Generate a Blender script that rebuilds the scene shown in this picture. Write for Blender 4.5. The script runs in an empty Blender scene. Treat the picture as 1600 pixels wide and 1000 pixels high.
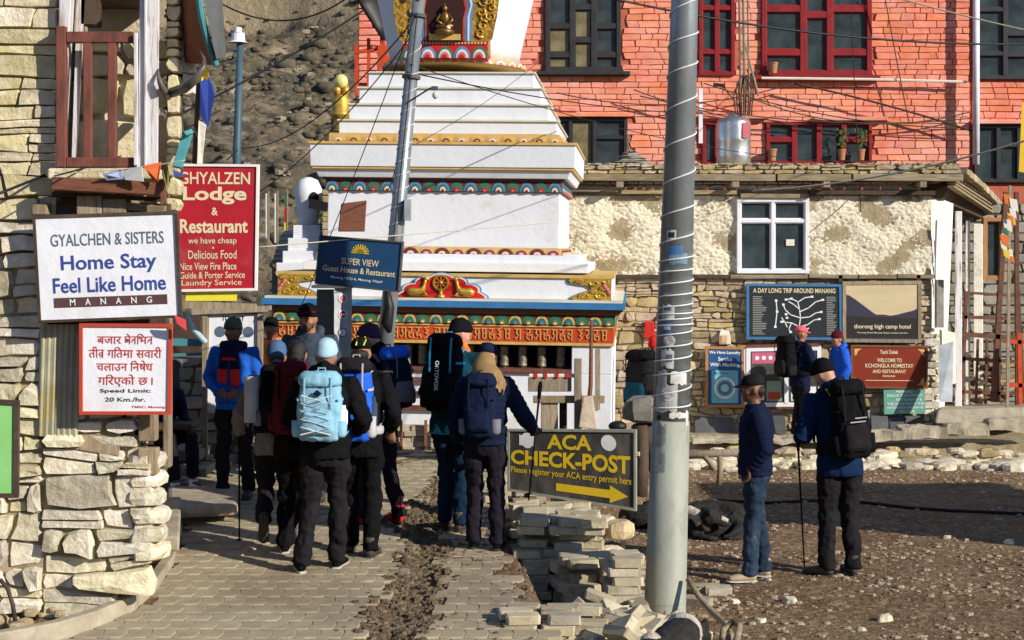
import bpy, math, random
import numpy as np
from mathutils import Vector, Matrix, noise
random.seed(7)
R = math.radians
C = bpy.context.scene.collection
S = bpy.context.scene
# ---------------------------------------------------------------- camera, light, exposure
F = 2400.0; CX = 800.0; HY = 385.0; CH = 2.8          # focal length in photo pixels, horizon row, eye height
cam = bpy.data.cameras.new('camera'); co = bpy.data.objects.new('camera', cam); C.objects.link(co)
co.location = (0, 0, CH); co.rotation_euler = (R(90), 0, 0)
cam.sensor_width = 36; cam.lens = 54; cam.shift_y = (HY - 500) / 1600.0
cam.clip_start = .1; cam.clip_end = 3000
S.camera = co
SUN_TRAVEL = Vector((-1.0, .72, -.56)).normalized()
to_sun = -SUN_TRAVEL
w = bpy.data.worlds.new('World'); S.world = w; w.use_nodes = True
nt = w.node_tree; bg = nt.nodes['Background']
sky = nt.nodes.new('ShaderNodeTexSky'); sky.sky_type = 'NISHITA'; sky.sun_disc = False
sky.sun_elevation = math.asin(to_sun.z); sky.sun_rotation = math.atan2(to_sun.x, to_sun.y)
sky.altitude = 3000; sky.air_density = .9; sky.dust_density = .4
nt.links.new(sky.outputs[0], bg.inputs[0]); bg.inputs[1].default_value = .15
sun = bpy.data.lights.new('sun', 'SUN'); so = bpy.data.objects.new('sun', sun); C.objects.link(so)
sun.energy = 5.0; sun.angle = R(.5); sun.color = (1, .92, .79)
so.rotation_euler = SUN_TRAVEL.to_track_quat('-Z', 'Y').to_euler()
S.view_settings.view_transform = 'Standard'; S.view_settings.look = 'None'
S.view_settings.gamma = 1; S.view_settings.use_curve_mapping = False
S.view_settings.exposure = .32

# ---------------------------------------------------------------- helpers
def W(px, py, d):
    return Vector(((px - CX) / F * d, d, CH - (py - HY) / F * d))
def yard_z(d): return -.02 * max(0, min(d, 22) - 12)
def path_z(d): return .35 + .03 * (max(9, min(d, 19)) - 11)
def ground_d(py, zf):                                   # distance of a ground point seen at photo row py
    d = 12.0
    for i in range(30): d = F * (CH - zf(d)) / (py - HY)
    return d

WM = {}
def wm(o): return WM.get(o.name, Matrix.Identity(4)) if o else Matrix.Identity(4)
def tagp(o, label=None, cat=None, group=None, kind=None):
    if label: o['label'] = label
    if cat: o['category'] = cat
    if group: o['group'] = group
    if kind: o['kind'] = kind
    return o
def thing(name, loc, label, cat, group=None, rot=None, scale=1.0, kind=None):
    o = bpy.data.objects.new(name, None); C.objects.link(o); o.empty_display_size = .1
    M = Matrix.Translation(Vector(loc)) @ (rot.to_4x4() if rot else Matrix.Identity(4)) @ Matrix.Diagonal((scale, scale, scale, 1))
    o.matrix_world = M; WM[o.name] = M
    return tagp(o, label, cat, group, kind)
def link_mesh(name, me, mats, parent=None, M=None, local=False):
    """verts given in world space (or in the parent's space when local); re-centred on their own middle"""
    if mats is not None:
        for m in (mats if isinstance(mats, (list, tuple)) else [mats]): me.materials.append(m)
    if M is not None: me.transform(M)
    if parent is not None and not local: me.transform(wm(parent).inverted())
    n = len(me.vertices)
    a = np.empty(n * 3, dtype=np.float32); me.vertices.foreach_get('co', a); a = a.reshape(-1, 3)
    c = Vector((a.min(0) + a.max(0)) / 2) if n else Vector()
    me.transform(Matrix.Translation(-c))
    o = bpy.data.objects.new(name, me); C.objects.link(o); o.parent = parent; o.location = c
    WM[o.name] = wm(parent) @ Matrix.Translation(c)
    return o
class MB:
    def __init__(s): s.v = []; s.f = []; s.m = []; s.mi = 0; s.sm = False
    def add(s, vs, fs):
        b = len(s.v); s.v += [tuple(x) for x in vs]
        for q in fs: s.f.append(tuple(b + i for i in q)); s.m.append(s.mi)
        return s
    def hexa(s, p):        # 8 corners: bottom 0-3 ccw, top 4-7
        return s.add(p, [(3, 2, 1, 0), (4, 5, 6, 7), (0, 1, 5, 4), (1, 2, 6, 5), (2, 3, 7, 6), (3, 0, 4, 7)])
    def box(s, x0, x1, y0, y1, z0, z1, M=None):
        p = [Vector(q) for q in ((x0,y0,z0),(x1,y0,z0),(x1,y1,z0),(x0,y1,z0),(x0,y0,z1),(x1,y0,z1),(x1,y1,z1),(x0,y1,z1))]
        if M: p = [M @ q for q in p]
        return s.hexa(p)
    def bar(s, a, b, wd, th, up=Vector((0, 0, 1))):   # rectangular bar from a to b
        a = Vector(a); b = Vector(b); t = (b - a).normalized(); up = Vector(up)
        if abs(t.dot(up)) > .97: up = Vector((0, 1, 0))
        x = t.cross(up).normalized() * wd / 2; y = x.cross(t).normalized() * th / 2
        return s.hexa([a - x - y, a + x - y, b + x - y, b - x - y, a - x + y, a + x + y, b + x + y, b - x + y])
    def tube(s, pts, rs, seg=8, cap=True, ell=None):
        pts = [Vector(p) for p in pts]; n = len(pts)
        if not isinstance(rs, (list, tuple)): rs = [rs] * n
        t0 = (pts[1] - pts[0]).normalized(); u = t0.orthogonal().normalized()
        if ell is not None: u = (Vector(ell[0]) - t0 * t0.dot(Vector(ell[0]))).normalized()
        vs = []; fs = []
        for i in range(n):
            t = (pts[min(i + 1, n - 1)] - pts[max(i - 1, 0)]).normalized()
            u = (u - t * t.dot(u)).normalized(); v = t.cross(u)
            ra, rb = (rs[i], rs[i]) if not isinstance(rs[i], tuple) else rs[i]
            for k in range(seg):
                a = 2 * math.pi * k / seg
                vs.append(pts[i] + u * math.cos(a) * ra + v * math.sin(a) * rb)
        for i in range(n - 1):
            for k in range(seg):
                a = i * seg + k; b = i * seg + (k + 1) % seg
                fs.append((a, b, b + seg, a + seg))
        if cap: fs.append(tuple(range(seg - 1, -1, -1))); fs.append(tuple((n - 1) * seg + k for k in range(seg)))
        return s.add(vs, fs)
    def lathe(s, prof, c=(0, 0, 0), seg=24, M=None):   # prof: (r, z) from bottom to top
        vs = []; fs = []; c = Vector(c); n = len(prof)
        for r, z in prof:
            for k in range(seg):
                a = 2 * math.pi * k / seg; p = Vector((r * math.cos(a), r * math.sin(a), z)) + c
                vs.append(M @ p if M else p)
        for i in range(n - 1):
            for k in range(seg):
                a = i * seg + k; b = i * seg + (k + 1) % seg; fs.append((a, b, b + seg, a + seg))
        fs.append(tuple(range(seg - 1, -1, -1))); fs.append(tuple((n - 1) * seg + k for k in range(seg)))
        return s.add(vs, fs)
    def sections(s, secs, seg=20, p=2.0, M=None):      # secs: (z, rx, ry, cx, cy) superellipse rings
        vs = []; fs = []; n = len(secs)
        for z, rx, ry, cx, cy in secs:
            for k in range(seg):
                a = 2 * math.pi * k / seg; ca, sa = math.cos(a), math.sin(a)
                q = Vector((cx + rx * math.copysign(abs(ca) ** (2 / p), ca), cy + ry * math.copysign(abs(sa) ** (2 / p), sa), z))
                vs.append(M @ q if M else q)
        for i in range(n - 1):
            for k in range(seg):
                a = i * seg + k; b = i * seg + (k + 1) % seg; fs.append((a, b, b + seg, a + seg))
        fs.append(tuple(range(seg - 1, -1, -1))); fs.append(tuple((n - 1) * seg + k for k in range(seg)))
        return s.add(vs, fs)
    def ball(s, c, rx, ry=None, rz=None, seg=12, rings=8, M=None):
        ry = ry or rx; rz = rz or rx; c = Vector(c); vs = []; fs = []
        for i in range(rings + 1):
            th = math.pi * i / rings
            r = max(math.sin(th), .02)
            for k in range(seg):
                a = 2 * math.pi * k / seg; p = Vector((rx * r * math.cos(a), ry * r * math.sin(a), -rz * math.cos(th)))
                vs.append(c + (M @ p if M else p))
        for i in range(rings):
            for k in range(seg):
                a = i * seg + k; b = i * seg + (k + 1) % seg; fs.append((a, b, b + seg, a + seg))
        fs.append(tuple(range(seg - 1, -1, -1))); fs.append(tuple(rings * seg + k for k in range(seg)))
        return s.add(vs, fs)
    def prism(s, poly, O, U, V, N, t):      # 2D polygon in the U,V plane, from O, thickness t along N (front at N*t)
        a = [O + U * x + V * y for x, y in poly]; b = [q + N * t for q in a]; n = len(a)
        # ccw polygon seen from +N
        fs = [tuple(range(n - 1, -1, -1)), tuple(n + i for i in range(n))] + [(i, (i + 1) % n, n + (i + 1) % n, n + i) for i in range(n)]
        return s.add(a + b, fs)
    def mesh(s, name='m'):
        me = bpy.data.meshes.new(name); me.from_pydata(s.v, [], s.f)
        if max(s.m, default=0): me.polygons.foreach_set('material_index', s.m)
        if s.sm: me.polygons.foreach_set('use_smooth', [True] * len(s.f))
        me.update(); return me
    def build(s, name, mats, parent=None, sm=False, local=False, bevel=0):
        s.sm = sm or s.sm
        o = link_mesh(name, s.mesh(name), mats, parent, local=local)
        if bevel:
            b = o.modifiers.new('b', 'BEVEL'); b.width = bevel; b.segments = 2; b.limit_method = 'ANGLE'
        return o
def stag(o, kind='structure'): o['kind'] = kind; return o

# ---------------------------------------------------------------- materials
def mat(name, col, col2=None, scale=4, rough=.85, bump=0, bscale=30, metal=0, orand=0, stretch=(1, 1, 1), detail=5, thr=(.35, .65), spec=.3, dirt=None, coat=0, hue=0, wdirt=False):
    m = bpy.data.materials.new(name); m.use_nodes = True; t = m.node_tree; N = t.nodes; L = t.links
    b = N['Principled BSDF']; b.inputs['Roughness'].default_value = rough; b.inputs['Metallic'].default_value = metal
    b.inputs['Specular IOR Level'].default_value = spec
    if coat: b.inputs['Coat Weight'].default_value = coat
    tc = N.new('ShaderNodeTexCoord'); mp = N.new('ShaderNodeMapping'); mp.inputs['Scale'].default_value = stretch
    oi = N.new('ShaderNodeObjectInfo')
    if orand:
        ad = N.new('ShaderNodeVectorMath'); ad.operation = 'MULTIPLY_ADD'
        cb = N.new('ShaderNodeCombineXYZ')
        for i in range(3): L.new(oi.outputs['Random'], cb.inputs[i])
        L.new(cb.outputs[0], ad.inputs[0]); ad.inputs[1].default_value = (37, 91, 53); L.new(tc.outputs['Object'], ad.inputs[2])
        L.new(ad.outputs[0], mp.inputs['Vector'])
    else: L.new(tc.outputs['Object'], mp.inputs['Vector'])
    src = None
    if col2 is None: col2 = tuple(c * .8 for c in col)
    nz = N.new('ShaderNodeTexNoise'); nz.inputs['Scale'].default_value = scale; nz.inputs['Detail'].default_value = detail
    nz.inputs['Roughness'].default_value = .6
    L.new(mp.outputs[0], nz.inputs['Vector'])
    mr = N.new('ShaderNodeMapRange'); mr.inputs['From Min'].default_value = thr[0]; mr.inputs['From Max'].default_value = thr[1]
    L.new(nz.outputs['Fac'], mr.inputs['Value'])
    mx = N.new('ShaderNodeMix'); mx.data_type = 'RGBA'
    mx.inputs[6].default_value = (*col, 1); mx.inputs[7].default_value = (*col2, 1); L.new(mr.outputs[0], mx.inputs[0]); src = mx.outputs[2]
    if dirt:                                              # (colour, scale, lo, hi): a second, coarser stain
        n2 = N.new('ShaderNodeTexNoise'); n2.inputs['Scale'].default_value = dirt[1]; n2.inputs['Detail'].default_value = 8
        n2.inputs['Roughness'].default_value = .7
        if wdirt: gp_ = N.new('ShaderNodeNewGeometry'); L.new(gp_.outputs['Position'], n2.inputs['Vector'])
        else: L.new(mp.outputs[0], n2.inputs['Vector'])
        m2 = N.new('ShaderNodeMapRange'); m2.inputs['From Min'].default_value = dirt[2]; m2.inputs['From Max'].default_value = dirt[3]
        L.new(n2.outputs['Fac'], m2.inputs['Value'])
        x2 = N.new('ShaderNodeMix'); x2.data_type = 'RGBA'; x2.inputs[7].default_value = (*dirt[0], 1)
        L.new(m2.outputs[0], x2.inputs[0]); L.new(src, x2.inputs[6]); src = x2.outputs[2]
    if orand:
        hs = N.new('ShaderNodeHueSaturation'); mv = N.new('ShaderNodeMapRange')
        mv.inputs['To Min'].default_value = 1 - orand; mv.inputs['To Max'].default_value = 1 + orand
        L.new(oi.outputs['Random'], mv.inputs['Value']); L.new(mv.outputs[0], hs.inputs['Value']); L.new(src, hs.inputs['Color'])
        ms = N.new('ShaderNodeMath'); ms.operation = 'MULTIPLY'; ms.inputs[1].default_value = 7.31
        mf = N.new('ShaderNodeMath'); mf.operation = 'FRACT'; L.new(oi.outputs['Random'], ms.inputs[0]); L.new(ms.outputs[0], mf.inputs[0])
        mh = N.new('ShaderNodeMapRange'); mh.inputs['To Min'].default_value = .5 - hue; mh.inputs['To Max'].default_value = .5 + hue
        L.new(mf.outputs[0], mh.inputs['Value']); L.new(mh.outputs[0], hs.inputs['Hue'])
        m3 = N.new('ShaderNodeMapRange'); m3.inputs['To Min'].default_value = 1 - orand; m3.inputs['To Max'].default_value = 1 + orand * .6
        L.new(mf.outputs[0], m3.inputs['Value']); L.new(m3.outputs[0], hs.inputs['Saturation'])
        src = hs.outputs[0]
    L.new(src, b.inputs['Base Color'])
    if bump:
        nb = N.new('ShaderNodeTexNoise'); nb.inputs['Scale'].default_value = bscale; nb.inputs['Detail'].default_value = 6
        nb.inputs['Roughness'].default_value = .65
        L.new(mp.outputs[0], nb.inputs['Vector'])
        bp = N.new('ShaderNodeBump'); bp.inputs['Strength'].default_value = 1; bp.inputs['Distance'].default_value = bump
        L.new(nb.outputs['Fac'], bp.inputs['Height']); L.new(bp.outputs[0], b.inputs['Normal'])
    return m
def plain(name, col, rough=.7, **k): return mat(name, col, tuple(c * .88 for c in col), rough=rough, **k)
K = {}
K['stone_pale'] = mat('pale_stone', (.62, .56, .42), (.44, .38, .26), 7, .9, .020, 17, orand=.28, hue=.012, thr=(.4, .62), dirt=((.68, .65, .54), 9, .52, .66))
K['stone_yellow'] = mat('yellow_stone', (.64, .56, .36), (.48, .40, .23), 4, .9, .020, 15, orand=.2, hue=.012, dirt=((.72, .66, .50), 7, .5, .68))
K['stone_brown'] = mat('brown_stone', (.46, .36, .21), (.30, .225, .125), 7, .9, .014, 24, orand=.32, hue=.015, dirt=((.48, .42, .30), 9, .55, .7))
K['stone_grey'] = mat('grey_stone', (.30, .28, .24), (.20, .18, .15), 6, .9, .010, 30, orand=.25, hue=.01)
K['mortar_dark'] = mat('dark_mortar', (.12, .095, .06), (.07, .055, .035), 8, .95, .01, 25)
K['mud'] = mat('mud_mortar', (.40, .33, .21), (.25, .20, .12), 6, .95, .02, 18)
K['plaster'] = mat('cream_plaster', (.68, .62, .48), (.46, .38, .25), 9, .93, .02, 26, thr=(.50, .66), dirt=((.75, .70, .56), 9, .50, .60))
K['limewash'] = mat('limewash', (.72, .69, .60), (.50, .44, .32), 7, .9, .01, 30, thr=(.5, .7))
K['paint_brick'] = mat('painted_brick', (.76, .24, .14), (.66, .18, .10), 5, .85, .007, 34, orand=.09, hue=.006, dirt=((.78, .37, .27), .55, .42, .66), wdirt=True)
K['paint_joint'] = mat('painted_joint', (.50, .13, .075), (.38, .10, .055), 8, .9, .006, 30)
K['white'] = mat('white_limewash', (.72, .74, .78), (.66, .68, .72), 1.6, .75, .006, 9, thr=(.3, .7), dirt=((.54, .52, .47), 1.7, .58, .78))
K['cream_side'] = mat('cream_paint', (.66, .62, .50), None, 3, .8)
K['gold'] = mat('gold_paint', (.62, .40, .07), (.42, .24, .03), 14, .38, .006, 40, metal=.45)
K['ochre'] = mat('ochre_paint', (.62, .42, .14), (.50, .32, .09), 8, .6)
K['red'] = mat('red_paint', (.55, .02, .015), (.42, .015, .01), 5, .5)
K['redband'] = mat('orange_red_paint', (.56, .07, .015), (.42, .04, .01), 6, .55)
K['maroon'] = mat('maroon_paint', (.19, .035, .030), (.12, .02, .018), 10, .6, .003, 40)
K['maroon_old'] = mat('old_maroon_paint', (.20, .065, .045), (.11, .04, .03), 14, .75, .004, 40, stretch=(1, 1, .3))
K['blue'] = mat('blue_paint', (.04, .19, .42), (.03, .14, .33), 5, .55)
K['green'] = plain('green_paint', (.03, .16, .10))
K['pink'] = plain('pink_paint', (.62, .16, .20))
K['petal_w'] = plain('pale_petal', (.70, .66, .58))
K['petal_b'] = plain('blue_petal', (.10, .22, .45))
K['peach'] = plain('peach_petal', (.62, .36, .20))
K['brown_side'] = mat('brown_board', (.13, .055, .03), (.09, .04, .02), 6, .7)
K['dark'] = plain('black_void', (.012, .011, .010), .9)
K['blackpaint'] = mat('dark_grey_paint', (.035, .033, .035), (.022, .022, .024), 6, .5)
K['winered'] = mat('wine_red_paint', (.26, .014, .018), (.18, .01, .012), 7, .45)
def glass(name, tint=(.02, .028, .032), r=.06):
    m = mat(name, tint, tuple(c * 2.4 for c in tint), 3, r, .0006, 3, spec=.6); return m
K['glass'] = glass('window_glass'); K['glass_warm'] = glass('lit_interior_glass', (.10, .085, .045), .12)  # warm pane colour paints in a lit interior behind the glass
K['wood'] = mat('grey_wood', (.34, .27, .18), (.20, .155, .10), 7, .85, .006, 30, stretch=(6, 6, .8), orand=.2)
K['wood_h'] = mat('weathered_beam', (.33, .27, .17), (.17, .13, .08), 6, .85, .006, 28, stretch=(.7, 5, 6), orand=.2)
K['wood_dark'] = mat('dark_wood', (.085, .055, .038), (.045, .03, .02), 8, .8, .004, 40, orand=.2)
K['wood_red'] = mat('red_brown_wood', (.22, .085, .045), (.13, .05, .03), 8, .7, .005, 30, stretch=(.8, 6, 6))
K['wood_new'] = mat('orange_wood', (.42, .20, .07), (.32, .14, .05), 8, .6, .003, 40, stretch=(4, 4, .8))
K['wood_white'] = mat('worn_white_wood', (.66, .64, .66), (.30, .24, .19), 5, .8, .006, 30, stretch=(5, 5, .45), thr=(.52, .66))
K['steel'] = mat('galvanised_steel', (.27, .30, .32), (.19, .215, .23), 3, .34, .002, 14, metal=.45, stretch=(1, 1, .5), dirt=((.36, .37, .36), 5, .52, .8))
K['steel_base'] = mat('dusty_grey_paint', (.34, .36, .30), (.25, .26, .22), 3, .62, .003, 20, metal=.1, stretch=(1, 1, .5), dirt=((.17, .17, .14), 6, .56, .72))
K['tank'] = mat('polished_steel', (.62, .62, .60), (.42, .42, .40), 4, .3, .004, 6, metal=.85)
K['tin'] = mat('lichen_tin', (.42, .39, .26), (.26, .26, .20), 5, .6, .004, 20, metal=.15, dirt=((.36, .28, .08), 4, .52, .66))
K['sheet'] = mat('pale_sheet_metal', (.45, .48, .50), (.30, .32, .34), 4, .5, metal=.3)
K['cable'] = plain('black_cable', (.012, .012, .013), .5)
K['wire_w'] = plain('white_cable', (.70, .70, .68), .5)
K['rope'] = plain('pale_rope', (.55, .50, .40), .8)
K['concrete'] = mat('concrete', (.42, .37, .28), (.29, .25, .18), 5, .9, .006, 30, dirt=((.20, .17, .13), 3, .55, .75))
K['paver'] = mat('dusty_paver', (.41, .345, .235), (.32, .265, .175), 5, .92, .005, 50, orand=.05, dirt=((.25, .20, .135), .9, .46, .62), wdirt=True)
K['block'] = mat('concrete_block', (.47, .405, .285), (.34, .29, .20), 6, .92, .005, 50, orand=.2, dirt=((.17, .14, .10), 5, .56, .72))
K['slate'] = mat('grey_slate', (.085, .09, .095), (.06, .062, .065), 5, .75, .004, 20, orand=.2)
K['white_frame'] = plain('white_plastic', (.74, .75, .80), .4)
K['teal'] = mat('teal_paint', (.06, .27, .30), (.05, .19, .21), 7, .7)
# earth
def ground_mat(name, c1, c2, c3, bump=.03):
    m = bpy.data.materials.new(name); m.use_nodes = True; t = m.node_tree; N = t.nodes; L = t.links; b = N['Principled BSDF']
    b.inputs['Roughness'].default_value = .95; b.inputs['Specular IOR Level'].default_value = .15
    tc = N.new('ShaderNodeTexCoord')
    def nz(sc, det=8, ro=.65):
        n = N.new('ShaderNodeTexNoise'); n.inputs['Scale'].default_value = sc; n.inputs['Detail'].default_value = det; n.inputs['Roughness'].default_value = ro
        L.new(tc.outputs['Object'], n.inputs['Vector']); return n.outputs['Fac']
    def mix(f, lo, hi, a, bb):
        r = N.new('ShaderNodeMapRange'); r.inputs['From Min'].default_value = lo; r.inputs['From Max'].default_value = hi; L.new(f, r.inputs['Value'])
        x = N.new('ShaderNodeMix'); x.data_type = 'RGBA'; L.new(r.outputs[0], x.inputs[0])
        for i, c in ((6, a), (7, bb)):
            if isinstance(c, tuple): x.inputs[i].default_value = (*c, 1)
            else: L.new(c, x.inputs[i])
        return x.outputs[2]
    c = mix(nz(1.1), .42, .60, c1, c2); c = mix(nz(14), .52, .64, c, c3); c = mix(nz(45), .56, .66, c, tuple(x * .45 for x in c1))
    L.new(c, b.inputs['Base Color'])
    vo = N.new('ShaderNodeTexVoronoi'); vo.inputs['Scale'].default_value = 16; L.new(tc.outputs['Object'], vo.inputs['Vector'])
    ma = N.new('ShaderNodeMath'); ma.operation = 'MULTIPLY_ADD'; L.new(vo.outputs['Distance'], ma.inputs[0]); ma.inputs[1].default_value = -.35; L.new(nz(22), ma.inputs[2])
    bp = N.new('ShaderNodeBump'); bp.inputs['Distance'].default_value = bump; bp.inputs['Strength'].default_value = 1
    L.new(ma.outputs[0], bp.inputs['Height']); L.new(bp.outputs[0], b.inputs['Normal'])
    return m
K['earth'] = ground_mat('yard_earth', (.19, .11, .065), (.26, .175, .10), (.42, .32, .20), .08)
K['pebble'] = mat('gravel_stone', (.36, .28, .19), (.22, .16, .10), 1.7, .95, .006, 60, dirt=((.42, .37, .28), 3, .56, .66))
K['soil'] = ground_mat('dark_soil', (.15, .11, .07), (.20, .15, .095), (.30, .24, .16), .06)

# ---------------------------------------------------------------- masonry
def masonry(u0, u1, v0, v1, hr, wr, gap=.008, warp=.02, holes=(), split=.2, jit=.12, pull=.12, vfun=None):
    """stones of a coursed rubble wall: list of (outline [(u,v)...], size)"""
    out = []; v = v0; rows = [v0]
    while v < v1 - hr[0] * .5:
        v += random.uniform(*hr); rows.append(min(v, v1))
    rows[-1] = v1
    def bv(k, u):
        if k == 0 or k == len(rows) - 1: return rows[k]
        return rows[k] + warp * noise.noise(Vector((u * 2.1, k * 3.7, 1.3)))
    def cell(ul0, ur0, ul1, ur1, fb, ft):
        a = []; n = 3
        for i in range(n): t = i / (n - 1); u = ul0 + (ur0 - ul0) * t; a.append((u, fb(u)))
        for i in range(n): t = i / (n - 1); u = ur1 + (ul1 - ur1) * t; a.append((u, ft(u)))
        cu = sum(p[0] for p in a) / 6; cv = sum(p[1] for p in a) / 6
        for (x0, x1, y0, y1) in holes:
            if x0 < cu < x1 and y0 < cv < y1: return
        b = []
        # right and left mid points
        pts = a[:3] + [((a[2][0] + a[3][0]) / 2, (a[2][1] + a[3][1]) / 2)] + a[3:] + [((a[5][0] + a[0][0]) / 2, (a[5][1] + a[0][1]) / 2)]
        wd = max(p[0] for p in a) - min(p[0] for p in a); hh = max(p[1] for p in a) - min(p[1] for p in a)
        m = min(wd, hh)
        for i, (x, y) in enumerate(pts):
            dx, dy = cu - x, cv - y; L = math.hypot(dx, dy) or 1
            k = gap * random.uniform(.7, 1.5)
            x += math.copysign(min(k, abs(dx)), dx); y += math.copysign(min(k, abs(dy)), dy)
            if i in (0, 2, 4, 6):
                q = pull * random.uniform(.2, 1.6) * m; x += dx / L * q; y += dy / L * q
            x += random.uniform(-jit, jit) * m * .35; y += random.uniform(-jit, jit) * m * .35
            b.append((x, y))
        out.append((b, wd * hh, (cu, cv)))
    for k in range(len(rows) - 1):
        u = u0; sl = 0.0
        h = rows[k + 1] - rows[k]
        while u < u1 - wr[0] * .3:
            wd = random.uniform(*wr); wd = max(wd, h * .7); un = u + wd
            if un > u1 - wr[0] * .6: un = u1
            s2 = random.uniform(-.15, .15) * h if un < u1 else 0
            L0, R0, L1, R1 = u - sl, un - s2, u + sl, un + s2
            # trim against openings
            for (x0, x1, y0, y1) in holes:
                cv = (rows[k] + rows[k + 1]) / 2
                if y0 < cv < y1:
                    if L0 < x0 < R0 and (L0 + R0) / 2 < x0: R0 = R1 = x0
                    if L0 < x1 < R0 and (L0 + R0) / 2 > x1: L0 = L1 = x1
            if h > hr[0] * 1.3 and random.random() < split:
                t = random.uniform(.35, .65); mid = lambda q, k=k, t=t: bv(k, q) * (1 - t) + bv(k + 1, q) * t
                cell(L0, R0, L0, R0, lambda q: bv(k, q), mid); cell(L0, R0, L1, R1, mid, lambda q: bv(k + 1, q))
            else: cell(L0, R0, L1, R1, lambda q: bv(k, q), lambda q: bv(k + 1, q))
            u = un; sl = s2
    return out
def stone_geo(mb, outline, O, U, V, N, depth=.08, proud=(.01, .04), inset=.16):
    n = len(outline); pr = random.uniform(*proud); cu = sum(p[0] for p in outline) / n; cv = sum(p[1] for p in outline) / n
    m = min(max(p[0] for p in outline) - min(p[0] for p in outline), max(p[1] for p in outline) - min(p[1] for p in outline))
    tx, ty = random.uniform(-.12, .12), random.uniform(-.18, .12)
    r0 = [O + U * x + V * y - N * depth for x, y in outline]; r1 = [O + U * x + V * y + N * pr * .25 for x, y in outline]; r2 = []
    for x, y in outline:
        dx, dy = cu - x, cv - y; L = math.hypot(dx, dy) or 1; q = min(inset * m * .6, .016) * random.uniform(.6, 1.3)
        a, b = x + dx / L * q, y + dy / L * q
        r2.append(O + U * a + V * b + N * (pr + tx * (a - cu) * .4 + ty * (b - cv) * .4 + random.uniform(-.1, .1) * pr))
    fs = [(i, (i + 1) % n, n + (i + 1) % n, n + i) for i in range(n)] + [(n + i, n + (i + 1) % n, 2 * n + (i + 1) % n, 2 * n + i) for i in range(n)]
    fx, fy = random.uniform(-.2, .2), random.uniform(-.2, .25); m2 = max(p[0] for p in outline) - min(p[0] for p in outline)
    r2.append(O + U * (cu + fx * m2) + V * (cv + fy * m) + N * (pr * random.uniform(.9, 1.15)))
    fs += [(2 * n + i, 2 * n + (i + 1) % n, 3 * n) for i in range(n)]
    mb.add(r0 + r1 + r2, fs)
def lay(stones, parent, name, m, O, U, V, N, limit=300, key=None, stuffname=None, **k):
    key = key or (lambda s: -s[1]); st = sorted(stones, key=key)
    for s in st[:limit]:
        b = MB(); stone_geo(b, s[0], O, U, V, N, **k); b.build(name, m, parent, sm=False)
    if len(st) > limit:
        b = MB()
        for s in st[limit:]: stone_geo(b, s[0], O, U, V, N, **k)
        stag(b.build(stuffname or 'small_' + name, m, parent, sm=False), 'stuff')
X = Vector((1, 0, 0)); Y = Vector((0, 1, 0)); Z = Vector((0, 0, 1))

def rock(b, c, r, seed, sq=(1, .8, .7), rough=.35):
    i0 = len(b.v); b.ball((0, 0, 0), 1, 1, 1, 9, 6); c = Vector(c)
    for i in range(i0, len(b.v)):
        v = Vector(b.v[i]); k = 1 + rough * noise.noise(v * 1.3 + Vector((seed * 3.1, seed, 0))) + rough * .5 * noise.noise(v * 3 + Vector((0, seed, 5)))
        v = Vector((max(-.82, min(.82, v.x * k)), max(-.85, min(.85, v.y * k)), max(-.7, min(.75, v.z * k))))
        b.v[i] = tuple(c + Vector((v.x * sq[0], v.y * sq[1], v.z * sq[2])) * r)
def rough_beam(b, p, q, wd, th, seed=0, n=14, j=.02):     # stone or cast beam with a worn, uneven surface
    p = Vector(p); q = Vector(q); t = (q - p).normalized(); x = t.cross(Z).normalized(); vs = []; ring = []
    prof = [(-.5, -.5), (0, -.5), (.5, -.5), (.5, 0), (.46, .42), (.40, .5), (0, .5), (-.40, .5), (-.46, .42), (-.5, 0)]
    m = len(prof)
    for i in range(n + 1):
        c = p.lerp(q, i / n)
        for k, (u, v) in enumerate(prof):
            a = c + x * (-u * wd) + Z * v * th; k_ = noise.noise_vector(a * 7 + Vector((seed, 0, 0))) * j + noise.noise_vector(a * 2.3) * j; vs.append(a + k_)
    fs = [(i * m + k, i * m + (k + 1) % m, (i + 1) * m + (k + 1) % m, (i + 1) * m + k) for i in range(n) for k in range(m)]
    fs = [f[::-1] for f in fs]; fs.append(tuple(range(m))); fs.append(tuple(n * m + k for k in range(m - 1, -1, -1)))
    b.add(vs, fs)
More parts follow.
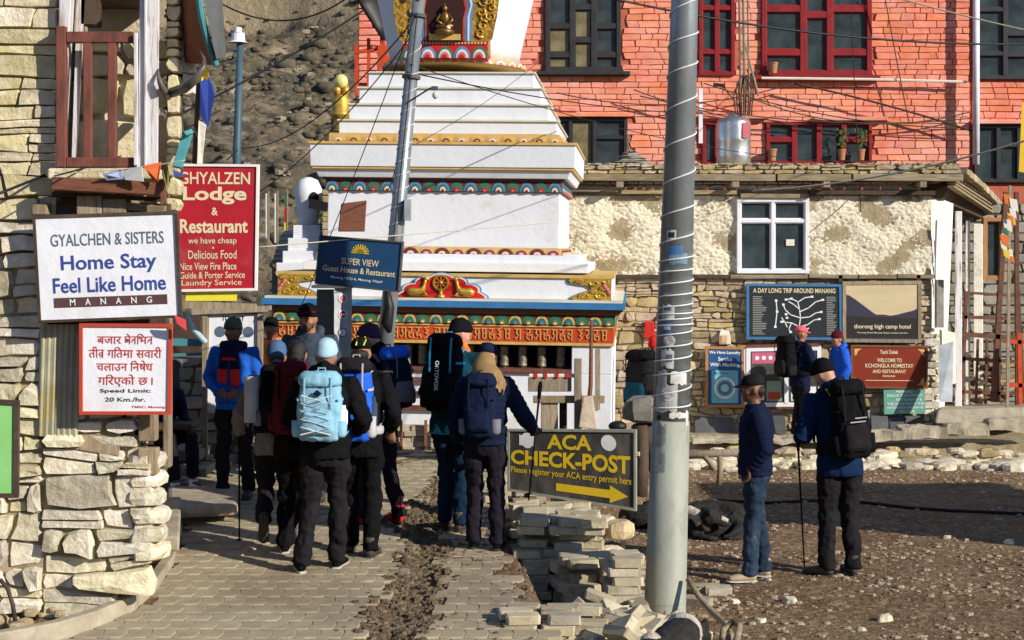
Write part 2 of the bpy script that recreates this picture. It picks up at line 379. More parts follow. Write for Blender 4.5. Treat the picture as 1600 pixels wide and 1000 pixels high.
# ---------------------------------------------------------------- writing
def text_mesh(s, bold=0.0, extrude=.002):
    cu = bpy.data.curves.new('t', 'FONT'); cu.body = s; cu.offset = bold * .5; cu.resolution_u = 3
    ob = bpy.data.objects.new('t', cu); me = bpy.data.meshes.new_from_object(ob)
    bpy.data.objects.remove(ob); return me
class Board:
    """local frame of a flat sign: origin at lower left, axes U V N, size w h (metres)"""
    def __init__(s, tl, tr, br, bl, t=.02):
        s.O = bl; s.U = (br - bl).normalized(); s.w = ((br - bl).length + (tr - tl).length) / 2
        v = (tl - bl); s.h = v.length; s.V = v.normalized(); s.N = s.U.cross(s.V).normalized(); s.t = t
        if s.N.y > 0: s.N = -s.N
        s.tl, s.tr, s.br, s.bl = tl, tr, br, bl
    def P(s, u, v, n=0):           # u,v in 0..1 (v from the top), bilinear so that the slanted outline is kept
        return (s.tl * (1 - u) + s.tr * u) * (1 - v) + (s.bl * (1 - u) + s.br * u) * v + s.N * n
    def slab(s, mb, u0, u1, v0, v1, n0, n1):
        q = [s.P(u0, v1), s.P(u1, v1), s.P(u1, v0), s.P(u0, v0)]
        return mb.hexa([q[0] + s.N * n0, q[1] + s.N * n0, q[2] + s.N * n0, q[3] + s.N * n0, q[0] + s.N * n1, q[1] + s.N * n1, q[2] + s.N * n1, q[3] + s.N * n1])
    def text(s, txt, u0, u1, v0, v1, m, parent, bold=0.0, n=None, shear=0, name='lettering'):
        me = text_mesh(txt, bold); a = np.empty(len(me.vertices) * 3, dtype=np.float32); me.vertices.foreach_get('co', a); a = a.reshape(-1, 3)
        if not len(a): return
        lo = a.min(0); hi = a.max(0); n = s.t + .003 if n is None else n
        b = MB()
        for p in a:
            x = (p[0] - lo[0]) / (hi[0] - lo[0] + 1e-6); y = (p[1] - lo[1]) / (hi[1] - lo[1] + 1e-6)
            b.v.append(tuple(s.P(u0 + (u1 - u0) * x, v1 + (v0 - v1) * y, n)))
        for pl in me.polygons: b.f.append(tuple(pl.vertices)); b.m.append(0)
        bpy.data.meshes.remove(me)
        return b.build(name, m, parent)
    def stroke(s, mb, pts, wd, n=None):   # polyline of given width (metres), points in u,v
        n = s.t + .003 if n is None else n
        q = [s.P(u, v, n) for u, v in pts]
        for a, b in zip(q, q[1:]):
            t = (b - a)
            if t.length < 1e-5: continue
            t.normalize(); x = t.cross(s.N).normalized() * wd / 2; e = t * wd * .3
            mb.hexa([a - x - e, b - x + e, b + x + e, a + x - e] + [p + s.N * .0015 for p in (a - x - e, b - x + e, b + x + e, a + x - e)])
    def disc(s, mb, u, v, r, n=None, seg=16, sx=1.0):
        n = s.t + .003 if n is None else n; c = s.P(u, v, n)
        vs = [c + s.U * math.cos(2 * math.pi * k / seg) * r * sx + s.V * math.sin(2 * math.pi * k / seg) * r for k in range(seg)]
        mb.add(vs, [tuple(range(seg))])
def sign(name, label, cat, tl, tr, br, bl, face, frame, fw=.02, t=.02, fproud=.012, group=None):
    B = Board(tl, tr, br, bl, t); T = thing(name, B.P(.5, 1), label, cat, group)
    b = MB(); B.slab(b, 0, 1, 0, 1, 0, t); b.build('board_face', face, T)
    if frame:
        fu = fw / B.w; fv = fw / B.h; e = fproud
        for nm, q in (('frame_rail', (-fu, 1 + fu, -fv, .0)), ('frame_rail', (-fu, 1 + fu, 1.0, 1 + fv)), ('frame_stile', (-fu, 0, 0, 1)), ('frame_stile', (1, 1 + fu, 0, 1))):
            b = MB(); B.slab(b, *q, -.005, t + e); b.build(nm, frame, T)
    return T, B
K['wheelm'] = mat('wheel_metal', (.30, .27, .20), (.12, .10, .07), 30, .45, .004, 60, metal=.5)
# ================================================================ ground
def lerp_tab(tab, x):
    if x <= tab[0][0]: return tab[0][1]
    for (a, b), (c, d) in zip(tab, tab[1:]):
        if x <= c: return b + (d - b) * (x - a) / (c - a)
    return tab[-1][1]
XB = [(8, .20), (9.6, .22), (11.5, .15), (12.6, -.02), (14.5, -.08), (15.8, .1), (16.8, 1.45), (19, 1.6)]
def path_edge(d): return lerp_tab(XB, d)
def px2x(px, d): return (px - CX) / F * d
GUL = []
for y_, p_ in ((1010, 605), (960, 625), (900, 655), (860, 668), (820, 640), (795, 672), (760, 700), (725, 715), (700, 700)):
    d_ = ground_d(y_, path_z); GUL.append((d_, px2x(p_, d_)))
GW = [(9, .17), (10.5, .22), (11.6, .15), (12.6, .17), (13.4, .28), (14.5, .14), (16, .13), (19, .08)]
def ground_z(x, y):
    e = path_edge(y); t = max(0, min(1, (e + .18 - x) / .25)); t = t * t * (3 - 2 * t)
    if y > 18.2: t *= max(0, min(1, (20.5 - y) / 2))
    z = yard_z(y) * (1 - t) + (path_z(y) - (.010 if x < path_edge(y) else .04)) * t
    g = abs(x - lerp_tab(GUL, y)) / lerp_tab(GW, y)
    if g < 1.3 and y < 19: z -= .05 * max(0, 1 - g)
    v = Vector((x * 1.3, y * 1.3, 0))
    ng = .2 if (t > .9 and g > 1.2 and y < 16) else 1
    z += ng * (.022 * noise.noise(v) + .012 * noise.noise(v * 4.1) + .010 * noise.noise(v * 11))
    return z
def grid(x0, x1, y0, y1, st, fn):
    nx = int((x1 - x0) / st) + 1; ny = int((y1 - y0) / st) + 1
    vs = [(x0 + i * st, y0 + j * st, fn(x0 + i * st, y0 + j * st)) for j in range(ny) for i in range(nx)]
    fs = [(j * nx + i, j * nx + i + 1, (j + 1) * nx + i + 1, (j + 1) * nx + i) for j in range(ny - 1) for i in range(nx - 1)]
    return vs, fs
b = MB(); b.add(*grid(-5, 8.2, 7.5, 22.4, .055, ground_z)); stag(b.build('ground', K['earth'], sm=True))
b = MB()
for (x0, x1, y0, y1) in ((-200, -4.95, -60, 70), (8.15, 200, -60, 70), (-4.95, 8.15, -60, 7.55), (-4.95, 8.15, 22.35, 70)):
    b.add([(x0, y0, -.10), (x1, y0, -.10), (x1, y1, -.10), (x0, y1, -.10)], [(0, 1, 2, 3)])
stag(b.build('outer_ground', K['earth']))
# loose stones and gravel of the yard: nobody could count them
b = MB(); rs = random.Random(3)
def pebble(b, x, y, z, r, rs, sq=.55):
    n = 6; vs = [(x, y, z - r * .3)]; a0 = rs.random() * 6
    for k, (q, hz) in enumerate(((1, .0), (.72, sq))):
        for i in range(n):
            a = a0 + 2 * math.pi * i / n; rr = r * q * rs.uniform(.75, 1.2)
            vs.append((x + rr * math.cos(a) * 1.25, y + rr * math.sin(a), z + r * hz * rs.uniform(.7, 1.2)))
    fs = [(1 + i, 1 + (i + 1) % n, 7 + (i + 1) % n, 7 + i) for i in range(n)] + [tuple(7 + i for i in range(n))]
    b.add(vs, fs)
for i in range(12000):
    y = rs.uniform(9.0, 21.2); x = rs.uniform(path_edge(y) + .1, y * .36 + .3)
    if noise.noise(Vector((x * .9, y * .9, 5))) < rs.uniform(-.5, .25): continue
    r = .006 + .030 * rs.random() ** 5
    pebble(b, x, y, ground_z(x, y), r, rs)
stag(b.build('yard_gravel', K['pebble']), 'stuff')
for i, (px, py, r, lab) in enumerate([(1148, 940, .045, 'grey stone lying beside the hose'), (1236, 940, .055, 'pale angular stone lying alone on the yard below the man in the cap'), (1190, 972, .04, 'small pale stone near the bottom of the picture by the hose'), (1382, 968, .06, 'flat pale stone with brown patches at the bottom of the yard'), (1576, 760 + 80, .05, 'stone near the right end of the shaded strip'), (1480, 832, .045, 'cream pebble on sunlit yard below the shaded strip'), (1345, 968 + 18, .035, 'lowest small stone in the yard')]):
    d = ground_d(py, lambda d: 0); x = px2x(px, d); b = MB(); pebble(b, x, d, ground_z(x, d), r, rs, .8)
    tagp(b.build('yard_stone', K['stone_pale'], bevel=.006), lab, 'stone', 'loose stones on the yard')
b = MB()
for i in range(5200):
    y = rs.uniform(9.2, 18.5); c = lerp_tab(GUL, y); x = c + rs.gauss(0, 1) * lerp_tab(GW, y) * .6
    r = .006 + .030 * rs.random() ** 3; pebble(b, x, y, ground_z(x, y) + .004, r, rs, .8)
for i in range(900):
    y = rs.uniform(9.4, 15); x = path_edge(y) + rs.uniform(-.45, .25); pebble(b, x, y, ground_z(x, y), .006 + .02 * rs.random() ** 3, rs, .8)
stag(b.build('gully_rubble', K['soil']), 'stuff')
# the paved lane
path = thing('path', (0, 12, .3), 'dusty paved lane with a broken gully down its middle', None, kind='structure'); del path['label']
def left_limit(y): return lerp_tab([(9.4, -3.0), (9.8, -2.86), (10.45, -2.5), (11.3, -2.58), (12.5, -2.68), (14, -2.95), (16, -3.4), (19, -3.9)], y)
PV = []; rw = .205; cw = .155; y = 9.25; row = 0
while y < 18.3:
    off = (row % 2) * cw / 2; i = -40
    while i < 14:
        x = i * cw + off; i += 1
        if x < left_limit(y) or x > min(path_edge(y), .9) + .05 + .25 * noise.noise(Vector((y * 3, 0, 0))): continue
        if 10.5 < y and x > path_edge(y) - .12 and y < 13: continue
        g = lerp_tab(GUL, y) + .06 * noise.noise(Vector((y * 4, 3, 0))); gw = lerp_tab(GW, y) * (1 + .45 * noise.noise(Vector((x * 9, y * 3, 2))))
        if abs(x - g) < gw: continue
        if noise.noise(Vector((x * 2.3, y * 2.3, 9))) > .48 and x > lerp_tab(GUL, y): continue
        PV.append((x, y))
    y += rw; row += 1
def paver(b, x, y):
    z = path_z(y) + .004 * random.random() + .012 * noise.noise(Vector((x, y, 0))); t = random.uniform(-.012, .012)
    a, c = cw / 2 - .0012, rw / 2 - .0012; k = .016
    o = [(-a, -c), (0, -c - k), (a, -c), (a + .012, 0), (a, c), (0, c - k), (-a, c), (-a + .012, 0)]
    rot = random.uniform(-.015, .015); vs = []
    for q, hz in ((1, -.06), (1, -.004), (.965, 0)):
        for (u, v) in o:
            u *= q; v *= q; vs.append((x + u - v * rot, y + v + u * rot, z + hz + u * t + v * t * .6))
    n = 8; b.add(vs, [(i, (i + 1) % n, n + (i + 1) % n, n + i) for i in range(n)] + [(n + i, n + (i + 1) % n, 2 * n + (i + 1) % n, 2 * n + i) for i in range(n)] + [tuple(2 * n + i for i in range(n))])
PV.sort(key=lambda p: p[1])
for p in PV[:300]:
    b = MB(); paver(b, *p); b.build('paver', K['paver'], path)
b = MB()
for p in PV[300:]: paver(b, *p)
stag(b.build('paving', K['paver'], path), 'stuff')
# kerb curving round the corner of the left house
b = MB(); kp = []
for px, py in ((-20, 1004), (30, 995), (90, 983), (150, 965), (200, 944), (238, 915), (262, 882), (274, 852), (279, 822)):
    d = ground_d(py, lambda q: .37); kp.append(Vector((px2x(px, d), d, .36)))
for i, p in enumerate(kp): pass
for p, q in zip(kp, kp[1:]): b.bar(p - (q - p) * .04, q + (q - p) * .04, .085, .13 + .01 * random.random())
stag(b.build('kerb', K['concrete'], bevel=.012))

b = MB(); rs = random.Random(77)
for i in range(60):
    t = rs.random(); p = kp[3].lerp(kp[8], t) if rs.random() < .5 else kp[1].lerp(kp[5], t)
    rock(b, (p.x - .05 - rs.random() * .25, p.y + .08 + rs.random() * .3, .34 + rs.random() * .05), rs.uniform(.02, .07), i)
stag(b.build('corner_rubble', K['stone_brown']), 'stuff')
# ================================================================ hillside beyond
def hill_z(x, y):
    s = max(0, y - 48)
    z = s * .285 + 4 * noise.noise(Vector((x * .02, y * .02, 0))) + 2.6 * noise.noise(Vector((x * .06, y * .06, 4))) + 1.6 * noise.noise(Vector((x * .19, y * .19, 7))) + .8 * noise.noise(Vector((x * .55, y * .5, 2))) + .45 * abs(noise.noise(Vector((x * 1.3, y * 1.1, 6))))
    z += 5 * max(0, noise.noise(Vector((x * .035 + 8, y * .05, 1)))) + (14 * max(0, min(1, (y - 104 - 6 * noise.noise(Vector((x * .08, 0, 0)))) / 6)) if y > 90 else 0)
    return z * min(1, s / 14) - .3
def hgrid(x0, x1, nx, ys, fn):
    ny = len(ys); vs = [(x0 + (x1 - x0) * i / (nx - 1), y, fn(x0 + (x1 - x0) * i / (nx - 1), y)) for y in ys for i in range(nx)]
    fs = [(j * nx + i, j * nx + i + 1, (j + 1) * nx + i + 1, (j + 1) * nx + i) for j in range(ny - 1) for i in range(nx - 1)]
    return vs, fs
m = bpy.data.materials.new('hillside'); m.use_nodes = True; t = m.node_tree; N = t.nodes; L = t.links
tc = N.new('ShaderNodeTexCoord'); bs = N['Principled BSDF']; bs.inputs['Roughness'].default_value = .97; bs.inputs['Specular IOR Level'].default_value = .1
def nzn(sc, det, st=(1, 1, 1)):
    mp = N.new('ShaderNodeMapping'); mp.inputs['Scale'].default_value = st; L.new(tc.outputs['Object'], mp.inputs[0])
    n = N.new('ShaderNodeTexNoise'); n.inputs['Scale'].default_value = sc; n.inputs['Detail'].default_value = det; n.inputs['Roughness'].default_value = .68; L.new(mp.outputs[0], n.inputs['Vector']); return n.outputs['Fac']
def mixn(f, lo, hi, a, c):
    r = N.new('ShaderNodeMapRange'); r.inputs['From Min'].default_value = lo; r.inputs['From Max'].default_value = hi; L.new(f, r.inputs['Value'])
    x = N.new('ShaderNodeMix'); x.data_type = 'RGBA'; L.new(r.outputs[0], x.inputs[0])
    for i, q in ((6, a), (7, c)):
        if isinstance(q, tuple): x.inputs[i].default_value = (*q, 1)
        else: L.new(q, x.inputs[i])
    return x.outputs[2]
c = mixn(nzn(.16, 8), .42, .58, (.12, .10, .07), (.22, .17, .11))
c = mixn(nzn(.5, 8, (1, 1, 2.2)), .54, .64, c, (.34, .28, .20))
c = mixn(nzn(.9, 8), .50, .60, c, (.075, .07, .055))
c = mixn(nzn(.33, 8), .56, .64, c, (.085, .08, .055))
geo = N.new('ShaderNodeNewGeometry'); sx = N.new('ShaderNodeSeparateXYZ'); L.new(geo.outputs['Normal'], sx.inputs[0])
c = mixn(sx.outputs['Z'], .55, .30, c, (.33, .265, .165))
L.new(c, bs.inputs['Base Color']); bp = N.new('ShaderNodeBump'); bp.inputs['Distance'].default_value = .5; L.new(nzn(1.3, 8), bp.inputs['Height']); L.new(bp.outputs[0], bs.inputs['Normal'])
K['hill'] = m
ys = [44 + i * .4 for i in range(200)] + [124 + i * 4 for i in range(60)]
b = MB(); b.add(*hgrid(-60, 14, 260, ys, hill_z)); stag(b.build('hillside', m, sm=True))
b = MB(); b.add(*hgrid(-420, -59.9, 60, ys[::3], hill_z)); b.add(*hgrid(13.9, 420, 60, ys[::3], hill_z)); stag(b.build('outer_hillside', m, sm=True))
b = MB(); rs = random.Random(5)
K['shrub'] = mat('dry_shrub', (.085, .075, .05), (.13, .105, .07), 3, .95, .1, 3); K['outcrop'] = mat('outcrop', (.36, .30, .21), (.24, .195, .135), 1, .95, .1, 3)
for i in range(3200):
    y = rs.uniform(52, 128); x = rs.uniform(-.26 * y, -.04 * y)
    if noise.noise(Vector((x * .09, y * .09, 11))) < rs.uniform(-.5, .4): continue
    z = hill_z(x, y); r = rs.uniform(.08, .34) * (2 if rs.random() < .06 else 1)
    rock(b, (x, y, z + r * .15), r, i % 97, (1.2, .9, .7), .8)
stag(b.build('hillside_shrubs', K['shrub'], sm=True), 'stuff')
b = MB()
for i in range(420):
    y = rs.uniform(60, 125); x = rs.uniform(-.26 * y, -.04 * y)
    if noise.noise(Vector((x * .07, y * .11, 21))) < rs.uniform(-.3, .4): continue
    rock(b, (x, y, hill_z(x, y) + .1), rs.uniform(.06, .28), i % 89, (1.4, .9, .8), 1.1)
stag(b.build('hillside_outcrops', K['outcrop']), 'stuff')

def back_z(x, y):
    s = max(0, -y - 70); return min(55, s * .36) * (1 + .25 * noise.noise(Vector((x * .02, y * .02, 3)))) - .2
b = MB(); b.add(*hgrid(-420, 420, 70, [-300 + i * 10 for i in range(25)], back_z)); stag(b.build('opposite_hillside', m, sm=True))

# ================================================================ the white stupa
SC = Vector((-.70, 20.6, 0)); SRot = (Matrix.Rotation(R(-4.5), 3, 'Z') @ Matrix.Rotation(R(.75), 3, 'Y'))
stupa = thing('stupa', SC, 'white stepped Buddhist stupa with painted lotus bands and a gilded niche', 'stupa', rot=SRot)
def zf(y, wd): return CH - (y - HY) * (20.6 - wd) / F
def hwp(hp): return hp * 20.6 / (F + hp)
def part(b, name, m, **k): return b.build(name, m, stupa, local=True, **k)
def tier(name, m, hp, y0, y1, flare=0, y1w=None, bevel=.006, dx=0):
    dx = -.09 if y0 < 398 and y0 > 210 else (-.06 if y0 < 211 else -.02)
    """square block: half-width in photo pixels, bottom and top rows"""
    wd = hwp(hp); wt = hwp(hp + flare); z0 = zf(y0, wd); z1 = zf(y1, wt); b = MB()
    b.hexa([Vector(q) for q in ((-wd + dx, -wd, z0), (wd + dx, -wd, z0), (wd + dx, wd, z0), (-wd + dx, wd, z0), (-wt + dx, -wt, z1), (wt + dx, -wt, z1), (wt + dx, wt, z1), (-wt + dx, wt, z1))])
    part(b, name, m, bevel=bevel); return wd, z0, z1
# plinth with the prayer-wheel niches
wB = hwp(265); yB = -wB; zlow = .40; z_ob = zf(578, wB); z_ot = zf(537, wB)
def PX(px, wd=wB): return (px - 690) * (20.6 - wd) / F
b = MB(); b.box(-wB, wB, -wB + .42, wB, zlow - .6, z_ot + .3); part(b, 'core', K['white'])
b = MB(); b.box(-wB, wB, yB + .02, yB + .418, zlow - .6, z_ob - .02); part(b, 'base_wall', K['white'], bevel=.01)
for k, (a, c) in enumerate(((425, 462), (560, 590), (669, 712), (892, 955))):
    b = MB(); b.box(PX(a), PX(c), yB + .021, yB + .417, z_ob - .019, z_ot); part(b, 'pier', K['white'], bevel=.008)
for k, (a, c) in enumerate(((462, 560), (590, 669), (712, 892))):
    b = MB(); b.box(PX(a) + .003, PX(c) - .003, yB - .03, yB + .40, z_ob - .018, z_ob + .03); part(b, 'niche_shelf', K['maroon_old'], bevel=.008)
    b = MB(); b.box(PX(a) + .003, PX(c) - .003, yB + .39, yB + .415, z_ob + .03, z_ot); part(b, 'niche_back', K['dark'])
for px in (480, 510, 540, 610, 632, 655, 730, 755, 785, 814, 844, 874):
    x = PX(px); b = MB(); zc = (z_ob + z_ot) / 2 + .01; r = .052; h = .12
    b.lathe([(.02, -h - .03), (.02, -h), (r, -h), (r * 1.08, -h + .015), (r, -h + .03), (r, -.01), (r * 1.06, 0), (r, .01), (r, h - .03), (r * 1.08, h - .015), (r, h), (.02, h), (.02, h + .03)], (x, yB + .2, zc), 14)
    part(b, 'prayer_wheel', K['wheelm'])
# ledges below the niches
for (y0, y1, e) in ((596, 590, .05), (618, 612, .03), (640, 634, .05)):
    b = MB(); b.box(-wB - e, PX(700), yB - e, yB + .019, zf(y0, wB), zf(y1, wB)); part(b, 'ledge', K['maroon_old'])
b = MB(); b.box(-wB - .10, wB + .06, yB - .12, yB + .018, zlow - .6, zlow + .08); part(b, 'foot_step', K['white'], bevel=.01)
# red lettering band, gold line, cloud frieze
def band(name, m, hp, y0, y1, e=0):
    wd = hwp(hp) + e; b = MB(); b.box(-wd, wd, -wd, wd, zf(y0, wd), zf(y1, wd)); part(b, name, m); return wd, zf(y0, wd), zf(y1, wd)
band('gold_rail', K['ochre'], 265, 536.5, 532, .015)
w1, zb0, zb1 = band('letter_band', K['redband'], 265, 531.5, 509, .008)
band('gold_rail', K['ochre'], 265, 508.5, 505.5, .02)
w2, zc0, zc1 = band('cloud_band', K['brown_side'], 265, 505, 489, .03)
glyphs = [[(0, 1, 1, 1), (.75, 1, .75, 0), (.2, .75, .55, .55), (.2, .75, .15, .3), (.15, .3, .5, .12), (.5, .55, .75, .5)],
          [(0, 1, 1, 1), (.8, 1, .8, 0), (.35, 1, .2, .6), (.2, .6, .55, .45), (.55, .45, .2, .1), (.2, .1, .0, .2)],
          [(0, 1, 1, 1), (.5, 1, .5, .65), (.5, .65, .15, .5), (.15, .5, .3, .2), (.3, .2, .75, .35), (.75, .35, .9, .0)],
          [(0, 1, 1, 1), (.25, 1, .25, .1), (.25, .1, .75, .1), (.75, 1, .75, .1), (.25, .55, .75, .55)],
          [(0, 1, 1, 1), (.6, 1, .6, .7), (.6, .7, .15, .6), (.15, .6, .15, .15), (.15, .15, .6, .0), (.4, .4, .85, .5), (.85, .5, .85, 0)],
          [(.1, 1, .5, 1), (.3, .85, .7, .7), (.7, .7, .3, .5), (.3, .5, .75, .3), (.75, .3, .2, 0), (.5, 1, .8, 1.15)]]
rs = random.Random(11); x = -w1 + .05
while x < w1 - .12:
    gw = rs.uniform(.072, .09); g = rs.choice(glyphs); b = MB(); h = (zb1 - zb0) * .72; z0 = zb0 + (zb1 - zb0) * .13
    for (a0, c0, a1, c1) in g:
        b.bar((x + a0 * gw, -w1 - .004, z0 + c0 * h), (x + a1 * gw, -w1 - .004, z0 + c1 * h), .010, .019, up=Y)
    part(b, 'gilded_letter', K['ochre']); x += gw + (.016 if rs.random() > .14 else .05)
def petals(hp, y0, y1, n, cols, e=.0, name='lotus_petal', face=None, skip=None, sides=True, up=True):
    wd = hwp(hp) + e; z0 = zf(y0, wd); z1 = zf(y1, wd); h = z1 - z0; pw = 2 * wd / n
    for side in (0, 1) if sides else (0,):
        for i in range(n):
            c = -wd + pw * (i + .5); cd = (-.09 if 225 < y0 < 398 else (-.06 if y0 < 225 else 0))
            b = MB()
            for r, k in ((1, 0), (.72, 1), (.45, 2), (.22, 3)):
                poly = []
                for q in range(9):
                    a = math.pi * q / 8; poly.append((pw * .49 * r * math.cos(a), h * .96 * r * math.sin(a) if up else h * (1 - .96 * r * math.sin(a))))
                if not up: poly = poly[::-1]
                b.mi = (k + (0 if k < 2 else i % 2)) % len(cols) if k else i % 2
                t = .004 + .006 * k
                if side == 0: b.prism(poly, Vector((c + cd, -wd, z0)), X, Z, -Y, t)
                else: b.prism(poly, Vector((wd + cd, c, z0)), Y, Z, X, t)
            part(b, name, cols)
petals(265, 504, 490, 26, [K['ochre'], K['green'], K['blue'], K['gold'], K['petal_w'], K['red']], .03, 'cloud_scroll')
# canopy roof over the wheels
wE = hwp(286); zt = zf(470, wE); zb = zf(480, wE)
b = MB(); b.box(-wE, wE, -wE, wE, zb, zt); part(b, 'roof_edge', K['blue'])
wI = w2 + .04; b = MB()
zi = zf(489, w2) + .004
b.hexa([Vector(q) for q in ((-wI, -wI, zi), (wI, -wI, zi), (wI, wI, zi), (-wI, wI, zi), (-wE + .02, -wE + .02, zb - .002), (wE - .02, -wE + .02, zb - .002), (wE - .02, wE - .02, zb - .002), (-wE + .02, wE - .02, zb - .002))])
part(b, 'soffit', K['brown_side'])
b = MB(); b.box(-wE + .03, wE - .03, -wE + .03, wE - .03, zt + .001, zt + .03); part(b, 'roof_top', K['cream_side'])
# parapet with gilded corners and deer
wP = hwp(262); zp0 = zt + .031; zp1 = zf(432, wP)
b = MB(); b.box(-wP, wP, -wP, wP, zp0, zp1); part(b, 'parapet', K['white'], bevel=.006)
b = MB(); b.box(-wP - .03, wP + .03, -wP - .03, wP + .03, zp1 + .001, zp1 + .035); part(b, 'parapet_cap', K['ochre'])
def frac(x0, x1, pts): return pts
hP = zp1 - zp0
for sgn in (-1, 1):
    b = MB()
    poly = [(0, 0), (.46, 0), (.50, .04), (.44, .10), (.36, .16), (.28, .20), (.24, .26), (.30, .31), (.40, .33), (.50, .36), (.53, .42), (.50, .46), (0, .46)]
    poly = [(-sgn * p[0] * .98, p[1] * hP / .46) for p in poly]
    if sgn > 0: poly = poly[::-1]
    O = Vector((sgn * wP, -wP, zp0))
    pb = MB(); pb.prism([(p[0] * 1.05, p[1]) for p in poly], O, X, Z, -Y, .012); part(pb, 'ornament_border', K['blue'])
    b.prism(poly, O, X, Z, -Y, .03)
    for (cx, cz, r, tw) in ((.32, .08, .07, 1), (.12, .10, .07, -1), (.38, .39, .05, 1), (.20, .36, .06, -1), (.09, .25, .05, 1), (.21, .17, .04, 1), (.06, .40, .04, -1)):
        pts = [O + Vector((-sgn * (cx + r * (1 - t / 14) * math.cos(tw * t * .75)), -.034, (cz + r * (1 - t / 14) * math.sin(tw * t * .75)) * hP / .46)) for t in range(13)]
        b.tube(pts, [.014 * (1 - t / 20) for t in range(13)], 6)
    part(b, 'corner_ornament', K['gold'])
    b = MB()
    for k in range(5):
        a = 1.57 + (k - 2) * .7; b.ball(O + Vector((-sgn * .05 + .035 * math.cos(a) * -sgn * -1, -.04, hP * .5 + .05 * math.sin(a - 1.57))), .022, .012, .022, 8, 5)
    part(b, 'flower_boss', K['pink'])
# red lobed plaque with wheel and two deer
cxp = PX(687, wP); pw = .55; ph = hP * 1.16
def lobes(s):
    pts = []
    ctr = [(-.80, .0, .22), (-.62, .34, .24), (-.33, .62, .25), (0, .74, .27), (.33, .62, .25), (.62, .34, .24), (.80, .0, .22)]
    for a in range(33):
        th = math.pi * a / 32; best = 0
        for (cx_, cy_, r) in ctr:
            dx, dy = math.cos(th), math.sin(th); bq = dx * cx_ + dy * cy_; dq = bq * bq - (cx_ * cx_ + cy_ * cy_ - r * r)
            if dq > 0: best = max(best, bq + math.sqrt(dq))
        pts.append((best * math.cos(th) * pw * s, max(0, best * math.sin(th)) * ph * .98 * s))
    return pts
O = Vector((cxp, -wP - .001, zp0 + .002))
b = MB(); b.prism(lobes(1.04), O, X, Z, -Y, .038); part(b, 'plaque_border', K['petal_b'])
b = MB(); b.prism(lobes(1.0), O, X, Z, -Y, .044); part(b, 'plaque_rim', K['petal_w'])
b = MB(); b.prism(lobes(.95), O, X, Z, -Y, .050); part(b, 'plaque', K['red'])
b = MB(); cz = zp0 + ph * .62; rr = .088
for k in range(20):
    a, a2 = 2 * math.pi * k / 20, 2 * math.pi * (k + 1) / 20
    b.bar((cxp + rr * math.cos(a), -wP - .066, cz + rr * math.sin(a)), (cxp + rr * math.cos(a2), -wP - .066, cz + rr * math.sin(a2)), .02, .022, up=Y)
for k in range(8):
    a = math.pi * k / 4; b.bar((cxp, -wP - .064, cz), (cxp + rr * math.cos(a), -wP - .064, cz + rr * math.sin(a)), .010, .014, up=Y)
b.ball((cxp, -wP - .066, cz), .022); b.lathe([(.05, 0), (.045, .02), (.02, .035), (.02, .07), (.03, .085), (.015, .1)], (cxp, -wP - .060, zp0 + .01), 10)
part(b, 'dharma_wheel', K['gold'])
for sgn in (-1, 1):
    b = MB(); q = lambda x_, z_: Vector((cxp + sgn * (.03 + x_ * .88), -wP - .066, zp0 + .02 + z_ * .74))
    b.tube([q(.42, .05), q(.38, .075), q(.32, .070), q(.25, .08), q(.215, .11), q(.195, .17), q(.185, .23), q(.175, .27)], [.03, .048, .044, .042, .036, .022, .018, .016], 10)
    b.tube([q(.195, .285), q(.165, .285), q(.125, .268)], [.020, .020, .010], 8)
    b.tube([q(.195, .29), q(.225, .335)], [.010, .004], 6); b.tube([q(.18, .30), q(.195, .345)], [.010, .004], 6)
    b.tube([q(.21, .06), q(.15, .02), q(.24, .012)], [.024, .015, .012], 6); b.tube([q(.36, .05), q(.27, .014), q(.38, .010)], [.03, .018, .012], 6)
    part(b, 'gilded_deer', K['gold'], sm=True)
# steps up to the body
tier('step', K['white'], 224, 424, 410); tier('step', K['white'], 206, 410, 397)
tier('lotus_course', K['ochre'], 186, 397, 386); petals(186, 396.5, 386.5, 15, [K['peach'], K['maroon'], K['pink'], K['petal_w']], .002)
tier('main_body', K['white'], 182, 386, 299)
tier('lotus_course', K['maroon'], 186, 299, 282); petals(186, 298.5, 283, 17, [K['petal_b'], K['green'], K['petal_w'], K['red'], K['pink']], .002)
tier('ochre_fillet', K['brown_side'], 190, 282, 278)
tier('cornice_lower', K['white'], 196, 278, 265, 6)
tier('ochre_fillet', K['ochre'], 206, 265, 261.5)
tier('cornice_slab', K['white'], 208, 261, 226, 1.5)
tier('cornice_cap', K['ochre'], 212, 226, 221.5)
tier('lotus_course', K['ochre'], 182, 221.5, 209); petals(182, 221, 209.5, 15, [K['peach'], K['ochre'], K['petal_w'], K['maroon'], K['peach']], .002)
for hp, y0, y1 in ((171, 209, 187), (157, 187, 162), (143, 162, 136), (130, 136, 112)):
    tier('step', K['white'], hp, y0, y1 + 2.8, dx=.04); tier('step_lip', K['cream_side'], hp + 3.5, y1 + 2.8, y1, dx=.04)
